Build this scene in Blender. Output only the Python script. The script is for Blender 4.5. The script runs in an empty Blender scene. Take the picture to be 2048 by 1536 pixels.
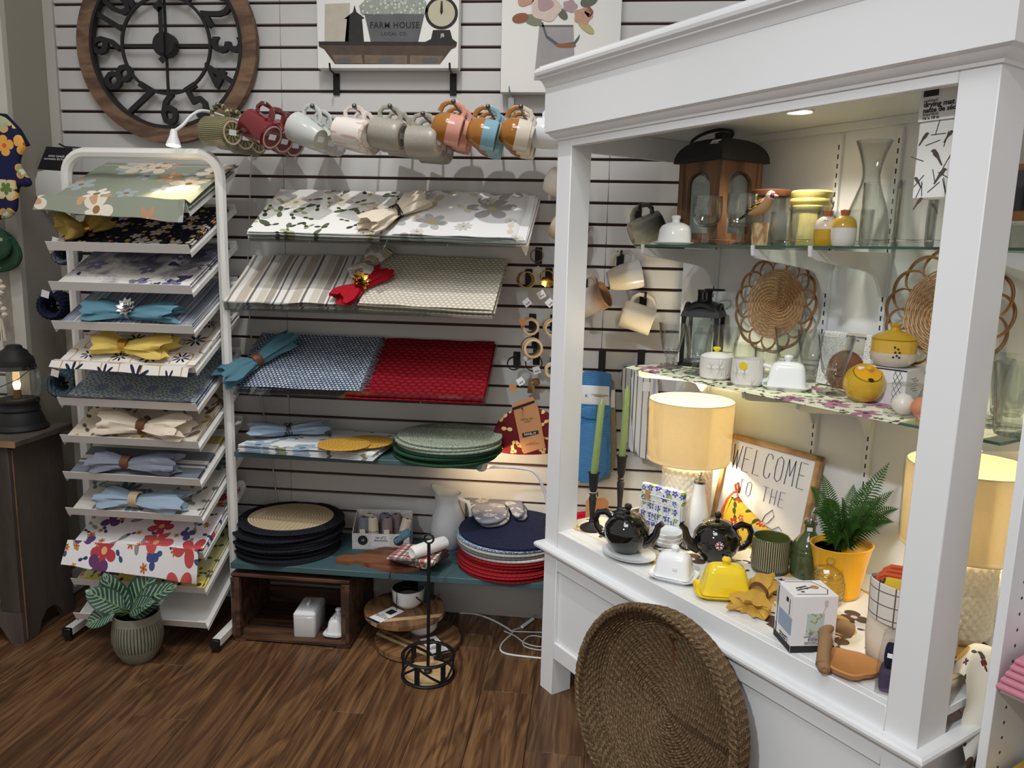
import bpy, bmesh, math, random
from math import sin, cos, pi, radians as rad, atan2, sqrt
from mathutils import Vector as V, Matrix as MX, Euler

scene = bpy.context.scene
COL = scene.collection
RND = random.Random(7)

# ---------------------------------------------------------------- camera (2048 x 1536)
FPX, YAW, PITCH, ROLL = 1554.0, 0.1016, 0.1690, 0.0247
CAMP = V((0, -2.894, 1.43))
_f = V((-sin(YAW) * cos(PITCH), cos(YAW) * cos(PITCH), -sin(PITCH)))
_r0 = V((cos(YAW), sin(YAW), 0)); _u0 = _r0.cross(_f)
CR = cos(ROLL) * _r0 + sin(ROLL) * _u0
CU = -sin(ROLL) * _r0 + cos(ROLL) * _u0
CF = _f
cam = bpy.data.cameras.new('camera'); camo = bpy.data.objects.new('camera', cam); COL.objects.link(camo)
cam.sensor_width = 36; cam.lens = FPX / 2048 * 36; cam.clip_start = 0.05
camo.matrix_world = MX(((CR.x, CU.x, -CF.x, CAMP.x), (CR.y, CU.y, -CF.y, CAMP.y), (CR.z, CU.z, -CF.z, CAMP.z), (0, 0, 0, 1)))
scene.camera = camo

# ---------------------------------------------------------------- world, shop lights, exposure
w = bpy.data.worlds.new('world'); scene.world = w; w.use_nodes = True
w.node_tree.nodes['Background'].inputs[0].default_value = (1.0, 0.93, 0.86, 1)
w.node_tree.nodes['Background'].inputs[1].default_value = 0.41
vs = scene.view_settings
vs.view_transform = 'Standard'; vs.look = 'None'; vs.gamma = 1; vs.use_curve_mapping = False
vs.exposure = 0.2
cy = scene.cycles; cy.max_bounces = 7; cy.diffuse_bounces = 3; cy.glossy_bounces = 3; cy.transmission_bounces = 4; cy.transparent_max_bounces = 16

def lamp(kind, name, loc, energy, col=(1, 1, 1), target=None, size=0.1, **kw):
    l = bpy.data.lights.new(name, kind); l.energy = energy; l.color = col
    if kind == 'AREA':
        l.shape = 'RECTANGLE'; l.size = size; l.size_y = kw.get('size_y', size)
    else:
        l.shadow_soft_size = size
    if kind == 'SPOT':
        l.spot_size = kw.get('spot', rad(70)); l.spot_blend = kw.get('blend', 0.6)
    o = bpy.data.objects.new(name, l); COL.objects.link(o); o.location = loc
    if target is not None:
        o.rotation_euler = (V(target) - V(loc)).to_track_quat('-Z', 'Y').to_euler()
    return o

COOL = (0.93, 0.97, 1.0)
lamp('SPOT', 'ceiling_spot', (-0.62, -1.55, 4.2), 140, (1.0, .98, .95), (-0.62, -0.12, 0.75), 0.04, spot=rad(46), blend=1.0)
lamp('SPOT', 'ceiling_spot', (-1.75, -2.0, 4.2), 58, (1.0, .97, .93), (-1.6, -0.4, 0.6), 0.06, spot=rad(48), blend=1.0)
lamp('SPOT', 'ceiling_spot', (-1.5, -4.4, 3.6), 300, COOL, (0.38, -0.95, 0.62), 0.09, spot=rad(37), blend=1.0)
lamp('AREA', 'ceiling_panel', (-0.4, -2.6, 4.0), 32, COOL, (-0.4, -2.1, 0), 1.2, size_y=1.2)

# ---------------------------------------------------------------- geometry of the place: pixel rays onto real planes
def ray(px, py):
    return (px - 1024) / FPX * CR - (py - 768) / FPX * CU + CF
def onP(px, py, p0, n):
    d = ray(px, py); n = V(n); return CAMP + d * ((V(p0) - CAMP).dot(n) / d.dot(n))
def onY(px, py, y): return onP(px, py, (0, y, 0), (0, 1, 0))
def onZ(px, py, z): return onP(px, py, (0, 0, z), (0, 0, 1))
# the display cabinet stands turned: U along its front, N into it
CABO = V((-0.125, -0.499, 0)); CABA = atan2(-0.779, 0.627)
CABU = V((cos(CABA), sin(CABA), 0)); CABN = V((-sin(CABA), cos(CABA), 0))
CABM = MX.Translation(CABO) @ MX.Rotation(CABA, 4, 'Z')
def C(u, n, z=0): return CABO + CABU * u + CABN * n + V((0, 0, z))
def cabUN(p): r = V(p) - CABO; return r.dot(CABU), r.dot(CABN)
def onC(px, py, dep): return onP(px, py, CABO + CABN * dep, CABN)
DECK, SH1, SH2 = 0.561, 1.461, 1.080      # deck top, upper glass top, lower glass top

# ---------------------------------------------------------------- mesh builder
def TR(x=0, y=0, z=0): return MX.Translation((x, y, z))
def RX(a): return MX.Rotation(rad(a), 4, 'X')
def RY(a): return MX.Rotation(rad(a), 4, 'Y')
def RZ(a): return MX.Rotation(rad(a), 4, 'Z')
def SC(x, y=None, z=None): return MX.Diagonal((x, x if y is None else y, x if z is None else z, 1))

class MB:
    def __init__(s): s.v = []; s.f = []; s.uv = []; s.mi = []; s.x = MX.Identity(4); s.m = 0
    def add(s, vs, fs, uvs=None):
        b = len(s.v); s.v += [s.x @ V(p) for p in vs]; s.f += [tuple(i + b for i in f) for f in fs]
        s.uv += list(uvs) if uvs else [(p[0], p[1]) for p in vs]; s.mi += [s.m] * len(fs); return s
    def box(s, c, d, bv=0.0, rot=None):
        x, y, z = d[0] / 2, d[1] / 2, d[2] / 2; old = s.x
        s.x = s.x @ MX.Translation(c) @ (rot if rot else MX.Identity(4))
        if bv <= 0:
            P = [(a * x, b * y, e * z) for a in (-1, 1) for b in (-1, 1) for e in (-1, 1)]
            s.add(P, [(0, 1, 3, 2), (4, 6, 7, 5), (0, 4, 5, 1), (2, 3, 7, 6), (0, 2, 6, 4), (1, 5, 7, 3)])
        else:
            bv = min(bv, x * .9, y * .9, z * .9); vs = []; ix = {}
            for a in (-1, 1):
                for b in (-1, 1):
                    for e in (-1, 1):
                        for k in range(3):
                            p = [a * x, b * y, e * z]
                            for j in range(3):
                                if j != k: p[j] -= (a, b, e)[j] * bv
                            ix[(a, b, e, k)] = len(vs); vs.append(p)
            fs = []; I = ix
            for a in (-1, 1):
                q = [(a, -1, -1), (a, 1, -1), (a, 1, 1), (a, -1, 1)]; fs.append([I[t + (0,)] for t in (q if a > 0 else q[::-1])])
                q = [(-1, a, -1), (-1, a, 1), (1, a, 1), (1, a, -1)]; fs.append([I[t + (1,)] for t in (q if a > 0 else q[::-1])])
                q = [(-1, -1, a), (1, -1, a), (1, 1, a), (-1, 1, a)]; fs.append([I[t + (2,)] for t in (q if a > 0 else q[::-1])])
            for a in (-1, 1):
                for b in (-1, 1):
                    for A, B, mk in ((1, 2, lambda e: (e, a, b)), (0, 2, lambda e: (a, e, b)), (0, 1, lambda e: (a, b, e))):
                        p, q = mk(-1), mk(1); fs.append([I[p + (A,)], I[q + (A,)], I[q + (B,)], I[p + (B,)]])
                    for e in (-1, 1): fs.append([I[(a, b, e, 0)], I[(a, b, e, 1)], I[(a, b, e, 2)]])
            s.add(vs, fs)
        s.x = old; return s
    def lathe(s, prof, seg=28, fn=None, cap=True, sweep=2 * pi, a0=0):
        # prof: list of (r,z); fn(angle, i, r, z)->r
        vs = []; uvs = []; fs = []; n = len(prof); full = abs(sweep - 2 * pi) < 1e-6; cols = seg if full else seg + 1
        for j in range(cols):
            a = a0 + sweep * j / seg
            for i, (r, z) in enumerate(prof):
                rr = fn(a, i, r, z) if fn else r
                if isinstance(rr, tuple): rr, z = rr
                vs.append((rr * cos(a), rr * sin(a), z)); uvs.append((j / seg, i / (n - 1)))
        for j in range(seg):
            k = (j + 1) % cols
            for i in range(n - 1): fs.append((j * n + i, k * n + i, k * n + i + 1, j * n + i + 1))
        if cap and full:
            if prof[0][0] > 1e-5: fs.append(tuple(j * n for j in range(seg))[::-1])
            if prof[-1][0] > 1e-5: fs.append(tuple(j * n + n - 1 for j in range(seg)))
        return s.add(vs, fs, uvs)
    def tube(s, pts, r, seg=8, closed=False, flat=1.0, cap=True):
        P = [V(p) for p in pts]; n = len(P); vs = []; fs = []; uvs = []; up = None; L = 0
        for i in range(n):
            t = (P[(i + 1) % n] - P[i - 1]) if closed else (P[min(i + 1, n - 1)] - P[max(i - 1, 0)])
            t = t.normalized() if t.length > 1e-9 else V((0, 0, 1))
            if up is None: up = V((0, 0, 1)) if abs(t.z) < .9 else V((1, 0, 0))
            a = t.cross(up)
            a = a.normalized() if a.length > 1e-6 else V((1, 0, 0)); b = a.cross(t).normalized(); up = b
            rr = r[i] if isinstance(r, (list, tuple)) else r
            if i: L += (P[i] - P[i - 1]).length
            for k in range(seg):
                an = 2 * pi * k / seg; vs.append(P[i] + a * (cos(an) * rr) + b * (sin(an) * rr * flat)); uvs.append((L, k / seg))
        m = n if closed else n - 1
        for i in range(m):
            j = (i + 1) % n
            for k in range(seg):
                l = (k + 1) % seg; fs.append((i * seg + k, i * seg + l, j * seg + l, j * seg + k))
        if cap and not closed:
            fs.append(tuple(range(seg))[::-1]); fs.append(tuple((n - 1) * seg + k for k in range(seg)))
        return s.add(vs, fs, uvs)
    def prism(s, poly, d, z0=0.0):
        # polygon in xy (counter-clockwise), extruded along z
        n = len(poly); vs = [(x, y, z0) for x, y in poly] + [(x, y, z0 + d) for x, y in poly]
        fs = [tuple(range(n))[::-1], tuple(range(n, 2 * n))] + [(i, (i + 1) % n, n + (i + 1) % n, n + i) for i in range(n)]
        return s.add(vs, fs)
    def sheet(s, fn, nu, nv, th=0.002, uvf=None):
        # fn(u,v)->point, u,v in 0..1 ; a cloth with thickness th (downwards)
        vs = []; uvs = []; fs = []; W = nu + 1
        for k in (0, 1):
            for j in range(nv + 1):
                for i in range(nu + 1):
                    u, v = i / nu, j / nv; p = V(fn(u, v))
                    if k: p = p - V((0, 0, th))
                    vs.append(p); uvs.append(uvf(u, v) if uvf else (u, v))
        T = W * (nv + 1)
        for j in range(nv):
            for i in range(nu):
                a = j * W + i; fs.append((a, a + 1, a + W + 1, a + W)); fs.append((T + a, T + a + W, T + a + W + 1, T + a + 1))
        for i in range(nu):
            fs.append((i, T + i, T + i + 1, i + 1)); a = nv * W + i; fs.append((a, a + 1, T + a + 1, T + a))
        for j in range(nv):
            a = j * W; fs.append((a, a + W, T + a + W, T + a)); a += nu; fs.append((a, T + a, T + a + W, a + W))
        return s.add(vs, fs, uvs)
    def mesh(s, name, mats, smooth=True, ang=38):
        me = bpy.data.meshes.new(name); me.from_pydata([tuple(p) for p in s.v], [], s.f)
        ul = me.uv_layers.new(name='UVMap')
        vi = [0] * len(me.loops); me.loops.foreach_get('vertex_index', vi)
        fl = [0.0] * (2 * len(vi))
        for i, k in enumerate(vi): fl[2 * i], fl[2 * i + 1] = s.uv[k]
        ul.data.foreach_set('uv', fl)
        for m in (mats if isinstance(mats, (list, tuple)) else [mats]): me.materials.append(MAT(m) if isinstance(m, str) else m)
        if any(s.mi): me.polygons.foreach_set('material_index', s.mi)
        bm = bmesh.new(); bm.from_mesh(me); bmesh.ops.recalc_face_normals(bm, faces=bm.faces); bm.to_mesh(me); bm.free()
        if smooth:
            me.polygons.foreach_set('use_smooth', [True] * len(me.polygons)); me.set_sharp_from_angle(angle=rad(ang))
        me.update(); return me
    def build(s, name, mats, parent=None, smooth=True, ang=38):
        return link(bpy.data.objects.new(name, s.mesh(name, mats, smooth, ang)), parent)

def link(o, parent=None):
    COL.objects.link(o)
    if parent is not None: o.parent = parent
    return o
def tag(o, label=None, cat=None, group=None, kind=None):
    if label: o['label'] = label
    if cat: o['category'] = cat
    if group: o['group'] = group
    if kind: o['kind'] = kind
    return o
def thing(name, label, cat, loc=(0, 0, 0), rz=0.0, group=None, rot=None):
    o = bpy.data.objects.new(name, None); COL.objects.link(o); o.location = loc; o.empty_display_size = .02
    o.rotation_euler = rot if rot is not None else (0, 0, rz)
    return tag(o, label, cat, group)
def solo(mb, name, mats, label, cat, loc=(0, 0, 0), rz=0.0, group=None, rot=None, ang=38):
    o = mb.build(name, mats, None, True, ang); o.location = loc
    o.rotation_euler = rot if rot is not None else (0, 0, rz)
    return tag(o, label, cat, group)
def copy_tree(o, parent=None, loc=None, rot=None, label=None):
    c = o.copy(); COL.objects.link(c)
    if parent is not None: c.parent = parent
    for ch in list(o.children): copy_tree(ch, c)
    if loc is not None: c.location = loc
    if rot is not None: c.rotation_euler = rot
    if label: c['label'] = label
    return c
def setm(o, M): o.matrix_world = M; return o
def structure(mb, name, mats, parent=None):
    o = mb.build(name, mats, parent)
    if parent is None: o['kind'] = 'structure'
    return o
def text(body, size, mat, parent, M, name='lettering', depth=0.0004, align='CENTER', sx=1.0, bold=0.0, spacing=1.0):
    cu = bpy.data.curves.new(name, 'FONT'); cu.body = body; cu.size = size; cu.extrude = depth; cu.align_x = align; cu.align_y = 'CENTER'
    cu.resolution_u = 2; cu.offset = bold; cu.space_character = spacing; cu.space_line = 0.9
    t = bpy.data.objects.new(name, cu); COL.objects.link(t)
    dg = bpy.context.evaluated_depsgraph_get(); me = bpy.data.meshes.new_from_object(t.evaluated_get(dg))
    bpy.data.objects.remove(t); bpy.data.curves.remove(cu); me.materials.clear(); me.materials.append(MAT(mat))
    o = bpy.data.objects.new(name, me); COL.objects.link(o); o.parent = parent
    o.matrix_local = M @ SC(sx, 1, 1); return o
# ---------------------------------------------------------------- materials
def lin(c):
    m = .3 * c[0] + .59 * c[1] + .11 * c[2]; c = [x + (m - x) * .13 for x in c[:3]]
    return tuple((x / 255 / 12.92) if x / 255 <= 0.04045 else ((x / 255 + 0.055) / 1.055) ** 2.4 for x in c[:3]) + (1,)
class G:
    def __init__(s, name):
        s.mat = bpy.data.materials.new(name); s.mat.use_nodes = True; s.nt = s.mat.node_tree; s.nt.nodes.clear()
        s.out = s.N('OutputMaterial'); s.b = s.N('BsdfPrincipled'); s.nt.links.new(s.b.outputs[0], s.out.inputs[0]); s._t = None
    def N(s, t, **kw):
        n = s.nt.nodes.new('ShaderNode' + t)
        for k, v in kw.items(): setattr(n, k, v)
        return n
    def S(s, sock, v):
        if isinstance(v, bpy.types.NodeSocket): s.nt.links.new(v, sock)
        else: sock.default_value = v
        return s
    def P(s, **kw):
        for k, v in kw.items(): s.S(s.b.inputs[k.replace('_', ' ')], v)
        return s
    def M(s, op, a, b=None, c=None, clamp=False):
        n = s.N('Math', operation=op, use_clamp=clamp)
        for i, x in enumerate((a, b, c)):
            if x is not None: s.S(n.inputs[i], x)
        return n.outputs[0]
    def VM(s, op, a, b=None):
        n = s.N('VectorMath', operation=op); s.S(n.inputs[0], a)
        if b is not None: s.S(n.inputs[1], b)
        return n.outputs[1] if op in ('LENGTH', 'DISTANCE', 'DOT_PRODUCT') else n.outputs[0]
    def mix(s, f, a, b, mode='MIX'):
        n = s.N('Mix', data_type='RGBA', blend_type=mode); s.S(n.inputs[0], f); s.S(n.inputs[6], a); s.S(n.inputs[7], b); return n.outputs[2]
    def co(s, which='UV'):
        if s._t is None: s._t = s.N('TexCoord')
        return s._t.outputs[which]
    def map(s, v, scale=(1, 1, 1), rot=(0, 0, 0), loc=(0, 0, 0)):
        n = s.N('Mapping'); s.S(n.inputs[0], v); s.S(n.inputs[1], loc); s.S(n.inputs[2], rot); s.S(n.inputs[3], scale); return n.outputs[0]
    def sep(s, v): n = s.N('SeparateXYZ'); s.S(n.inputs[0], v); return n.outputs
    def comb(s, x, y, z=0.0):
        n = s.N('CombineXYZ'); s.S(n.inputs[0], x); s.S(n.inputs[1], y); s.S(n.inputs[2], z); return n.outputs[0]
    def noise(s, v, scale=5, detail=2, rough=.5, dist=0.0, out=0):
        n = s.N('TexNoise'); s.S(n.inputs['Vector'], v); n.inputs['Scale'].default_value = scale; n.inputs['Detail'].default_value = detail
        n.inputs['Roughness'].default_value = rough; n.inputs['Distortion'].default_value = dist; return n.outputs[out]
    def ramp(s, f, stops, interp='LINEAR'):
        n = s.N('ValToRGB'); s.S(n.inputs[0], f); e = n.color_ramp.elements; n.color_ramp.interpolation = interp
        while len(e) < len(stops): e.new(0.5)
        for k, (p, c) in enumerate(stops): e[k].position = p; e[k].color = c if len(c) == 4 else lin(c)
        return n.outputs[0]
    def bump(s, h, strength=.3, dist=.002):
        n = s.N('Bump'); n.inputs['Strength'].default_value = strength; n.inputs['Distance'].default_value = dist; s.S(n.inputs['Height'], h)
        s.S(s.b.inputs['Normal'], n.outputs[0]); return s
    def rnd(s): return s.N('ObjectInfo').outputs['Random']
    # one layer of scattered motifs: per Voronoi cell a flower (petals) or leaf
    def motif(s, col, uv, scale, size, petals, sharp, ca, cb, dens=1.0, seed=0.0, centre=None, rnd=.75, aspect=1.0, outline=None):
        v = s.map(uv, (1, 1, 1), (0, 0, 0), (seed * 1.37, seed * .71, 0))
        n = s.N('TexVoronoi', voronoi_dimensions='2D'); s.S(n.inputs['Vector'], v); n.inputs['Scale'].default_value = scale; n.inputs['Randomness'].default_value = rnd
        d = s.VM('SUBTRACT', v, n.outputs['Position']); x, y, _ = s.sep(d)
        c = s.N('SeparateColor'); s.S(c.inputs[0], n.outputs['Color'])
        a = s.M('ADD', s.M('ARCTAN2', y, x), s.M('MULTIPLY', c.outputs[0], 6.283))
        r = n.outputs['Distance']
        pet = s.M('POWER', s.M('ABSOLUTE', s.M('COSINE', s.M('MULTIPLY', a, petals / 2.0))), sharp)
        rr = s.M('MULTIPLY', s.M('ADD', s.M('MULTIPLY', pet, 1 - .32 / max(sharp, .6) * .9 if sharp < 1.5 else .97), .3 if sharp < 1.5 else .03), size)
        rr = s.M('MULTIPLY', rr, s.M('ADD', s.M('MULTIPLY', c.outputs[1], .5), .7))
        on = s.M('LESS_THAN', c.outputs[2], dens)
        m = s.M('MULTIPLY', s.M('LESS_THAN', r, rr), on)
        fc = s.mix(c.outputs[1], lin(ca), lin(cb))
        shade = s.M('DIVIDE', r, size)
        fc = s.mix(s.M('MULTIPLY', shade, .35), fc, lin(cb))
        out = s.mix(m, col, fc)
        if outline:
            ml = s.M('MULTIPLY', m, s.M('GREATER_THAN', r, s.M('MULTIPLY', rr, .82))); out = s.mix(ml, out, lin(outline))
        if centre:
            m2 = s.M('MULTIPLY', s.M('LESS_THAN', r, size * .17), on); out = s.mix(m2, out, lin(centre))
        return out
MATS = {}; MDEF = {}
def MAT(name):
    if name not in MATS: MATS[name] = MDEF[name](name) if callable(MDEF[name]) else plain(name, *MDEF[name])
    return MATS[name]
def plain(name, col, rough=.5, metal=0.0, spec=.5, coat=0.0, noise=0.0, bump=0.0, bscale=300, nscale=40):
    g = G(name); b = lin(col)
    if noise:
        f = g.noise(g.co('Object'), nscale, 3); d = tuple(x * (1 - noise) for x in b[:3]) + (1,); l = tuple(min(1, x * (1 + noise)) for x in b[:3]) + (1,)
        b = g.mix(f, d, l)
    g.P(Base_Color=b, Roughness=rough, Metallic=metal)
    g.b.inputs['Specular IOR Level'].default_value = spec; g.b.inputs['Coat Weight'].default_value = coat; g.b.inputs['Coat Roughness'].default_value = .05
    if bump: g.bump(g.noise(g.co('Object'), bscale, 2), bump, .001)
    return g.mat
def D(name, *a): MDEF[name] = a
def emit(name, col, strength):
    def f(nm):
        g = G(nm); g.P(Base_Color=lin(col), Emission_Color=lin(col), Emission_Strength=strength); return g.mat
    MDEF[name] = f
def glassy(name, tint=(255, 255, 255), rough=.02, ior=1.45, refl=1.0, edge=.0):
    def f(nm):
        g = G(nm); t = g.N('BsdfTransparent'); t.inputs[0].default_value = lin(tint); gl = g.N('BsdfGlossy'); gl.inputs['Roughness'].default_value = rough
        lw = g.N('LayerWeight'); lw.inputs[0].default_value = .5; mx = g.N('MixShader')
        fac = g.M('ADD', g.M('MULTIPLY', g.M('POWER', lw.outputs['Facing'], 2.6), .75 * refl), .075 * refl)
        g.S(t.inputs[0], g.mix(g.M('MULTIPLY', g.M('POWER', lw.outputs['Facing'], 3.0), edge), lin(tint), lin((120, 130, 128))))
        g.S(mx.inputs[0], fac); g.S(mx.inputs[1], t.outputs[0]); g.S(mx.inputs[2], gl.outputs[0])
        g.nt.links.new(mx.outputs[0], g.out.inputs[0]); g.nt.nodes.remove(g.b); return g.mat
    MDEF[name] = f
# plain paints and finishes
D('white_paint', (226, 228, 230), .42); D('slat_white', (206, 206, 205), .5); D('groove', (78, 44, 38), .7)
D('wall_beige', (158, 153, 140), .8, 0, .3); D('trim_white', (196, 194, 184), .5); D('base_white', (208, 209, 208), .45)
D('rack_white', (232, 232, 229), .32); D('black_plastic', (18, 18, 20), .45); D('black_metal', (20, 20, 22), .5, .3); D('black_gloss', (9, 9, 10), .06, 0, .6, .6)
D('black_iron', (30, 30, 32), .6, .2); D('chrome', (210, 212, 215), .15, 1.0); D('dark_chrome', (110, 105, 100), .25, 1.0); D('gold', (214, 160, 60), .22, 1.0); D('silver', (215, 215, 212), .3, 1.0)
D('porcelain', (236, 239, 242), .1, 0, .5, .4); D('matte_white', (228, 228, 224), .6); D('cream_ceramic', (232, 226, 212), .3, 0, .5, .2, .05)
D('yellow_gloss', (244, 208, 18), .1, 0, .5, .5); D('ochre_gloss', (206, 160, 18), .14, 0, .5, .5, .06); D('yellow_pot', (236, 168, 14), .3, 0, .5, .2, .06, 0, 300, 8)
D('cork', (170, 96, 60), .8, 0, .3, 0, .15); D('card_white', (236, 234, 236), .6); D('card_black', (30, 28, 32), .6); D('ink', (24, 22, 24), .7); D('ink_grey', (130, 128, 130), .7)
D('ink_white', (235, 235, 232), .7); D('tag_white', (228, 230, 236), .6); D('kraft', (190, 130, 84), .8, 0, .3, 0, .06); D('kraft_dark', (140, 96, 58), .8)
D('teal_board', (64, 96, 102), .5, 0, .4, 0, .06, 0, 300, 12); D('cord_white', (214, 214, 208), .5); D('leather', (110, 62, 36), .5, 0, .5, 0, .1)
D('candle_green', (128, 152, 84), .35); D('candle_white', (222, 224, 222), .5); D('soil', (34, 26, 20), .9); D('olive_gloss', (84, 92, 42), .14, 0, .5, .4, .1)
D('terracotta_orange', (222, 132, 84), .6); D('mauve_cloth', (146, 130, 136), .9, 0, .2, 0, .08, .3); D('pink_cloth', (206, 128, 146), .9, 0, .2, 0, .05, .3); D('mustard_cloth', (206, 160, 62), .9, 0, .2, 0, .06, .3)
D('cream_cloth', (226, 212, 190), .9, 0, .2, 0, .05, .3); D('yellow_cloth', (226, 196, 92), .9, 0, .2, 0, .05, .3); D('khaki_cloth', (176, 150, 70), .9, 0, .2, 0, .06, .3)
D('aqua_cloth', (92, 144, 166), .9, 0, .2, 0, .05, .3); D('teal_cloth', (76, 124, 142), .9, 0, .2, 0, .06, .3); D('chambray', (126, 134, 152), .9, 0, .2, 0, .08, .3)
D('sky_cloth', (150, 172, 196), .9, 0, .2, 0, .06, .3); D('red_cloth', (180, 16, 34), .9, 0, .2, 0, .06, .3); D('navy_cloth', (22, 28, 58), .9, 0, .2, 0, .08, .3)
D('orange_trim', (206, 74, 26), .8); D('bowl_wood', (196, 128, 64), .5, 0, .4, 0, .15, 0, 300, 20); D('driftwood', (150, 112, 74), .7, 0, .3, 0, .2, .3, 60, 30)
D('plum_fabric', (74, 62, 92), .8, 0, .3, 0, .1); D('label_grey', (190, 182, 170), .7); D('rope', (206, 184, 148), .8)
emit('bulb_warm', (255, 190, 110), 14); emit('bulb_spot', (255, 240, 215), 12); emit('puck', (255, 246, 232), 6)
glassy('glass_clear', (248, 250, 249), .02, 1.45, 1.0, .9); glassy('glass_pane', (238, 244, 243), .02, 1.35); glassy('plastic_film', (250, 250, 250), .12, 1.3, .8); glassy('acrylic', (232, 238, 238), .05, 1.45)
glassy('glass_shelf', (240, 248, 245), .02, 1.4, .6); D('glass_edge', (44, 92, 76), .1)
def _wood(name, c1, c2, c3, scale=(1, 1, 1), rough=.5, bands=7, rndoff=True, sheen=.5):
    def f(nm):
        g = G(nm); v = g.map(g.co('Object'), scale)
        if rndoff:
            r = g.rnd(); v = g.VM('ADD', v, g.comb(g.M('MULTIPLY', r, 17.0), g.M('MULTIPLY', r, 31.0), g.M('MULTIPLY', r, 7.0)))
        big = g.noise(v, 1.2, 3, .5, .35); fine = g.noise(v, 22, 6, .75, .4)
        rings = g.M('ADD', g.M('MULTIPLY', g.M('SINE', g.M('MULTIPLY', big, bands * 6.283)), .5), .5)
        t = g.M('ADD', g.M('MULTIPLY', rings, .45), g.M('MULTIPLY', fine, .55))
        col = g.ramp(t, [(.2, c1), (.5, c2), (.8, c3)])
        if rndoff: col = g.mix(g.M('MULTIPLY', g.rnd(), .35), col, lin(c1))
        g.P(Base_Color=col, Roughness=rough); g.b.inputs['Specular IOR Level'].default_value = sheen; g.bump(fine, .15, .001); return g.mat
    MDEF[name] = f
def _floor(nm):
    g = G(nm); r = g.rnd(); v = g.VM('ADD', g.co('Object'), g.comb(g.M('MULTIPLY', r, 13.0), g.M('MULTIPLY', r, 29.0), 0.0))
    big = g.noise(g.map(v, (7, .9, 1)), 1.0, 3, .55, 1.2); st = g.noise(g.map(v, (70, 2.6, 1)), 1.0, 5, .65, .5); fine = g.noise(g.map(v, (260, 9, 1)), 1.0, 3, .6)
    ring = g.M('ADD', g.M('MULTIPLY', g.M('SINE', g.M('MULTIPLY', big, 42.0)), .5), .5)
    t = g.M('ADD', g.M('ADD', g.M('MULTIPLY', st, .62), g.M('MULTIPLY', fine, .28)), g.M('MULTIPLY', ring, .16))
    col = g.ramp(t, [(.30, (46, 29, 17)), (.46, (88, 58, 34)), (.60, (118, 82, 50)), (.78, (150, 110, 70))])
    col = g.mix(g.M('MULTIPLY', g.M('GREATER_THAN', big, .60), .35), col, lin((48, 34, 26))); col = g.mix(g.M('MULTIPLY', r, .3), col, lin((74, 48, 30)))
    g.P(Base_Color=col, Roughness=.42); g.b.inputs['Specular IOR Level'].default_value = .4; g.bump(st, .12, .001); return g.mat
MDEF['floor_wood'] = _floor
_wood('clock_wood', (84, 60, 44), (112, 82, 60), (134, 102, 78), (2, 9, 9), .7, 5, False)
_wood('cab_wood', (52, 45, 39), (78, 68, 60), (98, 86, 76), (3.5, 3.5, .6), .7, 3, True)
_wood('cab_wood_edge', (120, 84, 50), (150, 108, 66), (170, 128, 84), (4, 4, 4), .7, 3, True)
_wood('crate_wood', (46, 28, 18), (82, 50, 32), (112, 74, 48), (1.5, 9, 9), .65, 4)
_wood('lantern_wood', (72, 45, 26), (108, 72, 44), (136, 96, 60), (9, 9, 1.2), .55, 4)
_wood('frame_wood', (150, 106, 60), (188, 142, 88), (206, 166, 112), (4, 4, 4), .55, 4)
_wood('board_wood', (92, 60, 34), (126, 86, 50), (158, 116, 74), (1.5, 12, 6), .45, 5)
_wood('board_pale', (190, 150, 100), (214, 180, 130), (226, 196, 150), (1.5, 12, 6), .45, 4)
_wood('paddle_wood', (98, 52, 30), (132, 76, 46), (150, 92, 58), (2, 10, 6), .5, 4)
_wood('log_bark', (150, 110, 70), (206, 166, 112), (232, 206, 160), (20, 20, 6), .8, 6)
_wood('bamboo', (120, 88, 52), (150, 116, 74), (176, 142, 98), (9, 9, 3), .6, 4)
# ---------------------------------------------------------------- setting: floor, walls, baseboards
fl = MB().box((-0.4, -1.9, -0.03), (6.4, 5.2, 0.04)); flo = structure(fl, 'floor', 'soil')
PW = 0.172; plank_meshes = {}
def plank(x0, y0, L):
    k = round(L, 3)
    if k not in plank_meshes:
        plank_meshes[k] = MB().box((PW / 2, L / 2, -0.005), (PW - .0012, L - .0012, .01), .0009).mesh('plank', 'floor_wood')
    o = link(bpy.data.objects.new('plank', plank_meshes[k]), flo); o.location = (x0, y0, 0)
r = random.Random(3); x = -3.24; i = 0
starts = {}
while x < 2.6:
    y = -4.4 + (0.37 * ((i * 5) % 7)) * .5
    y = y if i % 7 else y
    plank(x, -4.5, y + 4.5) if y > -4.49 else None
    while y < 0.1:
        L = 1.22; e = min(y + L, 0.1); plank(x, y, e - y); y = e
    x += PW; i += 1

def slatwall(name, panels, z0, nrow, y, axis=None, ztop=2.2954, sl=.0660):
    wb = MB(); X0, X1 = panels[0][0], panels[-1][1]
    wb.box(((X0 + X1) / 2, y + .02, 1.5), (X1 - X0, .012, 3.0))
    root = structure(wb, name, 'groove')
    for a, b in panels:
        me = MB().box((0, 0, 0), (b - a - .0012, .014, sl), .0012).mesh('slat', 'slat_white')
        for k in range(nrow):
            zc = ztop + .0762 * 5 - .0762 * (k + .5)
            if zc < z0: break
            o = link(bpy.data.objects.new('slat', me), root); o.location = ((a + b) / 2, y + .007, zc)
    return root
wb = slatwall('wall_back', [(-2.05, -1.1747), (-1.1747, .0366), (.0366, 1.25)], .15, 40, 0)
MB().box((-2.07, .004, 1.5), (.038, .024, 3.0)).build('edge_strip', 'trim_white', wb)
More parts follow.
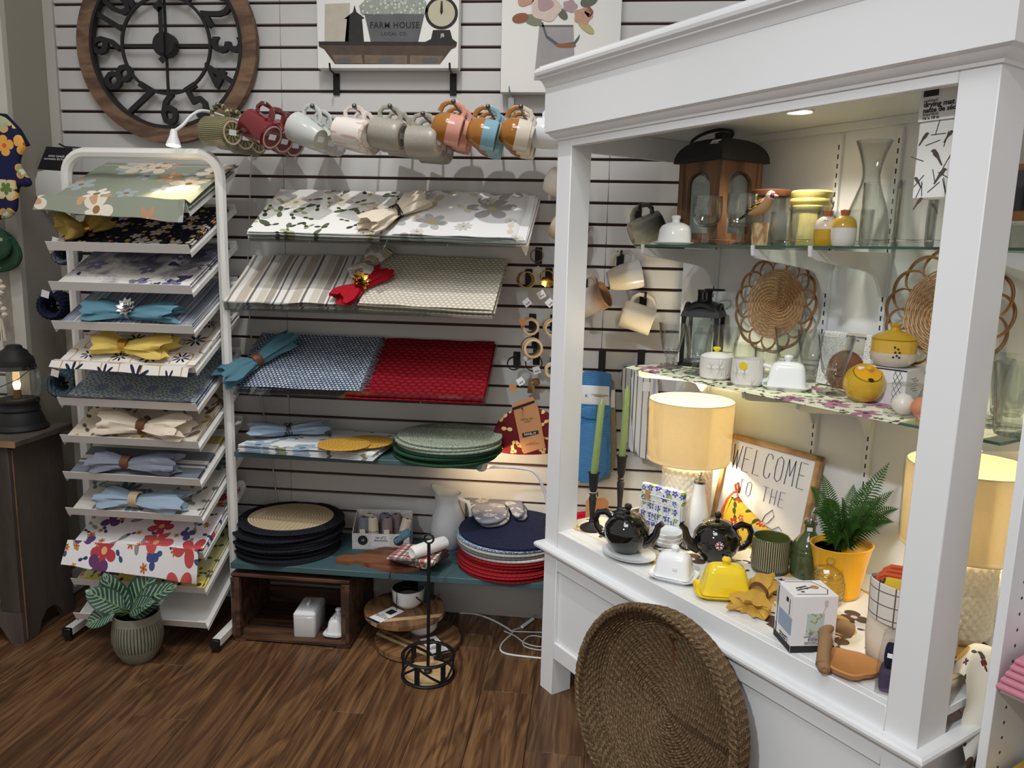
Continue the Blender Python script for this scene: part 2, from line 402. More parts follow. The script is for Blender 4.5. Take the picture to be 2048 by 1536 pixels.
# baseboard with its mouldings
bb = MB()
bb.x = MX(((0, 0, 1, -2.05), (1, 0, 0, 0), (0, 1, 0, 0), (0, 0, 0, 1)))
bb.prism([(0, 0), (0, .15), (-.006, .15), (-.010, .142), (-.010, .118), (-.013, .112), (-.018, .104), (-.018, 0)], 3.3)
structure(bb, 'baseboard_back', 'base_white')
# wall return on the left and the slatwall that faces the shop beyond it
wl = MB().box((-2.14, -.1, 1.5), (.1, .24, 3.0)); structure(wl, 'wall_left', 'wall_beige')
wl2 = slatwall('wall_left_front', [(-3.3, -2.135)], .15, 40, -.215)
MB().box((-2.113, -.213, 1.5), (.046, .024, 3.0)).build('edge_strip', 'trim_white', wl2)
bb = MB(); bb.box((-2.078, -.11, .05), (.014, .2, .10), .004); bb.box((-2.70, -.232, .06), (1.2, .02, .12), .004); structure(bb, 'baseboard_left', 'base_white')
# ---------------------------------------------------------------- the white display cabinet
cab = thing('display_cabinet', 'large white display cabinet with crown moulding, open front and glass shelves', 'cabinet', CABO, CABA)
WC = 1.241; DC = .575
def cbox(name, a, b, bv=.0015, mat='white_paint', parent=None):
    c = [(a[i] + b[i]) / 2 for i in range(3)]; d = [abs(b[i] - a[i]) for i in range(3)]
    return MB().box(c, d, bv).build(name, mat, parent or cab)
for u0, u1, dn in ((0, .068, .075), (1.172, WC, .10)):
    cbox('post', (u0, 0, .50), (u1, dn, 1.80))
    cbox('leg', (u0, 0, 0), (u1, dn, .50))
for u0, u1 in ((0.0, .045), (WC - .045, WC)):
    cbox('rear_leg', (u0, DC - .05, 0), (u1, DC + .01, .52))
cbox('top_rail', (.068, 0, 1.735), (1.172, .022, 1.80))
cbox('sill_rail', (.068, 0, .49), (1.172, .022, .561))
cbox('upper_rail', (.068, 0, .431), (1.172, .022, .49)); cbox('lower_rail', (.068, 0, .13), (1.172, .022, .184))
cbox('front_panel', (.068, .012, .184), (1.172, .02, .431))
for u0, u1 in ((.004, .02), (WC - .02, WC - .004)):
    cbox('side_panel', (u0, .1, .13), (u1, DC - .05, .5))
    cbox('side_apron', (u0, .08, 1.73), (u1, DC - .001, 1.80))
cbox('deck', (.003, .022, .541), (WC - .003, DC, DECK))
cbox('ceiling_board', (.003, .022, 1.80), (WC - .003, DC, 1.815))
cbox('back_panel', (-.03, DC, .5), (WC + .06, DC + .012, 1.80))
cbox('top_cleat', (.02, DC - .018, 1.778), (WC, DC, 1.80))
def wrap(name, prof, z0=0):
    # moulding profile (out, z) swept round left side, front and right side with mitred corners
    n = len(prof); vs = []; fs = []
    for cu, cn, du, dn in ((0, DC, -1, 0), (0, 0, -1, -1), (WC, 0, 1, -1), (WC, DC, 1, 0)):
        for o, z in prof: vs.append((cu + du * o, cn + dn * o, z))
    for s in range(3):
        for i in range(n):
            j = (i + 1) % n; fs.append((s * n + i, (s + 1) * n + i, (s + 1) * n + j, s * n + j))
    fs.append(tuple(range(n))[::-1]); fs.append(tuple(3 * n + i for i in range(n)))
    MB().add(vs, fs).build(name, 'white_paint', cab, True, 25)
wrap('fascia', [(0, 1.756), (.004, 1.756), (.006, 1.762), (.016, 1.768), (.022, 1.776), (.026, 1.778), (.03, 1.781), (.03, 1.906), (0, 1.906)])
wrap('crown', [(0, 1.906), (.031, 1.906), (.032, 1.909), (.034, 1.914), (.037, 1.922), (.043, 1.929), (.046, 1.931), (.046, 1.935), (.049, 1.937), (.053, 1.941), (.055, 1.949), (.053, 1.957), (.049, 1.961), (.044, 1.963), (.044, 1.967), (.0, 1.97)])
wrap('ledge', [(0, .478), (.006, .479), (.010, .484), (.013, .486), (.019, .486), (.024, .490), (.026, .497), (.024, .503), (.019, .507), (0, .508)])
MB().box((WC / 2, DC / 2, 1.962), (WC + .08, DC, .01)).build('roof_board', 'white_paint', cab)
# recessed puck light in the cabinet's ceiling
pl = MB().lathe([(.0, 1.797), (.030, 1.797)], 24).build('puck_light', 'puck', cab); pl.location = (.60, .32, 0)
pr = MB().lathe([(.030, 1.7965), (.033, 1.795), (.037, 1.7965), (.037, 1.80)], 28, cap=False).build('puck_ring', 'white_paint', cab); pr.location = (.60, .32, 0)
lamp('SPOT', 'puck_bulb', C(.60, .32, 1.792), 9, (1.0, .87, .70), C(.60, .32, 0), .025, spot=rad(130), blend=.5)
# slotted standards with brackets
def slot_std(u):
    b = MB().box((u, DC - .006, 1.17), (.018, .012, 1.20), .001).build('slotted_standard', 'white_paint', cab)
    s = MB()
    for k in range(46): s.box((u, DC - .0122, .585 + k * .0256), (.0035, .001, .013))
    s.build('slots', 'ink', b)
for u in (.128, .551, .726, 1.16): slot_std(u)
def bracket(u, z, L):
    p = [(0, 0), (L, 0), (L + .004, .006), (L, .010 - .018), (L - .02, -.028), (.11, -.046), (.06, -.054), (.035, -.075), (.02, -.115), (0, -.12)]
    b = MB(); b.x = MX.Translation((u - .005, DC - .012, z)) @ MX(((0, 0, 1, 0), (-1, 0, 0, 0), (0, 1, 0, 0), (0, 0, 0, 1)))
    b.prism([(0, -.002), (0, -.12), (.012, -.118), (.03, -.085), (.05, -.064), (.08, -.054), (.12, -.048), (L - .02, -.026), (L, -.018), (L + .003, 0), (L + .003, .008), (L - .002, .008), (L - .003, -.002)], .010)
    b.build('shelf_bracket', 'white_paint', cab)
for u in (.128, .551, .726, 1.16): bracket(u, SH1 - .008, .322); bracket(u, SH2 - .008, .315)
for nm, z, n0, lab in (('glass_shelf', SH1, .245, 'upper glass shelf with green edge inside the white cabinet'), ('glass_shelf', SH2, .225, 'lower glass shelf under the floral runner in the white cabinet')):
    t = thing(nm, lab, 'shelf', C(.085, n0, z), CABA)
    MB().box((.565, .165, -.003), (1.128, .326, .0056)).build('pane', 'glass_shelf', t)
    e = MB(); e.box((.565, .001, -.003), (1.13, .0016, .0058)); e.box((.0005, .165, -.003), (.0016, .33, .0058)); e.box((1.1295, .165, -.003), (.0016, .33, .0058))
    e.build('polished_edge', 'glass_edge', t)
# ---------------------------------------------------------------- printed and woven cloths (UV in metres)
def _cloth(g, col, rough=.9, weave=900, wb=.12):
    u, v, _ = g.sep(g.co()); h = g.M('MULTIPLY', g.M('SINE', g.M('MULTIPLY', u, float(weave * 3))), g.M('SINE', g.M('MULTIPLY', v, float(weave * 3))))
    g.P(Base_Color=col, Roughness=rough); g.b.inputs['Specular IOR Level'].default_value = .2
    if wb: g.bump(h, wb, .0006)
    return g.mat
def print_mat(name, base, layers, base2=None, bscale=3.0):
    def f(nm):
        g = G(nm); uv = g.co(); col = lin(base)
        if base2: col = g.mix(g.noise(uv, bscale, 4), lin(base), lin(base2))
        for L in layers:
            d = dict(zip(('scale', 'size', 'petals', 'sharp', 'ca', 'cb', 'dens', 'seed', 'centre', 'rnd'), L[:10])); col = g.motif(col, uv, **d)
        return _cloth(g, col)
    MDEF[name] = f
GR, DG = (86, 104, 62), (50, 66, 44)
print_mat('print_sage', (150, 156, 138), [(10, .30, 2, 5, (186, 192, 170), (120, 134, 112), .6, 3.3), (6.5, .36, 5, .8, (150, 168, 172), (168, 182, 180), .6, 1.1, (150, 110, 80)), (6, .42, 5, .8, (236, 232, 220), (214, 196, 168), .6, 5.2, (150, 112, 70)), (7.5, .36, 6, 1.2, (186, 130, 96), (206, 160, 118), .45, 8.1, (236, 220, 190))], (132, 144, 128))
print_mat('print_navy', (22, 21, 42), [(40, .32, 2, 4, (58, 78, 44), (86, 108, 60), .5, 2.0), (32, .26, 3, 1, (216, 168, 180), (196, 120, 140), .45, 6.1), (27, .30, 6, .8, (222, 170, 60), (240, 200, 90), .4, 9.3, (120, 70, 30)), (15, .42, 5, .8, (232, 222, 206), (214, 204, 190), .7, 4.4, (214, 160, 60))])
def _water(nm):
    g = G(nm); uv = g.co(); n1 = g.noise(uv, 9, 5, .6, .6); n2 = g.noise(g.map(uv, loc=(3, 1, 0)), 15, 5, .6, .8)
    v = g.sep(uv)[1]; col = g.ramp(g.M('SUBTRACT', n1, g.M('MULTIPLY', g.M('SUBTRACT', .16, v), 1.1)), [(.36, (226, 224, 218)), (.47, (176, 172, 178)), (.56, (112, 110, 128)), (.72, (70, 68, 88))])
    col = g.mix(g.M('GREATER_THAN', n2, .62), col, lin((62, 60, 96)))
    col = g.motif(col, uv, 9, .4, 5, .8, (80, 82, 128), (150, 150, 180), .35, 2.2, (200, 190, 170)); return _cloth(g, col)
MDEF['print_watercolour'] = _water
def stripes(name, base, bands, axis=0, period=.1, off=0.0, warp=0.0):
    def f(nm):
        g = G(nm); uv = g.co(); t = g.sep(uv)[axis]
        t = g.M('FRACT', g.M('ADD', g.M('DIVIDE', t, period), off + 10)); st = [(0, base)]
        for a, b, c in bands: st += [(a, c), (b, base)]
        return _cloth(g, g.ramp(t, st, 'CONSTANT'))
    MDEF[name] = f
NV = (48, 58, 92)
stripes('print_bluestripe', (186, 190, 196), [(.0, .16, (104, 122, 162)), (.20, .24, NV), (.28, .31, NV), (.36, .46, (128, 146, 182)), (.5, .53, (40, 46, 70)), (.57, .6, (40, 46, 70)), (.74, .80, (104, 122, 162)), (.84, .87, NV)], 0, .07)
stripes('print_taupe', (228, 226, 220), [(.05, .09, (150, 140, 130)), (.2, .38, (196, 184, 168)), (.42, .47, (120, 112, 108)), (.58, .72, (206, 198, 184)), (.74, .86, (170, 160, 148)), (.9, .93, (110, 106, 106))], 0, .19)
stripes('print_wide', (226, 222, 212), [(.02, .20, (112, 122, 134)), (.23, .26, (112, 122, 134)), (.32, .46, (112, 122, 134)), (.60, .74, (186, 160, 96)), (.86, .94, (150, 150, 146))], 1, .33)
stripes('print_towel', (216, 218, 222), [(.1, .13, (62, 72, 70)), (.22, .25, (62, 72, 70)), (.40, .44, (120, 128, 144)), (.62, .65, (62, 72, 70)), (.74, .84, (168, 176, 196))], 0, .11)
def _ogee(nm):
    g = G(nm); uv = g.co(); u, v, _ = g.sep(uv); k = 6.283 / .14
    a = g.M('MULTIPLY', g.M('COSINE', g.M('MULTIPLY', u, k)), g.M('COSINE', g.M('MULTIPLY', v, k * .8)))
    line = g.M('LESS_THAN', g.M('ABSOLUTE', g.M('ADD', a, .12)), .07); col = g.mix(line, lin((232, 228, 222)), lin((190, 146, 74)))
    col = g.motif(col, uv, 9.0, .36, 8, 1.6, (28, 28, 56), (44, 44, 78), 1.0, .02, (214, 205, 190), .0); return _cloth(g, col)
MDEF['print_ogee'] = _ogee
def _medal(nm):
    g = G(nm); uv = g.co(); n = g.N('TexVoronoi', voronoi_dimensions='2D'); g.S(n.inputs['Vector'], uv); n.inputs['Scale'].default_value = 11; n.inputs['Randomness'].default_value = .12
    d = g.VM('SUBTRACT', uv, n.outputs['Position']); x, y, _ = g.sep(d); r = n.outputs['Distance']; a = g.M('ARCTAN2', y, x)
    rings = g.M('SINE', g.M('MULTIPLY', r, 46.0)); pet = g.M('SINE', g.M('MULTIPLY', a, 14.0)); t = g.M('ADD', g.M('MULTIPLY', rings, .5), g.M('MULTIPLY', pet, .4))
    col = g.ramp(g.M('ADD', g.M('MULTIPLY', t, .4), .5), [(.2, (104, 122, 134)), (.5, (148, 162, 168)), (.8, (186, 194, 194))]); c = g.N('SeparateColor'); g.S(c.inputs[0], n.outputs['Color'])
    col = g.mix(g.M('MULTIPLY', g.M('LESS_THAN', r, .22), .6), col, lin((96, 104, 160))); return _cloth(g, col)
MDEF['print_medallion'] = _medal
print_mat('print_cream', (218, 206, 186), [(11, .48, 2, 9, (96, 82, 76), (120, 104, 90), .8, 2.1), (15, .34, 2, 4, (120, 110, 78), (90, 84, 62), .5, 7.3), (7, .40, 7, .9, (66, 62, 150), (126, 122, 176), .5, 4.2, (222, 212, 200)), (9, .34, 6, 1.2, (196, 166, 92), (150, 126, 92), .4, 9.9, (90, 70, 60))])
print_mat('print_teal', (212, 210, 202), [(12, .44, 2, 7, (120, 120, 100), (160, 160, 140), .7, 1.2), (16, .34, 2, 3, (86, 96, 88), (120, 126, 110), .5, 6.2), (5.4, .46, 12, .5, (66, 92, 108), (104, 130, 142), .6, 3.1, (150, 160, 150)), (7, .36, 9, .7, (196, 196, 176), (170, 176, 164), .4, 8.2)])
print_mat('print_red', (230, 228, 232), [(9, .46, 2, 10, (160, 160, 152), (120, 120, 112), .8, 2.1), (17, .34, 2, 3.5, (44, 44, 60), (60, 96, 150), .5, 5.2), (20, .28, 6, .8, (222, 156, 44), (196, 90, 44), .45, 9.1, (120, 30, 44)), (7, .44, 5, .7, (168, 34, 60), (214, 84, 84), .42, 3.6, (236, 170, 110)), (10, .34, 3, .9, (54, 86, 150), (104, 60, 110), .35, 7.7)])
print_mat('print_yellow', (230, 226, 160), [(18, .40, 2, 4, (74, 104, 52), (110, 132, 70), .8, 2.1), (26, .26, 6, .8, (150, 66, 60), (190, 130, 60), .5, 5.2), (9, .46, 6, .6, (70, 32, 52), (120, 76, 104), .5, 3.6, (216, 190, 80)), (9, .42, 6, .7, (236, 214, 60), (246, 228, 110), .5, 7.7, (96, 60, 40))])
print_mat('print_linen', (234, 234, 230), [(9, .46, 2, 7, (104, 116, 84), (76, 90, 66), .6, 1.7), (15, .36, 2, 4, GR, DG, .7, 4.2), (13, .36, 2, 4, (128, 140, 96), (180, 184, 140), .5, 8.4), (6, .36, 7, .5, (226, 214, 196), (206, 194, 176), .6, 3.3, (170, 150, 120))])
print_mat('print_greyflower', (226, 226, 226), [(8, .44, 2, 4, (214, 204, 182), (196, 186, 164), .6, 2.2), (5.2, .47, 6, .7, (182, 180, 178), (156, 154, 154), .8, 6.1, (196, 176, 130)), (9, .3, 9, .6, (212, 210, 206), (190, 188, 184), .5, 9.1, (170, 150, 110))])
print_mat('print_bluefloral', (230, 234, 236), [(13, .42, 2, 5, (96, 120, 132), (140, 156, 150), .7, 2.2), (6.5, .44, 6, .6, (128, 158, 190), (170, 190, 208), .6, 5.5, (90, 110, 140)), (12, .34, 2, 3, (120, 136, 104), (150, 164, 130), .5, 9.1)])
print_mat('print_runner', (226, 226, 196), [(24, .40, 2, 5, (56, 66, 40), (84, 100, 56), .75, 2.2), (15, .38, 2, 4, (92, 120, 60), (60, 86, 44), .6, 6.1), (11, .44, 5, .7, (150, 80, 116), (190, 126, 154), .6, 4.5, (84, 50, 64)), (30, .26, 5, .8, (70, 44, 60), (120, 84, 110), .4, 8.5)])
print_mat('print_birds', (226, 222, 214), [(16, .34, 2, 4, (62, 54, 48), (90, 80, 66), .5, 2.2), (8.0, .40, 3, .6, (110, 86, 68), (84, 62, 50), .45, 4.3, (214, 200, 184)), (7.0, .40, 2, .9, (190, 150, 74), (206, 172, 100), .45, 7.7, (236, 220, 180)), (20, .25, 4, .8, (120, 30, 44), (70, 66, 60), .3, 5.5)])
print_mat('print_produce', (32, 36, 78), [(13, .60, 4, .35, (232, 150, 50), (240, 180, 80), .75, 2.2, (226, 90, 50), .25), (13, .50, 4, .35, (96, 130, 66), (216, 208, 170), .4, 2.2, (180, 50, 40), .25), (13, .30, 5, .5, (236, 226, 196), (96, 128, 60), .6, 2.2, None, .25)])
print_mat('print_green', (60, 94, 66), [(12, .44, 6, .6, (84, 128, 92), (40, 70, 50), .8, 2.2, (150, 170, 120)), (26, .3, 2, 3, (130, 150, 110), (70, 100, 70), .5, 5.5)], (36, 62, 44))
print_mat('print_pasta', (108, 24, 30), [(24, .42, 2, 2.5, (206, 172, 92), (226, 196, 120), .75, 2.2), (22, .34, 3, .6, (196, 156, 76), (216, 190, 120), .4, 6.6, (120, 40, 36))])
print_mat('print_mitt', (226, 180, 44), [(26, .46, 2, 4, (84, 96, 48), (60, 76, 40), .9, 2.2), (15, .42, 4, .6, (70, 90, 140), (220, 214, 204), .4, 5.5, (200, 60, 40)), (24, .34, 5, .8, (206, 70, 44), (190, 50, 40), .6, 8.1, (240, 220, 150))])
print_mat('print_shell', (132, 132, 148), [(13, .46, 9, .6, (214, 212, 210), (170, 170, 180), .7, 2.2, (150, 150, 160)), (22, .4, 2, 3, (226, 224, 220), (190, 190, 196), .7, 5.1)])
print_mat('print_farmcanvas_sprig', (150, 160, 150), [(60, .44, 2, 2, (108, 122, 108), (176, 184, 170), .9, 2.2), (80, .4, 5, .8, (226, 228, 220), (196, 200, 186), .5, 5.1)])
def woven(name, cols, sx, sy, amp=.5, rough=.95, thresh=None):
    def f(nm):
        g = G(nm); u, v, _ = g.sep(g.co()); row = g.M('FLOOR', g.M('MULTIPLY', v, float(sy)))
        uu = g.M('ADD', g.M('MULTIPLY', u, float(sx)), g.M('MULTIPLY', row, .5)); fu = g.M('FRACT', uu); fv = g.M('FRACT', g.M('MULTIPLY', v, float(sy)))
        h = g.M('MULTIPLY', g.M('SINE', g.M('MULTIPLY', fu, pi)), g.M('SINE', g.M('MULTIPLY', fv, pi)))
        rnd = g.N('TexWhiteNoise', noise_dimensions='2D'); g.S(rnd.inputs['Vector'], g.comb(g.M('FLOOR', uu), row))
        col = g.mix(h, lin(cols[0]), lin(cols[1])) if len(cols) == 2 else g.mix(g.M('GREATER_THAN', h, .35), lin(cols[0]), g.mix(rnd.outputs[0], lin(cols[1]), lin(cols[2])))
        g.P(Base_Color=col, Roughness=rough); g.b.inputs['Specular IOR Level'].default_value = .15; g.bump(h, amp, .003); return g.mat
    MDEF[name] = f
woven('weave_cream', ((186, 176, 156), (240, 234, 220)), 55, 70, .8)
woven('weave_blue', ((40, 46, 70), (196, 208, 220), (150, 172, 198)), 70, 90, .6)
woven('weave_red', ((100, 6, 18), (166, 18, 34)), 34, 60, .8)
woven('weave_bluetowel', ((44, 108, 176), (92, 158, 216)), 240, 150, .5)
woven('weave_tan', ((120, 104, 84), (186, 168, 142)), 240, 150, .5)
woven('weave_lampbase', ((186, 178, 160), (226, 220, 204)), 30, 30, .4)
def _braid(name, c1, c2, n=70, speck=None):
    # coiled braid on round mats: object x,y -> rings
    def f(nm):
        g = G(nm); x, y, z = g.sep(g.co('Object')); r = g.M('SQRT', g.M('ADD', g.M('MULTIPLY', x, x), g.M('MULTIPLY', y, y))); a = g.M('ARCTAN2', y, x)
        rr = g.M('MULTIPLY', r, 95.0); fr = g.M('FRACT', rr); ring = g.M('SINE', g.M('MULTIPLY', fr, pi))
        br = g.M('SINE', g.M('ADD', g.M('MULTIPLY', a, g.M('MULTIPLY', g.M('FLOOR', rr), 4.0)), g.M('MULTIPLY', fr, 3.0)))
        h = g.M('MULTIPLY', ring, g.M('ADD', g.M('MULTIPLY', br, .3), .7)); col = g.mix(g.M('POWER', g.M('ABSOLUTE', h), .6), lin(c1), lin(c2))
        if speck:
            n1 = g.noise(g.co('Object'), 260, 2); col = g.mix(g.M('GREATER_THAN', n1, .54), col, lin(speck))
        g.P(Base_Color=col, Roughness=.9); g.b.inputs['Specular IOR Level'].default_value = .2; g.bump(h, .7, .003); return g.mat
    MDEF[name] = f
_braid('braid_black', (16, 18, 24), (34, 37, 46)); _braid('braid_straw', (150, 122, 84), (222, 200, 160)); _braid('braid_green', (20, 52, 36), (44, 88, 62)); _braid('braid_sage', (120, 134, 116), (196, 200, 180), 70, (92, 122, 96))
_braid('braid_navy', (16, 20, 44), (38, 44, 78)); _braid('braid_denim', (40, 62, 100), (120, 146, 178), 70, (190, 204, 216)); _braid('braid_white', (170, 166, 158), (222, 220, 214)); _braid('braid_grey', (84, 84, 88), (128, 128, 130)); _braid('braid_red', (104, 12, 20), (180, 28, 36)); _braid('braid_yellow', (170, 118, 34), (222, 168, 56))
_braid('braid_teal', (40, 60, 72), (84, 110, 124)); _braid('braid_slate', (60, 68, 82), (112, 122, 138))
def _seagrass(nm):
    g = G(nm); x, y, z = g.sep(g.co('Object')); r = g.M('SQRT', g.M('ADD', g.M('MULTIPLY', x, x), g.M('MULTIPLY', y, y))); a = g.M('ARCTAN2', y, x)
    rr = g.M('MULTIPLY', g.M('ADD', g.M('ADD', r, g.M('MULTIPLY', g.noise(g.co('Object'), 14, 3), .012)), g.M('MULTIPLY', z, .9)), 128.0); fr = g.M('FRACT', rr); ring = g.M('SINE', g.M('MULTIPLY', fr, pi))
    br = g.M('SINE', g.M('ADD', g.M('MULTIPLY', a, g.M('MULTIPLY', g.M('FLOOR', rr), 5.0)), g.M('MULTIPLY', fr, 4.0)))
    n1 = g.noise(g.co('Object'), 60, 4, .7); n2 = g.noise(g.map(g.co('Object'), loc=(5, 5, 5)), 9, 2)
    h = g.M('MULTIPLY', ring, g.M('ADD', g.M('MULTIPLY', br, .35), .65)); t = g.M('ADD', g.M('MULTIPLY', h, .55), g.M('MULTIPLY', n1, .5))
    col = g.ramp(t, [(.2, (54, 38, 24)), (.5, (120, 92, 62)), (.85, (176, 146, 106))]); col = g.mix(g.M('MULTIPLY', n2, .35), col, lin((110, 84, 58)))
    g.P(Base_Color=col, Roughness=.8); g.b.inputs['Specular IOR Level'].default_value = .25; g.bump(h, .9, .004); return g.mat
MDEF['seagrass'] = _seagrass
def _rope(nm):
    g = G(nm); u, v, _ = g.sep(g.co()); n1 = g.noise(g.co('Object'), 130, 3, .7); n2 = g.noise(g.map(g.co('Object'), loc=(4, 2, 1)), 11, 2)
    tw = g.M('SINE', g.M('ADD', g.M('MULTIPLY', u, 310.0), g.M('ADD', g.M('MULTIPLY', v, 6.283), g.M('MULTIPLY', n1, 11.0)))); t = g.M('ADD', g.M('MULTIPLY', tw, .12), g.M('ADD', g.M('MULTIPLY', n1, .7), .1))
    col = g.ramp(t, [(.12, (56, 40, 25)), (.42, (116, 90, 60)), (.72, (168, 138, 98)), (.9, (190, 162, 118))]); col = g.mix(g.M('MULTIPLY', n2, .4), col, lin((104, 80, 54)))
    g.P(Base_Color=col, Roughness=.75); g.b.inputs['Specular IOR Level'].default_value = .25; g.bump(tw, .8, .003); return g.mat
MDEF['seagrass_rope'] = _rope
# ---------------------------------------------------------------- white placemat rack
RXL, RXR, RKY = -1.842, -1.283, -.285
rack = thing('placemat_rack', 'white metal placemat rack with arched top and twelve sloping trays', 'rack', ((RXL + RXR) / 2, RKY, 0))
hw = (RXR - RXL) / 2
def rbox(name, c, d, m='rack_white', bv=.002, parent=None): return MB().box(c, d, bv).build(name, m, parent or rack)
arch = [(-hw, 0, .03), (-hw, 0, 1.655)] + [(-hw + .075 - .075 * cos(t), 0, 1.655 + .075 * sin(t)) for t in (rad(a) for a in (15, 30, 45, 60, 75))] + [(-hw + .075, 0, 1.73), (hw - .075, 0, 1.73)] + [(hw - .075 + .075 * sin(t), 0, 1.655 + .075 * cos(t)) for t in (rad(a) for a in (15, 30, 45, 60, 75))] + [(hw, 0, 1.655), (hw, 0, .03)]
MB().tube(arch, .0185, 8).build('arched_frame', 'rack_white', rack)
for s in (-1, 1):
    rbox('foot', (s * hw, 0.0, .034), (.03, .33, .03)); cp = rbox('foot_cap', (s * hw, -.172, .034), (.032, .016, .032), 'black_plastic')
    rbox('glide', (s * hw, -.16, .009), (.026, .026, .018), 'black_plastic'); rbox('glide', (s * hw, .15, .009), (.026, .026, .018), 'black_plastic')
TW, TD, TS = .497, .372, 25.5
tray_me = None
def trayM(i): return MX.Translation(((RXL + RXR) / 2 + .002, -.449, 1.530 - .131 * i)) @ RX(TS)
tm = MB().box((0, TD / 2, -.001), (TW, TD, .002)); tm.box((0, -.001, .014), (TW, .002, .032))
for s in (-1, 1): tm.box((s * (TW / 2 - .001), TD / 2, -.008), (.002, TD, .014))
tm.box((0, TD, .008), (TW, .002, .018)); tray_me = tm.mesh('tray', 'rack_white')
for i in range(12):
    o = link(bpy.data.objects.new('tray', tray_me), rack); o.matrix_local = MX.Translation(-rack.location) @ trayM(i)

def mat_sheet(W, Dp, y0, droop=0.0, wav=.003, seed=0, lift=0.0, curl=0.0, th=.0018, nu=22, nv=16, skew=0.0, side=0.0):
    """placemat lying in the tray frame: x across, y up the slope; y<0 hangs over the lip"""
    r = random.Random(seed); a, b, c = r.uniform(0, 6), r.uniform(0, 6), r.uniform(3, 7)
    def fn(u, v):
        x = (u - .5) * W; y = y0 + v * Dp + skew * (u - .5)
        z = lift + wav * (sin(x * 22 + a) * sin(y * 17 + b) + .6 * sin(x * 41 + c)) * .5 + wav * .8
        if y < .0: z += .031 * min(1, -y / .006 + .9) * (1 if lift < .03 else 0) - droop * (-y) * (.6 + .6 * u); 
        z += curl * max(0, .2 - v) ** 2 * 12
        if side: z += side * max(0, abs(u - .5) - .42) ** 2 * 60
        return (x, y, z)
    return MB().sheet(fn, nu, nv, th, lambda u, v: (u * W, v * Dp))
ORD = ['second', 'third', 'fourth', 'fifth', 'sixth', 'seventh', 'eighth', 'ninth', 'tenth', 'eleventh']
def rackmats(i, mat, desc, n=4, y0=.004, droop=0, W=.465, Dp=.34, wav=.003, **kw):
    grp = desc + ' placemats on the rack'; r = random.Random(i * 7 + 1)
    low = mat_sheet(W, Dp - .006, .004, 0, .0015, i).mesh('placemat', mat)
    for k in range(n):
        if k == n - 1:
            me = mat_sheet(W, Dp, y0, droop, wav, i + 40, lift=.0, **kw).mesh('placemat', mat)
        else: me = low
        o = link(bpy.data.objects.new('placemat', me))
        j = (0, 0) if k == n - 1 else (r.uniform(-.006, .006), r.uniform(-.0, .006))
        o.matrix_world = trayM(i) @ TR(j[0], j[1], .0022 + k * .0042) @ RZ(0 if k == n - 1 else r.uniform(-.8, .8))
        d = n - 1 - k
        lab = ('top placemat of the %s stack on the white rack' % desc) if d == 0 else ('%s placemat down in the %s stack on the white rack' % (ORD[d - 1], desc))
        tag(o, lab, 'placemat', grp)
    return .0022 + n * .0042
rackmats(0, 'print_sage', 'sage green floral', 5, -.056, .95, .50, .40, .005)
rackmats(1, 'print_navy', 'navy daisy print', 4)
rackmats(2, 'print_watercolour', 'grey watercolour rose', 4, wav=.004)
rackmats(3, 'print_bluestripe', 'blue striped', 4, .002)
rackmats(4, 'print_ogee', 'navy star and gold lattice', 4, -.045, .75, .48, .38, .005)
rackmats(5, 'print_medallion', 'blue medallion', 4, -.008, .3, .47, .35)
rackmats(6, 'print_cream', 'cream blue-flowered', 4)
rackmats(7, 'print_wide', 'slate and white banded', 4, .0, .3)
rackmats(8, 'print_teal', 'teal bloom', 4, .0, .3)
rackmats(9, 'print_red', 'white red-poppy', 4, -.075, 1.1, .48, .38, .006)
rackmats(10, 'print_yellow', 'yellow maroon-flowered', 4)

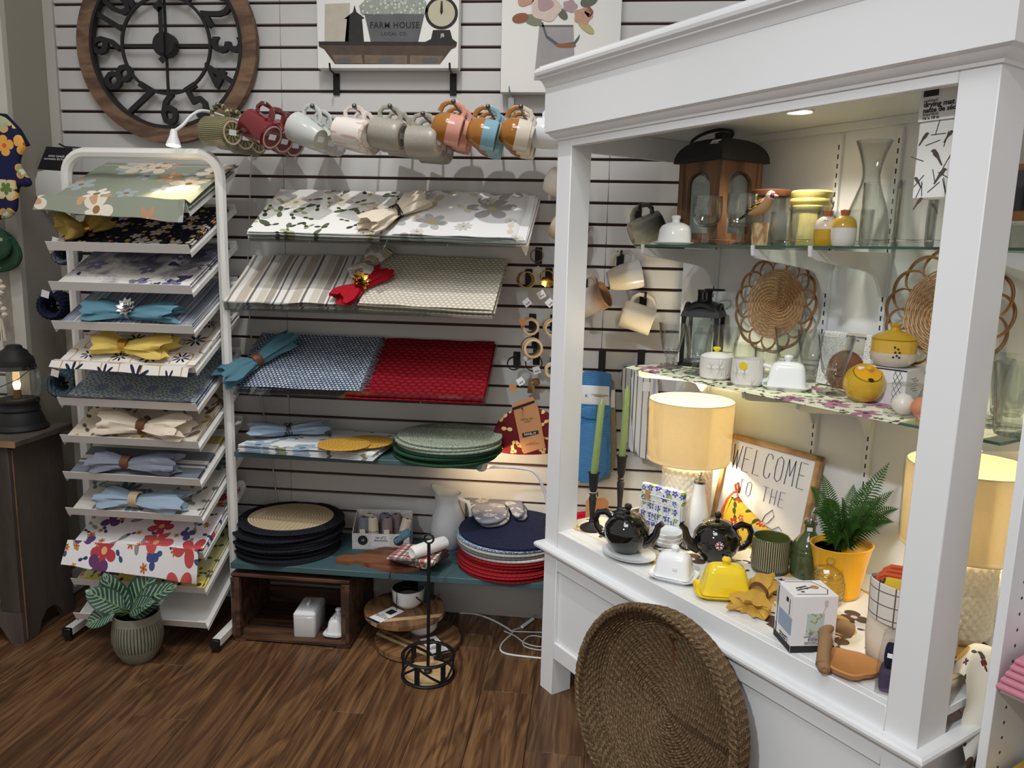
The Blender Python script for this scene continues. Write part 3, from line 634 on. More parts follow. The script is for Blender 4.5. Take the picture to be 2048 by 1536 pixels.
# ---------------------------------------------------------------- napkins pulled through rings
def napkin(name_label, mat, M, L1=.1, L2=.13, W1=.05, W2=.06, h=.035, ring=('leather', 'band'), seed=1, group='napkins in rings', w0=.019):
    r = random.Random(seed); ph = [r.uniform(0, 6.28) for _ in range(6)]
    t = thing('napkin', name_label, 'napkin', group=group); nx, ns = 22, 26; vs = []; fs = []; uvs = []
    for i in range(nx + 1):
        s = i / nx * 2 - 1; L, W = (L1, W1) if s < 0 else (L2, W2); q = abs(s)
        w = w0 + (W - w0) * min(1, q * 1.35) ** .8 * (1 - .12 * max(0, q - .75) * 4); hh = (w0 * 1.5 + (h - w0 * 1.5) * min(1, q * 1.6) ** .8)
        for k in range(ns):
            a = 2 * pi * k / ns
            rip = 1 + (.10 + .10 * q) * sin(6 * a + ph[0] + 2.2 * s) + .07 * sin(11 * a + ph[1] - 3 * s)
            x = s * L * (1 + (.10 * sin(3 * a + ph[2]) + .06 * sin(8 * a + ph[3])) * q ** 3)
            y = w * cos(a) * rip + .10 * W * sin(2.2 * s + ph[4]) * q; z = hh * .5 * sin(a) * rip + hh * .5
            vs.append((x, y, max(.0005, z))); uvs.append((x, a * .03))
    for i in range(nx):
        for k in range(ns):
            l = (k + 1) % ns; fs.append((i * ns + k, i * ns + l, (i + 1) * ns + l, (i + 1) * ns + k))
    # sunken ends so the folds read as open cloth
    for e, i in ((-1, 0), (1, nx)):
        b = len(vs); cx = sum(vs[i * ns + k][0] for k in range(ns)) / ns - e * .03; cy = sum(vs[i * ns + k][1] for k in range(ns)) / ns; cz = sum(vs[i * ns + k][2] for k in range(ns)) / ns
        vs.append((cx, cy, cz)); uvs.append((0, 0))
        for k in range(ns): fs.append((i * ns + k, i * ns + (k + 1) % ns, b))
    MB().add(vs, fs, uvs).build('cloth', mat, t, ang=60)
    rm, kind = ring; rr = w0 * 1.16; g = MB(); g.x = TR(0, 0, w0 * .98) @ RY(90)
    if kind == 'band': g.lathe([(rr, -.016), (rr + .003, -.015), (rr + .003, .015), (rr, .016), (rr - .001, .015), (rr - .001, -.015), (rr, -.016)], 24, cap=False); g.build('napkin_ring', rm, t)
    elif kind == 'wire':
        for q, zz in enumerate((-.009, -.003, .004, .010)): g.tube([((rr + .002) * cos(a), (rr + .002) * sin(a), zz + .004 * sin(2 * a + q)) for a in (2 * pi * k / 24 for k in range(24))], .0018, 6, True)
        g.build('napkin_ring', rm, t)
    elif kind == 'bead':
        for q, zz in enumerate((-.012, -.004, .004, .012)): g.tube([((rr + .003) * cos(a), (rr + .003) * sin(a), zz) for a in (2 * pi * k / 20 for k in range(20))], .0042, 8, True)
        g.build('napkin_ring', rm, t)
    else:   # flower medallion on a plain ring
        g.lathe([(rr, -.006), (rr + .003, -.006), (rr + .003, .006), (rr, .006), (rr, -.006)], 24, cap=False); rg = g.build('napkin_ring', rm, t)
        f = MB(); zt = w0 * 2.2
        for lay, (n, R, lz) in enumerate(((10, .034, 0), (8, .026, .004), (6, .016, .008))):
            for k in range(n):
                a = 2 * pi * (k + .5 * lay) / n; f.x = TR(0, -.008, zt + lz) @ RX(35) @ MX.Rotation(a, 4, 'Z')
                f.add([(0, -.003, 0), (R * .6, -R * .26, .004), (R, 0, .009), (R * .6, R * .26, .004), (0, .003, 0), (R * .6, 0, .0005)], [(0, 1, 5), (1, 2, 5), (2, 3, 5), (3, 4, 5), (4, 0, 5), (0, 4, 3, 2, 1)])
        f.x = TR(0, -.008, zt + .012); f.lathe([(0, .006), (.006, .004), (.008, 0)], 10, cap=False)
        f.build('flower_medallion', rm, rg, ang=20)
    setm(t, M); return t
def tr(i, x, y, rz=0, dz=.021): return trayM(i) @ TR(x, y, dz) @ RZ(rz)
napkin('ochre napkin bunched at the left of the navy daisy placemats', 'khaki_cloth', tr(1, -.155, .085, 50), .07, .08, .055, .05, .085, ('gold', 'band'), 3)
napkin('aqua napkin in a silver flower ring on the blue striped placemats', 'aqua_cloth', tr(3, .005, .055, -2), .145, .165, .055, .045, .05, ('silver', 'flower'), 4)
napkin('yellow napkin in a gold band on the star lattice placemats', 'yellow_cloth', tr(4, -.03, .075, -5, .025), .10, .165, .05, .06, .055, ('gold', 'band'), 6)
napkin('cream napkin in a brown leather ring on the blue-flowered cream placemats', 'cream_cloth', tr(6, .03, .055, -2), .15, .16, .058, .06, .055, ('leather', 'band'), 7)
napkin('grey-blue chambray napkin in a brown leather ring on the banded placemats', 'chambray', tr(7, -.035, .05, -1), .12, .18, .05, .045, .05, ('leather', 'band'), 8)
napkin('pale blue napkin in a beige beaded ring on the teal bloom placemats', 'sky_cloth', tr(8, -.01, .05, -3), .13, .18, .05, .05, .045, ('rope', 'bead'), 9)
def spline(P, m=5):
    o = []; n = len(P)
    for i in range(n - 1):
        a, b, c, d = P[max(i - 1, 0)], P[i], P[i + 1], P[min(i + 2, n - 1)]
        for k in range(m):
            t = k / m; o.append(.5 * (2 * b + (c - a) * t + (2 * a - 5 * b + 4 * c - d) * t * t + (3 * b - a - 3 * c + d) * t ** 3))
    return o + [P[-1]]
# ---------------------------------------------------------------- helpers for flat outlines and puffy cloth shapes
def pxprint(name, pts, Y, mat, parent, th=.0006, fn=None):
    """a flat printed shape on a plane facing the room"""
    q = [(fn or (lambda a, b: onY(a, b, Y)))(a, b) for a, b in pts]; inv = parent.matrix_world.inverted() if parent else MX.Identity(4)
    nrm = (q[1] - q[0]).cross(q[2] - q[0])
    d = V((0, -th, 0)); n = len(q); vs = [inv @ p for p in q] + [inv @ (p + d) for p in q]
    fs = [tuple(range(n)), tuple(range(n, 2 * n))] + [(i, (i + 1) % n, n + (i + 1) % n, n + i) for i in range(n)]
    return MB().add(vs, fs, [(p.x, p.z) for p in q] * 2).build(name, mat, parent, False)
def smooth_poly(pts, it=2):
    for _ in range(it):
        o = []
        for i, p in enumerate(pts):
            q = pts[(i + 1) % len(pts)]; o += [(p[0] * .75 + q[0] * .25, p[1] * .75 + q[1] * .25), (p[0] * .25 + q[0] * .75, p[1] * .25 + q[1] * .75)]
        pts = o
    return pts
def pillow(mb, poly, t, inset=.012, rings=4, z0=0.0):
    """puffy slab in xy from an outline, thickness t along z"""
    n = len(poly); A = sum(poly[i][0] * poly[(i + 1) % n][1] - poly[(i + 1) % n][0] * poly[i][1] for i in range(n))
    sg = 1 if A > 0 else -1; nr = []
    for i in range(n):
        a, b = poly[i - 1], poly[(i + 1) % n]; dx, dy = b[0] - a[0], b[1] - a[1]; l = sqrt(dx * dx + dy * dy) or 1
        nr.append((-dy / l * sg, dx / l * sg))
    vs = []; uv = []; R = 2 * rings + 1
    for k in range(R):
        c = -1 + 2 * k / (R - 1); z = z0 + t / 2 + t / 2 * sin(c * pi / 2); d = inset * (1 - cos(c * pi / 2))
        for i in range(n): p = (poly[i][0] + nr[i][0] * d, poly[i][1] + nr[i][1] * d); vs.append((p[0], p[1], z)); uv.append(p)
    fs = [tuple(range(n))[::-sg], tuple((R - 1) * n + i for i in range(n))[::sg]]
    for k in range(R - 1):
        for i in range(n): j = (i + 1) % n; fs.append((k * n + i, k * n + j, (k + 1) * n + j, (k + 1) * n + i))
    return mb.add(vs, fs, uv)
WALLF = MX(((1, 0, 0, 0), (0, 0, -1, 0), (0, 1, 0, 0), (0, 0, 0, 1)))     # x right, y up, z towards the room
def px2wall(pts, Y, o):
    return [((lambda p: (p.x - o.x, p.z - o.z))(onY(a, b, Y))) for a, b in pts]
def tagcard(parent, M, w=.018, h=.026, mat='tag_white', bars=True, name='price_tag'):
    o = MB().box((0, 0, 0), (w, h, .0006)).build(name, mat, parent); o.matrix_local = M
    if bars:
        b = MB()
        for k in range(5): b.box((-w * .28 + k * w * .14, -h * .18, .0005), (w * (.05 + .05 * (k % 2)), h * .22, .0004))
        b.build('barcode', 'ink', o)
    return o
# ---------------------------------------------------------------- left: distressed cabinet, lantern, hung cloths
X1, Y0, ZT = -1.976, -.483, .752
dc = thing('wood_cabinet', 'distressed grey-brown wooden cabinet at the left edge under the black lantern', 'cabinet', (X1, Y0, 0))
def foot_poly(L): return [(0, 0), (.055, 0), (.075, .045), (.105, .075), (L - .105, .075), (L - .075, .045), (L - .055, 0), (L, 0), (L, ZT - .024), (0, ZT - .024)]
s = MB(); s.x = MX(((0, 0, -1, 0), (1, 0, 0, 0), (0, 1, 0, 0), (0, 0, 0, 1))); s.prism(foot_poly(.255), .02); s.build('side_panel', 'cab_wood', dc)
s = MB(); s.x = TR(-.56) @ MX(((0, 0, -1, 0), (1, 0, 0, 0), (0, 1, 0, 0), (0, 0, 0, 1))); s.prism(foot_poly(.255), .02); s.build('side_panel', 'cab_wood', dc)
s = MB(); s.x = TR(0, -.002, 0) @ MX(((-1, 0, 0, 0), (0, 0, -1, 0), (0, 1, 0, 0), (0, 0, 0, 1)))
s.prism([(0, 0), (.05, 0), (.085, .06), (.11, .075), (.47, .075), (.495, .06), (.53, 0), (.58, 0), (.58, .12), (0, .12)], .018); s.build('plinth_rail', 'cab_wood', dc)
for x in (-.04, -.54): MB().box((x, -.011, .425), (.08, .018, .61), .002).build('stile', 'cab_wood', dc)
MB().box((-.29, -.011, .70), (.42, .018, .05), .002).build('top_rail', 'cab_wood', dc)
for z in (.125, .42): MB().box((-.29, .12, z), (.54, .24, .018)).build('shelf_board', 'cab_wood', dc)
MB().box((-.29, .248, .42), (.56, .012, .6)).build('back_board', 'cab_wood', dc)
tp = MB().box((-.275, .118, ZT - .012), (.63, .30, .024), .004).build('top_board', 'cab_wood', dc)
e = MB().box((-.275, -.0325, ZT - .013), (.63, .003, .02)).build('worn_edge', 'cab_wood_edge', tp)
MB().box((.0008, -.0012, .36), (.003, .003, .70)).build('worn_corner', 'cab_wood_edge', dc)
MB().box((-.085, -.021, .715), (.03, .002, .022)).build('price_strip', 'tag_white', dc)
for k, (z, lab) in enumerate(((.134, 'lower folded white towel inside the left wooden cabinet'), (.164, 'upper folded white towel with a yellow flower inside the left wooden cabinet'))):
    t = thing('folded_towel', lab, 'towel', (X1 - .20, Y0 + .10, z), 0, 'towels in the wooden cabinet'); b = MB(); pillow(b, [(-.11, -.09), (.11, -.09), (.11, .09), (-.11, .09)], .028, .01); b.build('cloth', 'matte_white', t)
    if k:
        f = MB(); f.x = TR(.07, -.091, .014) @ RX(90)
        for q in range(6): f.x = TR(.085, -.0915, .014) @ RX(90) @ RZ(60 * q); f.prism([(0, -.004), (.012, -.005), (.015, 0), (.012, .005), (0, .004)], .001)
        f.build('flower_print', 'yellow_gloss', t)
LP = onY(40, 848, -.335); LP.z = ZT
ln = thing('bulb_lantern', 'black metal lantern with a lit bulb behind glass on the wooden cabinet', 'lantern', LP)
MB().lathe([(0, 0), (.092, 0), (.094, .006), (.09, .014), (.086, .02), (.083, .022), (.08, .036), (.072, .055), (.066, .066), (.069, .07), (.069, .076), (.066, .08), (.066, .096), (.069, .1), (.069, .108), (.064, .112), (.0, .112)], 40).build('base', 'black_iron', ln)
MB().lathe([(.062, .112), (.072, .125), (.079, .15), (.080, .18), (.075, .21), (.066, .232)], 40, cap=False).build('glass_globe', 'glass_pane', ln)
MB().lathe([(0, .305), (.02, .306), (.026, .302), (.028, .294), (.042, .285), (.046, .274), (.058, .262), (.063, .25), (.063, .226), (.067, .224), (.067, .218), (.0, .218)], 40).build('cap', 'black_iron', ln)
MB().lathe([(0, .112), (.013, .112), (.013, .143), (.010, .145), (0, .145)], 16).build('bulb_socket', 'kraft_dark', ln)
bl = MB().lathe([(0, .143), (.008, .145), (.011, .153), (.0125, .163), (.010, .172), (.0, .177)], 18).build('bulb', 'bulb_warm', ln)
MB().tube([(.064, 0, .232), (.072, -.01, .225), (.05, -.058, .19), (.0, -.084, .165), (-.05, -.058, .19), (-.072, -.01, .225), (-.064, 0, .232)], .0016, 6).build('bail_handle', 'black_iron', ln)
for sx in (-1, 1):
    MB().lathe([(.003, 0), (.003, .014), (.005, .014), (.005, .018), (0, .018)], 8).build('side_screw', 'black_iron', ln).matrix_local = TR(sx * .062, 0, .235) @ RY(90 * sx)
    MB().lathe([(.002, 0), (.002, .012), (.004, .012), (.004, .016), (0, .016)], 8).build('side_screw', 'black_iron', ln).matrix_local = TR(sx * .066, 0, .106) @ RY(90 * sx)
lamp('POINT', 'lantern_bulb', LP + V((0, 0, .16)), .9, (1, .62, .3), size=.012)
# navy oven mitt
o = onY(20, 330, -.30); t = thing('oven_mitt', 'navy oven mitt printed with orange produce labels hanging at the left edge', 'oven mitt', o)
P = smooth_poly(px2wall([(-60, 250), (-20, 228), (18, 232), (46, 262), (62, 292), (48, 312), (44, 330), (72, 366), (62, 376), (44, 372), (42, 392), (40, 425), (20, 440), (-20, 440), (-50, 400), (-65, 320)], -.30, o))
b = MB(); b.x = WALLF; pillow(b, P, .026, .014); b.build('quilted_body', 'print_produce', t)
top = px2wall([(-62, 252), (-20, 229), (18, 233), (45, 262), (62, 292)], -.30, o); b = MB(); b.tube([(a, -.013, c) for a, c in top], .007, 8); b.build('binding', 'navy_cloth', t)
# two green pot holders
for k, (dx, dy, sc, lab) in enumerate(((0, 0, 1.0, 'larger dark green quilted pot holder hanging below the navy oven mitt'), (-16, -14, .86, 'smaller front green pot holder hanging below the navy oven mitt'))):
    Y = -.27 - .022 * k; o = onY(5 + dx, 490 + dy, Y); P = smooth_poly(px2wall([(5 + dx + sc * a, 490 + dy + sc * c) for a, c in ((-60, -28), (-18, -34), (18, -22), (38, 8), (40, 30), (24, 48), (-14, 54), (-60, 40))], Y, o))
    t = thing('pot_holder', lab, 'pot holder', o, 0, 'green pot holders'); b = MB(); b.x = WALLF; pillow(b, P, .014, .01); b.build('quilted_pad', 'print_green', t)
    MB().tube([(p[0], -.007, p[1]) for p in P], .006, 6, True).build('binding', 'braid_green', t)
# bead garland
o = onY(4, 610, -.26); t = thing('bead_garland', 'cream wooden bead garland with tassel hanging beside the lantern', 'garland', o); b = MB()
for k in range(7): b.x = TR(.006 + .012 * sin(k * 1.4), -.01, .085 - k * .02); b.lathe([(.0, -.011), (.007, -.009), (.0115, 0), (.007, .009), (0, .011)], 12)
b.build('beads', 'cream_cloth', t); b = MB()
for k in range(14): b.tube([(.004 * cos(k), -.012 + .004 * sin(k), -.05), (.014 * cos(k * 1.7), -.012 + .010 * sin(k * 1.7), -.13)], .0022, 5)
b.build('tassel', 'cream_cloth', t)
# oven towel on a header card beside the rack
Yt = -.10; o = onY(115, 300, Yt); t = thing('oven_towel', 'white hanging oven towel with black header card beside the rack', 'towel', o)
P = px2wall([(98, 294), (150, 297), (141, 343), (80, 339)], Yt, o); b = MB(); b.x = WALLF; b.prism(P[::-1] if False else P, .002, .012); b.build('header_card', 'card_black', t)
P = px2wall([(81, 338), (141, 343), (128, 402), (100, 404), (66, 392), (74, 360)], Yt, o); b = MB(); b.x = WALLF; pillow(b, smooth_poly(P, 1), .014, .006); b.build('cloth', 'matte_white', t)
P = px2wall([(66, 390), (100, 402), (101, 410), (72, 406), (64, 400)], Yt, o); b = MB(); b.x = WALLF; pillow(b, P, .016, .004); b.build('dark_hem', 'navy_cloth', t)
def wtext(body, px, py, Y, size, mat, parent, rot=0, off=.0135, align='CENTER', sx=1.0, bold=0.0, spacing=1.0):
    p = parent.matrix_world.inverted() @ (onY(px, py, Y) + V((0, -off, 0))); return text(body, size, mat, parent, MX.Translation(p) @ RX(90) @ RZ(rot), align=align, sx=sx, bold=bold, spacing=spacing)
bpy.context.view_layer.update()
wtext('oven towel', 118, 313, Yt, .014, 'ink_white', t, -2, .0150); wtext('serviette de four', 116, 319, Yt, .013, 'ink_white', t, -2, .0150)
MB().tube([(.03, .09, .02), (.03, .0, .012), (.03, -.03, .018)], .003, 6).build('wall_hook', 'black_metal', t)
# rolled braided mats hung behind the rack's left post
for px, py, m, nm, rr in ((124, 508, 'braid_slate', 'slate blue', .040), (103, 612, 'braid_navy', 'dark navy', .052), (122, 768, 'braid_teal', 'teal', .055)):
    o = onY(px, py, -.24); t = thing('rolled_mat', '%s rolled chunky mat hanging left of the white rack' % nm, 'rolled mat', o, 0, 'rolled mats left of the rack')
    b = MB(); b.x = RX(90) @ RY(12)
    b.lathe([(rr * .42, -.085), (rr * .5, -.01), (rr * .62, .012), (rr * .8, .018), (rr * .96, .008), (rr, -.015), (rr * .97, -.08), (rr * .42, -.085)], 72, lambda a, i, r, z: r * (1 + (.035 if i in (2, 3, 4, 5, 6) else 0) * sin(a * 22)), cap=False)
    b.build('roll', m, t); c = MB().box((0, 0, 0), (.03, .0008, .026)); c.build('price_tag', 'tag_white', t).matrix_local = TR(.0, -.028, .045) @ RY(15)
    MB().tube([(0, .23, .0), (0, 0, 0.0)], .004, 6).build('wall_hook', 'black_metal', t)
# ---------------------------------------------------------------- wall clock
cc = onY(329, 89, -.045); cR = (onY(511, 89, -.045) - cc).x
ck = thing('wall_clock', 'large round wall clock with wooden rim and open black numerals', 'clock', (cc.x, 0, cc.z))
def ringm(r0, r1, y0, y1, seg=72): b = MB(); b.x = RX(90); b.lathe([(r0, -y0), (r1, -y0), (r1, -y1), (r0, -y1), (r0, -y0)], seg, cap=False); return b
ringm(cR * .845, cR, -.012, -.042).build('wooden_rim', 'clock_wood', ck)
ringm(cR * .818, cR * .848, -.02, -.046).build('outer_ring', 'black_iron', ck)
ringm(cR * .478, cR * .505, -.03, -.04).build('inner_ring', 'black_iron', ck)
for k in range(4): b = MB(); b.x = RY(90 * k); b.box((0, -.034, cR * .30), (.008, .008, cR * .38)); b.build('spoke', 'black_iron', ck)
b = MB(); b.x = RX(90); b.lathe([(0, .02), (cR * .125, .02), (cR * .125, .052), (cR * .115, .056), (0, .056)], 32); b.build('hub', 'black_iron', ck)
for h in range(1, 13):
    a = rad(90 - 30 * h); rr = cR * .66; inward = h in (4, 5, 6, 7, 8); rot = math.degrees(a) - 90 + (180 if inward else 0)
    text(str(h), cR * .49, 'black_iron', ck, TR(rr * cos(a), -.03, rr * sin(a)) @ RX(90) @ RZ(rot), 'numeral', .008, 'CENTER', .84, .0026)
b = MB(); b.box((0, -.06, cR * .20), (.012, .003, cR * .62)); b.box((0, -.06, cR * .5), (.022, .003, .05), 0, RY(45)); b.build('minute_hand', 'black_iron', ck)
b = MB(); b.box((0, -.064, cR * .13), (.016, .003, cR * .45)); b.box((-.006, -.064, cR * .36), (.03, .003, .03), 0, RY(45)); b.box((0, -.064, -cR * .16), (.022, .003, .022), 0, RY(45)); b.build('hour_hand', 'black_iron', ck)
bpy.context.view_layer.update()
# ---------------------------------------------------------------- slatwall hooks
def hook(o, z, parent, L=.24, mat='black_metal', ball=False, plate=True, rise=.0):
    b = MB()
    if plate: b.box((o.x, -.004, z - .022), (.026, .004, .05), .001)
    b.tube([(o.x, 0, z), (o.x, -L * .6, z), (o.x, -L, z + rise)], .0042, 8)
    if ball: b.x = TR(o.x, -L, z + rise); b.lathe([(0, -.008), (.0056, -.0056), (.008, 0), (.0056, .0056), (0, .008)], 12)
    return b
# ---------------------------------------------------------------- canvas prints
def canvas(label, x0, x1, yb, ztop):
    Y = -.055; p0 = onY(x0, yb, Y); p1 = onY(x1, yb, Y); t = thing('canvas_print', label, 'picture', (p0.x, 0, p0.z))
    w, h = p1.x - p0.x, ztop - p0.z; MB().box((w / 2, -.035, h / 2), (w, .04, h), .002).build('stretched_canvas', 'matte_white', t); bpy.context.view_layer.update(); return t, Y - .0005
cv, Y = canvas('farmhouse shelf canvas print above the hanging mugs', 635, 917, 137, 2.55)
D('pt_wood', (84, 72, 62), .8, 0, .3, 0, .35, 0, 300, 30); D('pt_woodl', (120, 102, 84), .8, 0, .3, 0, .3, 0, 300, 40); D('pt_dark', (52, 50, 48), .8, 0, .3, 0, .25); D('pt_zinc', (96, 98, 102), .8, 0, .3, 0, .25, 0, 300, 20); D('pt_crock', (186, 180, 166), .8, 0, .3, 0, .12); D('pt_dial', (190, 184, 158), .8); D('pt_steel', (90, 92, 98), .8)
for nm, pts, m in (('painted_crock', [(650, 8), (700, 6), (697, 83), (649, 83)], 'pt_crock'), ('painted_house', [(690, 83), (694, 38), (688, 38), (706, 24), (709, 10), (713, 24), (729, 36), (724, 38), (728, 83)], 'pt_dark'),
                   ('painted_tub', [(729, 28), (849, 28), (836, 85), (742, 85)], 'pt_zinc'), ('painted_scale_foot', [(866, 60), (900, 60), (905, 78), (913, 84), (850, 84), (862, 78)], 'pt_dark'),
                   ('painted_shelf', [(637, 83), (914, 84), (912, 94), (902, 99), (880, 128), (670, 128), (648, 98), (638, 93)], 'pt_wood'), ('painted_shelf_top', [(637, 83), (914, 84), (913, 91), (638, 90)], 'pt_dark'),
                   ('painted_drawer', [(664, 110), (723, 110), (726, 127), (672, 127)], 'pt_woodl'), ('painted_drawer', [(729, 110), (814, 111), (814, 128), (730, 127)], 'pt_woodl'), ('painted_drawer', [(820, 111), (888, 112), (880, 128), (820, 128)], 'pt_woodl'),
                   ('painted_plate', [(676, 116), (700, 115), (703, 121), (698, 126), (676, 126), (671, 121)], 'pt_steel'), ('painted_plate', [(760, 116), (785, 115), (788, 121), (783, 126), (760, 126), (756, 121)], 'pt_steel'), ('painted_plate', [(847, 116), (873, 115), (876, 121), (871, 126), (847, 126), (843, 121)], 'pt_steel'),
                   ('painted_foliage', [(722, 30), (718, 12), (728, 2), (738, -14), (840, -14), (852, 4), (856, 22), (848, 31), (800, 27), (760, 30)], 'print_farmcanvas_sprig')):
    pxprint(nm, pts, Y - (.0004 if nm in ('painted_shelf_top', 'painted_drawer') else .0008 if nm == 'painted_plate' else 0), m, cv)
pxprint('painted_dial', [(883 + 33 * cos(a), 26 + 33 * sin(a)) for a in (2 * pi * k / 28 for k in range(28))], Y, 'pt_dark', cv)
pxprint('painted_dial_face', [(883 + 27 * cos(a), 26 + 27 * sin(a)) for a in (2 * pi * k / 28 for k in range(28))], Y - .0006, 'pt_dial', cv)
pxprint('painted_needle', [(882, 2), (885, 2), (886, 24), (883, 30), (880, 24)], Y - .0012, 'ink', cv)
wtext('FARM HOUSE', 789, 51, Y, .029, 'ink', cv, 0, .0008, sx=.95, bold=.0004, spacing=1.1); wtext('LOCAL CO.', 789, 68, Y, .016, 'ink', cv, 0, .0008, spacing=1.2); wtext('JB', 885, 71, Y, .016, 'ink_white', cv, 0, .0010)
for px in (668, 904):
    o = onY(px, 145, -.03); b = MB(); b.box((o.x, -.004, o.z - .035), (.024, .005, .075), .001); b.tube([(o.x, -.002, o.z - .005), (o.x, -.05, o.z - .002), (o.x, -.072, o.z + .0), (o.x, -.078, o.z + .022)], .0035, 6)
    solo(b, 'canvas_hook', 'black_metal', '%s black hook holding up the farmhouse canvas' % ('left' if px < 700 else 'right'), 'hook', group='canvas hooks')
cv, Y = canvas('flower bouquet in a milk can canvas print left of the cabinet crown', 1000, 1236, 185, 2.55)
D('pt_milk', (160, 156, 158), .8, 0, .3, 0, .2, 0, 300, 15); D('pt_rose', (214, 194, 184), .8, 0, .3, 0, .08); D('pt_rust', (150, 96, 68), .8, 0, .3, 0, .15); D('pt_leaf', (128, 136, 112), .8, 0, .3, 0, .15); D('pt_mauve', (178, 150, 152), .8, 0, .3, 0, .1); D('pt_peach', (196, 150, 128), .8, 0, .3, 0, .1); D('pt_gold', (186, 172, 120), .8, 0, .3, 0, .1); D('pt_mid', (104, 108, 96), .8, 0, .3, 0, .15)
def blob(cx, cy, rx, ry, n=5, rot=0, amp=.12): return [(cx + (rx * (1 + amp * cos(n * a)) * cos(a)) * cos(rot) - ry * (1 + amp * cos(n * a)) * sin(a) * sin(rot), cy + rx * (1 + amp * cos(n * a)) * cos(a) * sin(rot) + ry * (1 + amp * cos(n * a)) * sin(a) * cos(rot)) for a in (2 * pi * k / 30 for k in range(30))]
for nm, pts, m in (('painted_can', [(1079, 50), (1147, 50), (1150, 162), (1068, 160)], 'pt_milk'), ('painted_rim', [(1079, 50), (1146, 50), (1146, 54), (1079, 54)], 'pt_mid'), ('painted_leaf', blob(1066, 40, 16, 12, 2, .3), 'pt_leaf'), ('painted_leaf', blob(1172, 54, 18, 9, 2, .7), 'pt_gold'), ('painted_leaf', blob(1125, 28, 12, 9, 2, .9), 'pt_mid'),
                   ('painted_bud', blob(1041, 36, 15, 11, 2, -.2), 'pt_rust'), ('painted_bud', blob(1050, 0, 16, 12, 3), 'pt_peach'), ('painted_leaf', blob(1178, 2, 16, 12, 2, -.4), 'pt_mid'), ('painted_bloom', blob(1140, 12, 14, 12, 5), 'pt_mauve'), ('painted_bloom', blob(1166, 32, 18, 16, 5), 'pt_peach'), ('painted_bloom', blob(1178, 24, 8, 10, 4), 'pt_rust'), ('painted_rose', blob(1092, 16, 30, 26, 5, 0, .07), 'pt_rose'), ('painted_rose_heart', blob(1090, 8, 16, 14, 3), 'pt_mauve'), ('painted_handle', [(1082, 46), (1086, 44), (1094, 70), (1118, 88), (1148, 84), (1160, 68), (1158, 78), (1148, 92), (1116, 94), (1092, 76)], 'pt_steel'), ('painted_grip', blob(1132, 91, 18, 5, 2), 'pt_rust')):
    pxprint(nm, pts, Y - {'painted_can': 0, 'painted_rim': .0005, 'painted_leaf': .0008, 'painted_handle': .0005, 'painted_grip': .001}.get(nm, .0012 if nm != 'painted_rose_heart' else .002), m, cv)
o = onY(1021, 192, -.03); b = MB(); b.box((o.x, -.004, o.z - .03), (.022, .005, .065), .001); b.tube([(o.x, -.002, o.z), (o.x, -.06, o.z + .002), (o.x, -.08, o.z + .024)], .0032, 6)
solo(b, 'canvas_hook', 'chrome', 'chrome hook holding up the milk can canvas', 'hook')

# ---------------------------------------------------------------- hanging mugs
def twotone(name, lo, hi, zc, rough=.12, soft=.0005, speck=0):
    def f(nm):
        g = G(nm); z = g.sep(g.co('Object'))[2]; m = g.M('DIVIDE', g.M('SUBTRACT', z, zc), soft * 2); m = g.M('ADD', m, .5, None, True)
        n1 = g.noise(g.co('Object'), 90, 3); c = g.mix(m, lin(lo), lin(hi))
        c = g.mix(g.M('MULTIPLY', n1, .12 + speck), c, lin((60, 50, 40)) if speck else lin(lo)); g.P(Base_Color=c, Roughness=rough); g.b.inputs['Coat Weight'].default_value = .3; return g.mat
    MDEF[name] = f
AM = (168, 104, 26)
twotone('mug_pinkamber', AM, (226, 156, 140), .045); twotone('mug_blueamber', AM, (120, 176, 196), .045); twotone('mug_whiteamber', AM, (226, 216, 200), .045)
twotone('mug_copper', (222, 214, 204), (166, 116, 72), .06, .15, .03); twotone('mug_rust', (206, 190, 168), (130, 48, 28), .04, .15, .006); twotone('mug_night', (170, 168, 150), (20, 22, 34), .055, .15, .035); twotone('mug_sand', (206, 200, 190), (150, 104, 66), .07, .2, .02); twotone('mug_leafy', (226, 214, 190), (222, 218, 214), .05, .2, .02)
D('mug_red', (112, 14, 26), .08, 0, .5, .5); D('mug_celadon', (188, 194, 190), .18, 0, .5, .2, .04); D('mug_pinkclay', (214, 200, 190), .3, 0, .5, .2, .03); D('mug_speckle', (158, 154, 140), .35, 0, .5, .1, .18, 0, 300, 220); D('mug_cream', (214, 204, 182), .3, 0, .5, .2, .05)
D('mug_base', (206, 180, 160), .7)
def _leafmug(nm):
    g = G(nm); col = g.motif(lin((226, 217, 210)), g.map(g.co(), (.27, .11, 1)), 46, .5, 2, 2.2, (190, 160, 146), (204, 178, 166), 1.0, 2.2); g.P(Base_Color=col, Roughness=.3); g.b.inputs['Coat Weight'].default_value = .2; return g.mat
MDEF['mug_leafpink'] = _leafmug
def _ribmug(nm):
    g = G(nm); a = g.M('FRACT', g.M('MULTIPLY', g.sep(g.co())[0], 46.0)); c = g.mix(g.M('LESS_THAN', a, .3), lin((70, 72, 34)), lin((172, 164, 116))); g.P(Base_Color=c, Roughness=.2); g.b.inputs['Coat Weight'].default_value = .3; g.bump(g.M('SINE', g.M('MULTIPLY', a, pi)), .4, .002); return g.mat
MDEF['mug_ribolive'] = _ribmug
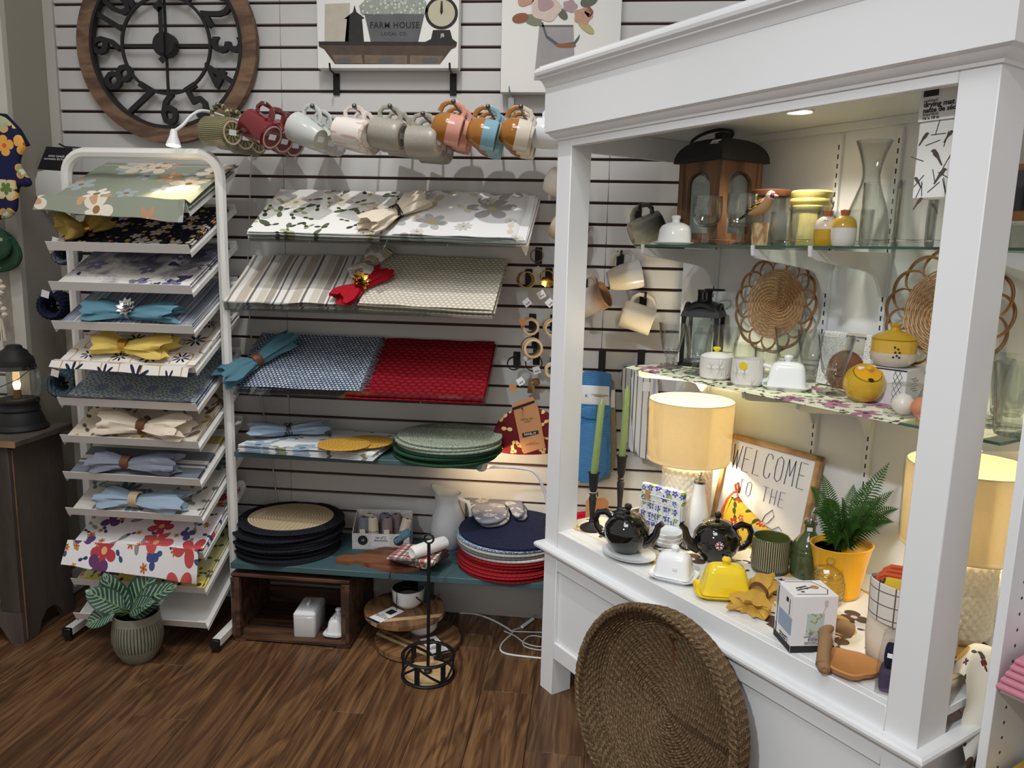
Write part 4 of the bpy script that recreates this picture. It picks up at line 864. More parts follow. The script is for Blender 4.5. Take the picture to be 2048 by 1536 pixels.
def mug_profile(kind):
    if kind == 'round': o = [(0, 0), (.022, 0), (.026, .003), (.034, .012), (.041, .028), (.044, .046), (.0435, .066), (.042, .082)]
    elif kind == 'belly': o = [(0, 0), (.028, 0), (.029, .004), (.035, .02), (.041, .05), (.0435, .08), (.0435, .100)]
    elif kind == 'squat': o = [(0, 0), (.036, 0), (.040, .004), (.0425, .02), (.0425, .088)]
    else: o = [(0, 0), (.036, 0), (.041, .004), (.0425, .012), (.0425, .098)]
    R, h = o[-1]; return o + [(R - .002, h + .002), (R - .004, h)] + [(max(r - .0042, 0), z) for r, z in o[::-1][1:-2]] + [(0, .006)]
def make_mug(kind, mat, inner=None, ridges=0):
    b = MB(); b.lathe(mug_profile(kind), 36, (lambda a, i, r, z: r * (1 + .012 * sin(z * ridges))) if ridges else None); me = b.mesh('cup', mat); R, h = mug_profile(kind)[{'round': 7, 'belly': 6, 'squat': 4}.get(kind, 4)]
    c = h * .54; hb = MB().tube([(R - .002, 0, c + .030), (R + .012, 0, c + .034), (R + .026, 0, c + .025), (R + .031, 0, c + .004), (R + .027, 0, c - .018), (R + .014, 0, c - .030), (R - .003, 0, c - .034)], [.0058, .0054, .005, .005, .005, .0054, .0058], 8, flat=1.3)
    hm = hb.mesh('handle', mat); br = {'round': .022, 'belly': .028}.get(kind, .034)
    fm = MB().lathe([(br * .86, -.0008), (br, -.0008), (br, .001), (br * .86, .001), (br * .86, -.0008)], 28, cap=False).mesh('foot_ring', 'mug_base')
    return me, hm, fm, (R + .026, 0, c)
MUGP = {}
def mug(label, kind, mat, P, tilt=0, yaw=0, group=None, sticker=True, ridges=0, roll=0, sc=1.15):
    k = (kind, mat, ridges)
    if k not in MUGP: MUGP[k] = make_mug(kind, mat, None, ridges)
    me, hm, fm, hp = MUGP[k]; t = thing('mug', label, 'mug', group=group)
    link(bpy.data.objects.new('cup', me), t); link(bpy.data.objects.new('handle', hm), t); link(bpy.data.objects.new('foot_ring', fm), t)
    if sticker: MB().box((0, 0, -.0006), (.016, .026, .0006)).build('price_sticker', 'tag_white', t)
    setm(t, MX.Translation(P) @ RZ(yaw) @ RY(tilt) @ RY(-90) @ RZ(roll) @ SC(sc) @ MX.Translation((-hp[0], -hp[1], -hp[2]))); return t
D('peg_grey', (96, 92, 88), .4, .6)
def mughook(px, py, Yb, desc):
    p = onY(px, py, Yb); b = MB(); b.tube([(p.x, 0, p.z - .012), (p.x, Yb * .7, p.z - .012), (p.x, Yb, p.z - .006)], .0042, 8); b.x = TR(p.x, Yb - .002, p.z - .002)
    b.lathe([(0, -.0085), (.006, -.006), (.0085, 0), (.006, .006), (0, .0085)], 14); b.x = TR(p.x, -.004, p.z - .03); b.box((0, 0, 0), (.03, .004, .05), .001); solo(b, 'mug_hook', 'peg_grey', 'grey peg hook holding the %s mugs' % desc, 'hook', group='mug hooks on the slatwall'); return p
POS = ['front', 'second', 'rear']
for px, py, n, kind, mat, desc, tilt, yaw in ((436, 208, 3, 'straight', 'mug_ribolive', 'olive ribbed', 6, -20), (531, 207, 3, 'straight', 'mug_red', 'glossy dark red', 30, -22), (625, 211, 3, 'belly', 'mug_celadon', 'pale grey-white', 24, -24), (709, 211, 2, 'straight', 'mug_leafpink', 'pink leaf-patterned', 10, -16),
                                              (780, 211, 3, 'squat', 'mug_speckle', 'speckled stone grey', 8, -10), (846, 226, 3, 'squat', 'mug_speckle', 'speckled stone', 4, -8), (907, 202, 3, 'round', 'mug_pinkamber', 'pink and amber', -12, 188), (976, 212, 3, 'round', 'mug_blueamber', 'blue and amber', -12, 186), (1042, 212, 3, 'round', 'mug_whiteamber', 'white and amber', -12, 184)):
    d2 = desc if desc != 'speckled stone' else 'plain speckled stone'
    p = mughook(px, py, -.33, d2)
    for k in range(n):
        yy = -.315 + .103 * k; lab = '%s %s mug hanging on its peg hook' % (POS[k], d2)
        mug(lab, kind, mat, (p.x, yy, p.z - .0075 - .0), tilt + RND.uniform(-3, 3), yaw + RND.uniform(-4, 4), '%s mugs' % d2)
p = mughook(1112, 214, -.2, 'white half-hidden'); mug('white mug half hidden behind the cabinet corner', 'belly', 'porcelain', (p.x, -.18, p.z - .0075), 10, -14)
# mugs on single black hooks seen through the cabinet's open side
for px, py, kind, mat, desc, tilt, yaw, rdg in ((1147, 325, 'straight', 'mug_copper', 'copper and white glazed', -25, 165, 0), (1158, 418, 'straight', 'mug_rust', 'rust red glazed', -25, 160, 0), (1280, 412, 'straight', 'mug_night', 'black and grey ombre', 24, 190, 0), (1243, 505, 'belly', 'mug_leafy', 'cream blue-leaf', 14, 185, 0), (1168, 556, 'straight', 'mug_sand', 'ridged sand-white', 26, 160, 900), (1291, 590, 'straight', 'mug_cream', 'plain cream', -16, 175, 0)):
    Yb = -.115; p = onY(px, py, Yb); b = MB(); b.box((p.x, -.004, p.z - .03), (.026, .004, .07), .001); b.tube([(p.x, 0, p.z - .010), (p.x, Yb, p.z - .010), (p.x, Yb - .012, p.z + .006)], .0042, 8)
    solo(b, 'slatwall_hook', 'black_metal', 'black hook holding the %s mug' % desc, 'hook', group='black hooks behind the cabinet'); m = mug('%s mug hanging behind the cabinet post' % desc if px < 1200 else '%s mug hanging on the slatwall inside the cabinet view' % desc, kind, mat, (p.x, Yb + .01, p.z - .006), tilt, yaw, None, False, rdg)
    if mat == 'mug_leafy':
        lf = MB()
        for k in range(11):
            a = -1.9 + .07 * (k % 2); z = .03 + .005 * k; lf.x = RZ(-105 + (12 if k % 2 else -12)) @ TR(.0395 + .00035 * k, 0, z) @ RY(-90 + 6) @ RZ(40 if k % 2 else -40); lf.prism([(-.011, 0), (-.003, .004), (.011, 0), (-.003, -.004)], .0015)
        lf.build('leaf_print', 'navy_cloth', m)
# ---------------------------------------------------------------- sloping acrylic shelves with placemats
SL = 30.0
def shelfM(x0, x1, z): return MX.Translation(((x0 + x1) / 2, -.305, z)) @ RX(SL)
for nm, x0, x1, z in (('top', -1.175, -.262, 1.445), ('middle', -1.275, -.345, 1.208), ('lowest sloping', -1.262, -.352, .912)):
    t = thing('acrylic_shelf', '%s clear acrylic shelf sloping out from the slatwall' % nm, 'shelf', group='acrylic shelves'); W = x1 - x0
    MB().box((0, .17, -.002), (W, .34, .004)).build('tray', 'acrylic', t); MB().box((0, .001, .016), (W, .003, .034)).build('front_lip', 'acrylic', t)
    for s in (-.27, .25):
        b = MB(); b.x = TR(s * W, 0, 0) @ MX(((0, 0, 1, 0), (1, 0, 0, 0), (0, 1, 0, 0), (0, 0, 0, 1))); b.prism([(.10, -.005), (.335, -.005), (.30, -.075), (.27, -.055)], .012, -.006); b.build('gusset', 'acrylic', t)
        MB().tube([(s * W, .002, -.004), (s * W, -.004, -.004), (s * W, -.004, .006)], .0018, 6).build('clip', 'chrome', t)
    setm(t, shelfM(x0, x1, z))
def shelfstack(M, mat, desc, n, x, W, Dp, y0=.008, dz=.0048, wav=.003, droop=0, jit=.006, rz=0, seed=0, th=.0026, top=None, side=0):
    r = random.Random(seed); me = mat_sheet(W, Dp, 0, 0, wav * .5, seed, th=th).mesh('placemat', mat); res = None
    for k in range(n):
        d = n - 1 - k; o = link(bpy.data.objects.new('placemat', me if d else mat_sheet(W, Dp, 0, droop, wav, seed + 9, th=th, side=side).mesh('placemat', mat)))
        o.matrix_world = M @ TR(x + (r.uniform(-jit, jit) if d else 0), y0 + (r.uniform(-jit, jit) if d else 0), .002 + k * dz) @ RZ(rz + (r.uniform(-1.2, 1.2) if d else 0))
        tag(o, ('top %s placemat of the stack on the shelf' % desc) if d == 0 else '%s %s placemat down in the shelf stack' % (ORD[d - 1], desc), 'placemat', desc + ' placemats'); res = o
    return res, .002 + n * dz
S1, S2, S3 = shelfM(-1.175, -.262, 1.445), shelfM(-1.275, -.345, 1.208), shelfM(-1.262, -.352, .912)
shelfstack(S1, 'print_linen', 'white rose and green leaf', 6, -.235, .46, .325, seed=1, rz=-1)
shelfstack(S1, 'print_greyflower', 'grey and white bloom', 6, .245, .49, .325, seed=2, wav=.006, side=-.16, rz=-2)
shelfstack(S2, 'print_taupe', 'taupe striped', 5, -.235, .455, .32, seed=3, wav=.008, rz=2)
shelfstack(S2, 'weave_cream', 'cream open-weave', 6, .245, .465, .33, seed=4, dz=.0055, rz=-2, th=.004)
shelfstack(S3, 'weave_blue', 'blue and white woven', 4, -.215, .45, .32, seed=5, dz=.007, th=.005)
shelfstack(S3, 'weave_red', 'red quilted', 3, .205, .48, .34, seed=6, dz=.006, th=.004, y0=-.004, wav=.004)
# fringe on the blue woven stack
topm = [o for o in bpy.data.objects if o.get('label', '').startswith('top blue and white')][0]; b = MB(); r = random.Random(2)
for s in (-1, 1):
    for k in range(70):
        y = .004 + .312 * k / 69; L = r.uniform(.016, .03); b.tube([(s * .223, y, .002), (s * (.223 + L * .6), y + r.uniform(-.006, .006), .004), (s * (.223 + L), y + r.uniform(-.012, .012), -.004)], .0014, 4, cap=False)
b.build('fringe', 'weave_blue', topm)['kind'] = 'stuff'
napkin('beige napkin in a black wire ring between the two top shelf stacks', 'cream_cloth', S1 @ TR(.03, .13, .032) @ RZ(52), .13, .12, .055, .05, .05, ('black_metal', 'wire'), 21)
napkin('red napkin in a gold medallion ring between striped and cream placemats', 'red_cloth', S2 @ TR(.0, .10, .03) @ RZ(58), .10, .12, .05, .045, .035, ('gold', 'flower'), 22)
napkin('taupe striped napkin standing behind the red napkin', 'print_taupe', S2 @ TR(.0, .25, .03) @ RZ(80), .09, .09, .045, .045, .05, ('rope', 'band'), 23)
napkin('teal napkin in a dark ring on the blue woven placemats', 'teal_cloth', S3 @ TR(-.395, .125, .034) @ RZ(56), .14, .155, .055, .045, .055, ('leather', 'band'), 24)
# ---------------------------------------------------------------- flat teal shelf on the slatwall
ts = thing('wall_shelf', 'dark teal flat shelf on the slatwall under the acrylic shelves', 'shelf', (-.81, 0, .70))
MB().box((0, -.16, -.009), (.89, .315, .018), .002).build('board', 'teal_board', ts)
for s in (-.3, .3): b = MB(); b.x = TR(s, 0, -.018) @ MX(((0, 0, 1, 0), (-1, 0, 0, 0), (0, 1, 0, 0), (0, 0, 0, 1))); b.prism([(0, 0), (.28, 0), (.28, -.012), (.02, -.06), (0, -.06)], .01); b.build('bracket', 'chrome', ts)
FM = MX.Translation((-.985, -.335, .70))
shelfstack(FM, 'print_bluefloral', 'blue flowered white', 6, 0, .50, .31, seed=8, y0=-.005, dz=.0046, rz=-3, wav=.004)
napkin('pale blue napkin in a metal ring on the blue flowered placemats', 'sky_cloth', MX.Translation((-1.115, -.16, .735)) @ RZ(22), .13, .14, .055, .05, .045, ('dark_chrome', 'wire'), 25)
def disc(R, t, mat, name='disc', seg=56, wob=0.0):
    n = 9; pr = [(0, 0), (R - t * .5, 0), (R - t * .12, t * .2), (R, t * .5), (R - t * .12, t * .8), (R - t * .5, t)] + [(R * (1 - k / n) - t * .3, t + (.0008 if k % 2 else 0)) for k in range(1, n)] + [(0, t)]
    return MB().lathe(pr, seg, lambda a, i, r, z: (r, z + wob * sin(2 * a + 1) * r / R))
for k, (px, py, lab) in enumerate(((735, 885, 'rear yellow woven trivet on the blue flowered placemats'), (688, 890, 'front yellow woven trivet on the blue flowered placemats'))):
    z = .736 + .007 * k; o = onZ(px, py, z); solo(disc(.092, .006, 'x'), 'trivet', 'braid_yellow', lab, 'trivet', o, 0, 'yellow trivets')
def stack(desc, specs, cx, cy, z0, R, seed, where, tilt=1.2, jit=.008, grp=None, name='round_placemat'):
    r = random.Random(seed); z = z0; n = len(specs); cache = {}; cnt = {}
    for k, (mat, t, wob) in enumerate(specs):
        key = (mat, t)
        d = n - 1 - k; lab = ('top ' if d == 0 else ORD[d - 1] + ' ') + desc[mat] + (' round placemat of the stack ' if d == 0 else ' round placemat down in the stack ') + where
        o = thing(name, lab, 'placemat', (cx + r.uniform(-jit, jit), cy + r.uniform(-jit, jit), z), r.uniform(0, 6), grp)
        o.rotation_euler = (rad(r.uniform(-tilt, tilt)), rad(r.uniform(-tilt, tilt)), r.uniform(0, 6))
        if key not in cache:
            if mat == 'straw':
                a = MB().lathe([(0, t * .2), (R * .79, t * .2), (R * .80, t * 1.05), (0, t * 1.08)], 48).mesh('straw_centre', 'braid_straw')
                rim = MB().lathe([(R * .78, 0), (R - .006, 0), (R, t * .5), (R - .006, t), (R * .94, t * .8), (R * .90, t * 1.1), (R * .86, t * .85), (R * .82, t * 1.1), (R * .79, t * .9), (R * .78, 0)], 48, lambda aa, i, rr, zz: rr * (1 + .006 * sin(aa * 31)), cap=False).mesh('braided_rim', 'braid_black')
                cache[key] = (a, rim)
            else: cache[key] = (disc(R * (.97 if 'red' in mat else 1.0), t, mat, wob=wob).mesh('braided_disc', mat),)
        for me in cache[key]: link(bpy.data.objects.new(me.name.split('.')[0], me), o)
        z += t + .001
    return z
z = stack({'braid_green': 'dark green braided', 'braid_sage': 'sage speckled braided'}, [('braid_green', .010, .0)] * 4 + [('braid_sage', .0085, 0)] * 3, -.505, -.185, .70, .19, 4, 'on the teal wall shelf', .5, .01, 'green round placemats')
# ---------------------------------------------------------------- low teal bench
bn = thing('low_bench', 'low teal bench board along the slatwall above the crate', 'bench', (0, 0, 0))
MB().box((-.969, -.185, .289), (.586, .355, .022), .002).build('plank', 'teal_board', bn); MB().box((-.343, -.185, .289), (.66, .355, .022), .002).build('plank', 'teal_board', bn)
for x in (-.60, -.04): MB().box((x, -.10, .139), (.03, .16, .278), .002).build('leg', 'teal_board', bn)
BT = .300
stack({'straw': 'straw and black', 'braid_black': 'black braided'}, [('braid_black', .011, 0)] * 3 + [('straw', .012, 0)] + [('braid_black', .011, 0)] * 4 + [('straw', .012, 0)] * 2, -1.115, -.18, BT, .196, 11, 'at the left of the bench', 1.6, .012, 'black round placemats')
zr = stack({'braid_red': 'red braided', 'braid_white': 'white rope', 'braid_grey': 'grey rope', 'braid_denim': 'denim rope', 'braid_navy': 'navy braided'}, [('braid_red', .0115, 0)] * 6 + [('braid_white', .011, 0), ('braid_grey', .012, 0), ('braid_white', .011, 0), ('braid_denim', .011, 0), ('braid_navy', .014, 0)], -.262, -.195, BT, .2, 13, 'at the right of the bench', .7, .007, 'round placemats at the bench right')
for k, (dx, dy, lab) in enumerate(((6, 6, 'lower grey shell-print oven mitt on the navy round placemats'), (0, 0, 'upper grey shell-print oven mitt on the navy round placemats'))):
    zz = zr + .002 + .017 * k; o = onZ(985, 1010, zz); P = [(onZ(a + dx, b + dy, zz) - o) for a, b in ((919, 986), (930, 976), (975, 968), (1006, 974), (1012, 990), (1030, 983), (1042, 1000), (1050, 1028), (1044, 1038), (1026, 1036), (1019, 1020), (1010, 1012), (1016, 1036), (1000, 1048), (970, 1052), (951, 1046), (941, 1020))]
    b = MB(); pillow(b, smooth_poly([(p.x, p.y) for p in P], 1), .017, .012); t = thing('oven_mitt', lab, 'oven mitt', o, 0, 'shell oven mitts'); b.build('quilted_body', 'print_shell', t)
# dishcloth display box
o = onZ(764, 1098, BT); bx = thing('dishcloth_box', 'white speckled display box of rolled dishcloths on the bench', 'box', (-.766, -.15, BT), rad(6))
def _speck(base, dot, sc, thr=.3):
    def f(nm):
        g = G(nm); n = g.N('TexVoronoi'); g.S(n.inputs['Vector'], g.co('Object')); n.inputs['Scale'].default_value = sc; g.P(Base_Color=g.mix(g.M('LESS_THAN', n.outputs['Distance'], thr), lin(base), lin(dot)), Roughness=.6); return g.mat
    return f
MDEF['card_speckle'] = _speck((226, 224, 224), (120, 118, 122), 260); MDEF['card_dots'] = _speck((24, 22, 24), (220, 216, 214), 170, .26)
b = MB(); b.box((0, 0, .031), (.216, .002, .062)); b.box((0, .10, .062), (.216, .002, .124)); b.box((0, .05, .001), (.216, .10, .002))
for s in (-1, 1):
    b.x = TR(s * .108, 0, 0) @ MX(((0, 0, 1, 0), (1, 0, 0, 0), (0, 1, 0, 0), (0, 0, 0, 1))); b.prism([(0, 0), (.1, 0), (.1, .124), (0, .062)], .002, -.001); b.x = MX.Identity(4)
b.build('tray', 'card_speckle', bx)
MB().box((0, -.0015, .034), (.07, .001, .05)).build('front_label', 'tag_white', bx)
for s in (-1, 1): d = MB(); d.x = TR(s * .068, -.002, .036) @ RX(90); d.lathe([(0, .0), (.019, 0), (.019, .0008), (0, .0008)], 24); d.build('round_seal', 'card_black', bx)
text('set of 2\ndishcloths', .013, 'ink', bx, TR(0, -.0024, .042) @ RX(90)); text('10', .012, 'ink_white', bx, TR(-.068, -.0032, .036) @ RX(90)); text('&', .012, 'ink_white', bx, TR(.068, -.0032, .036) @ RX(90))
for k, (x, y, m, lean) in enumerate(((-.075, .03, 'chambray', 3), (-.03, .028, 'cream_cloth', -2), (.018, .03, 'mauve_cloth', 2), (.07, .032, 'cream_cloth', 14), (-.055, .07, 'cream_cloth', 0), (.0, .072, 'chambray', 2), (.055, .072, 'mauve_cloth', -4), (.05, .014, 'aqua_cloth', 58))):
    t = thing('rolled_dishcloth', ['grey-blue rolled dishcloth at the front left of the speckled box', 'cream rolled dishcloth second from left at the box front', 'mauve rolled dishcloth third from left at the box front', 'cream rolled dishcloth leaning at the box front right', 'cream rolled dishcloth in the back row left', 'grey-blue rolled dishcloth in the back row middle', 'mauve rolled dishcloth in the back row right', 'aqua rolled dishcloth lying across the box front'][k], 'dishcloth', group='rolled dishcloths in the box')
    L = .115 if k < 7 else .07; MB().lathe([(.006, L), (.012, L + .002), (.019, L - .004), (.02, L * .5), (.019, .003), (0, .002)], 18, lambda a, i, r, z: r * (1 + .06 * sin(5 * a + z * 40)), cap=False).build('cloth', m, t)
    MB().tube([(.0205 * cos(a), .0205 * sin(a), L * .55) for a in (2 * pi * q / 18 for q in range(18))], .001, 5, True).build('twine', 'kraft_dark', t)
    if k in (0, 2): tagcard(t, TR(.002, -.024, L * .5) @ RX(90) @ RZ(8), .02, .034, 'cream_cloth', False, 'hang_tag')
    setm(t, MX.Translation((-.766, -.15, BT)) @ RZ(6) @ TR(x, y, .002 if k < 7 else .03) @ RY(lean))
# paddle board, checked cloths, pitcher
P = [onZ(a, b, BT) for a, b in ((672, 1128), (674, 1120), (690, 1116), (712, 1117), (735, 1108), (770, 1100), (822, 1104), (850, 1120), (840, 1142), (790, 1147), (745, 1138), (715, 1128), (695, 1131))]; o = P[3]
b = MB().prism([(p.x - o.x, p.y - o.y) for p in P][::-1], .014); solo(b, 'serving_board', 'paddle_wood', 'brown wooden serving paddle under the checked cloths on the bench', 'cutting board', o)
def _check(nm):
    g = G(nm); u, v, _ = g.sep(g.co()); col = lin((224, 218, 206))
    for ax, pos, wd, c in ((u, .15, .10, (150, 22, 38)), (u, .45, .04, (30, 28, 34)), (u, .7, .14, (196, 60, 70)), (v, .2, .10, (150, 22, 38)), (v, .5, .04, (30, 28, 34)), (v, .75, .08, (90, 90, 96))):
        f = g.M('FRACT', g.M('MULTIPLY', ax, 18.0)); m = g.M('LESS_THAN', g.M('ABSOLUTE', g.M('SUBTRACT', f, pos)), wd); col = g.mix(g.M('MULTIPLY', m, .8), col, lin(c))
    return _cloth(g, col, .95, 400, .4)
MDEF['check_cloth'] = _check
for k in range(5):
    z = BT + .015 + k * .0115; o = onZ(836 + (k % 2) * 3, 1118 - k * 2, z); b = MB(); pillow(b, [(-.085, -.075), (.085, -.06), (.08, .075), (-.08, .07)], .0105, .005)
    t = thing('checked_cloth', ('top' if k == 4 else ORD[3 - k]) + ' red and black checked cloth of the folded stack on the bench', 'cloth', o, rad(-28 + k * 5), 'checked cloths'); b.build('folded_cloth', 'check_cloth', t)
o = onZ(858, 1108, BT + .072); b = MB(); b.x = RZ(52) @ RY(90); b.lathe([(.004, .075), (.018, .078), (.023, .072), (.024, 0), (.023, -.07), (.018, -.078), (.004, -.075)], 18, lambda a, i, r, z: r * (1 + .03 * sin(3 * a))); solo(b, 'rolled_cloth', 'matte_white', 'white rolled cloth lying on the checked cloths', 'cloth', o + V((0, 0, .024)))
o = onZ(905, 1078, BT); pt = thing('pitcher', 'white pitcher with blue flowers behind the round placemats', 'pitcher', (-.52, -.075, BT), rad(160))
D('pitcher_glaze', (206, 212, 218), .15, 0, .5, .3)
MB().lathe([(0, 0), (.045, 0), (.052, .006), (.068, .045), (.071, .08), (.062, .125), (.046, .165), (.042, .19), (.05, .215), (.047, .215), (.038, .19), (.042, .16), (.058, .12), (.066, .08), (.06, .04), (0, .012)], 36, lambda a, i, r, z: (r * (1 + (.55 * max(0, cos(a)) ** 6 if 7 < i < 11 else 0)), z + (.022 * max(0, cos(a)) ** 5 if i in (8, 9) else 0))).build('body', 'pitcher_glaze', pt)
MB().tube([(-.045, 0, .2), (-.085, 0, .19), (-.1, 0, .15), (-.09, 0, .105), (-.066, 0, .08)], .008, 8).build('handle', 'pitcher_glaze', pt)
b = MB()
for k in range(10): b.x = RZ(-90 + (k % 5) * 16) @ TR(.0695, 0, .05 + .02 * (k // 5) + .006 * (k % 2)) @ RY(90); b.lathe([(0, .0025), (.006, .002), (.006, -.002)], 8, cap=False)
b.build('flower_print', 'navy_cloth', pt)
# ---------------------------------------------------------------- clip lamps
def cone_lamp(label, head, aim, path, e, spot, extra=None, col=(1.0, .72, .42)):
    t = thing('clip_lamp', label, 'lamp', head); d = (V(aim) - V(head)).normalized(); q = d.to_track_quat('Z', 'Y').to_matrix().to_4x4()
    b = MB(); b.x = q; b.lathe([(.006, -.052), (.010, -.05), (.013, -.03), (.024, .0), (.0245, .003), (.022, .002), (.011, -.028)], 24, cap=False); b.build('shade', 'white_paint', t)
    b = MB(); b.x = q; b.lathe([(0, -.003), (.021, -.002)], 20, cap=False); b.build('bulb', 'bulb_spot', t)
    MB().tube(spline([V(p) - V(head) for p in path]), .0052, 8).build('gooseneck', 'white_paint', t)
    lamp('SPOT', 'clip_lamp_beam', V(head) + d * .006, e, col, aim, .018, spot=rad(spot), blend=.6); return t
hd = onY(347, 290, -.36); am = trayM(0) @ V((.16, .07, .01)); n1 = onY(366, 250, -.34); n2 = onY(386, 229, -.30); n3 = onY(412, 222, -.25); n4 = onY(470, 240, -.12); n5 = onY(512, 245, -.02)
t = cone_lamp('white clip lamp lit above the arched placemat rack', hd, am, [hd - (V(am) - hd).normalized() * .045, n1, n2, n3, n4, n5], 4.2, 74)
o = onY(508, 262, -.012); MB().box(o - hd, (.022, .01, .16), .004).build('wall_clip', 'white_paint', t)
cpts = [onY(502, 330, -.012), onY(499, 420, -.01), onY(496, 560, -.01), onY(505, 700, -.01), onY(528, 830, -.01), onY(545, 930, -.01), onY(555, 1010, -.01)]
MB().tube(spline([p - hd for p in [o] + cpts]), .0022, 6).build('cord', 'cord_white', t)
hd = onY(962, 930, -.24); am = onY(1010, 925, -.0)
cone_lamp('white clip lamp lit under the right end of the teal wall shelf', hd, am, [onY(960, 936, -.24), onY(1000, 934, -.22), onY(1050, 938, -.20), onY(1072, 948, -.19), onY(1086, 975, -.18), onY(1094, 1010, -.17), onY(1096, 1060, -.17)], 5.0, 130)
# ---------------------------------------------------------------- crate, butter dishes, boards, caddy, cords
CX0, CX1, CYF, CYB = -1.263, -.822, -.366, -.055; CH = .262
cr = thing('wooden_crate', 'dark stained slatted wooden crate on its side under the bench', 'crate', (CX0, CYF, 0)); W = CX1 - CX0; Dp = CYB - CYF
for zz in (.011, CH - .008):
    for k in range(3): MB().box((W / 2, .05 + k * .105, zz), (W, .09, .011), .001).build('slat', 'crate_wood', cr)
for k in range(3): MB().box((W / 2, Dp - .006, .05 + k * .082), (W, .010, .066), .001).build('slat', 'crate_wood', cr)
for x in (.008, W - .008):
    for k in range(3): MB().box((x, .05 + k * .105, CH / 2), (.014, .10, CH - .034), .001).build('end_board', 'crate_wood', cr)
    for y in (.012,): MB().box((x + (.014 if x < .1 else -.014), y, CH / 2), (.018, .022, CH - .036), .001).build('corner_cleat', 'crate_wood', cr)
for x in (.03, W - .03): MB().box((x, Dp / 2, .003), (.04, Dp, .005)).build('runner', 'crate_wood', cr)
def rounded_rect(w, h, r, n=5):
    return [(sx * (w / 2 - r) + r * cos(a + q), sy * (h / 2 - r) + r * sin(a + q)) for sx, sy, a in ((1, 1, 0), (-1, 1, pi / 2), (-1, -1, pi), (1, -1, 3 * pi / 2)) for q in (pi / 2 * k / n for k in range(n + 1))]
def loft(mb, rings, cap0=True, cap1=True):
    n = len(rings[0][0]); vs = []; fs = []
    for poly, z in rings: vs += [(x, y, z) for x, y in poly]
    for k in range(len(rings) - 1):
        for i in range(n): j = (i + 1) % n; fs.append((k * n + i, k * n + j, (k + 1) * n + j, (k + 1) * n + i))
    if cap0: fs.append(tuple(range(n))[::-1])
    if cap1: fs.append(tuple((len(rings) - 1) * n + i for i in range(n)))
    return mb.add(vs, fs)
def butter_dish(label, mat, loc, rz, L=.165, W=.10, H=.07, knob='round', group='butter dishes', tag_=False, flare=.012):
    t = thing('butter_dish', label, 'butter dish', loc, rz, group); RR = rounded_rect
    loft(MB(), [(RR(L * .8, W * .75, .02), 0), (RR(L * .85, W * .8, .02), .004), (RR(L, W, .024), .010), (RR(L * 1.005, W * 1.01, .024), .013), (RR(L * .97, W * .95, .022), .012), (RR(L * .86, W * .82, .02), .008)]).build('plate', mat, t)
    l, w = L * .80, W * .74; z0 = .0095
    loft(MB(), [(RR(l, w, .016), z0), (RR(l, w, .018), z0 + .003), (RR(l - flare, w - flare, .018), z0 + H * .72), (RR(l - flare - .012, w - flare - .012, .016), z0 + H * .90), (RR(l - flare - .035, w - flare - .03, .010), z0 + H * .98), (RR(l * .3, w * .3, .008), z0 + H)]).build('cover', mat, t, ang=50)
    k = MB(); k.x = TR(0, 0, z0 + H)
    if knob == 'round': k.lathe([(.008, -.004), (.007, .002), (.0105, .007), (.012, .012), (.009, .017), (0, .019)], 18)
    else: k.box((0, 0, .005), (.05, .009, .014), .004)
    k.build('knob', mat, t)
    if tag_: MB().box((l * .1, -w / 2 + .0005, z0 + H * .45), (.012, .0016, .007)).build('price_sticker', 'ink_white', t)
    return t
p = onZ(601, 1285, .018); t = thing('butter_box', 'white rectangular lidded butter box inside the wooden crate', 'butter dish', (-1.008, -.262, .0168), rad(4)); RR = rounded_rect
loft(MB(), [(RR(.078, .14, .008), 0), (RR(.082, .144, .01), .003), (RR(.083, .146, .01), .078), (RR(.080, .143, .01), .0795)]).build('base', 'porcelain', t)
loft(MB(), [(RR(.083, .146, .01), .0805), (RR(.082, .145, .01), .088), (RR(.07, .12, .01), .097), (RR(.05, .09, .01), .099)]).build('lid', 'porcelain', t); MB().box((0, 0, .105), (.01, .045, .014), .003).build('handle', 'porcelain', t)
butter_dish('white domed butter dish beside the butter box inside the crate', 'porcelain', (-.897, -.262, .0168), rad(88), .15, .08, .062, group='butter dishes in the crate')
def wood_round(label, px, py, z, R, stripes_, rz):
    o = onZ(px, py, z); t = thing('wood_board', label, 'serving board', o, rz, 'round wooden boards under the bench'); xs = [-R] + stripes_ + [R]; n = 48
    for k in range(len(xs) - 1):
        a, b_ = xs[k] + .0003, xs[k + 1] - .0003; m = 16; up = [(a + (b_ - a) * i / m, sqrt(max(0, R * R - (a + (b_ - a) * i / m) ** 2))) for i in range(m + 1)]
        poly = up[::-1] + [(x, -y) for x, y in up]
        poly = [p for i, p in enumerate(poly) if (V(p) - V(poly[i - 1])).length > 1e-5]
        MB().prism(poly[::-1] if False else poly, .018).build('strip', 'board_pale' if k % 2 else 'board_wood', t)
    return t, o
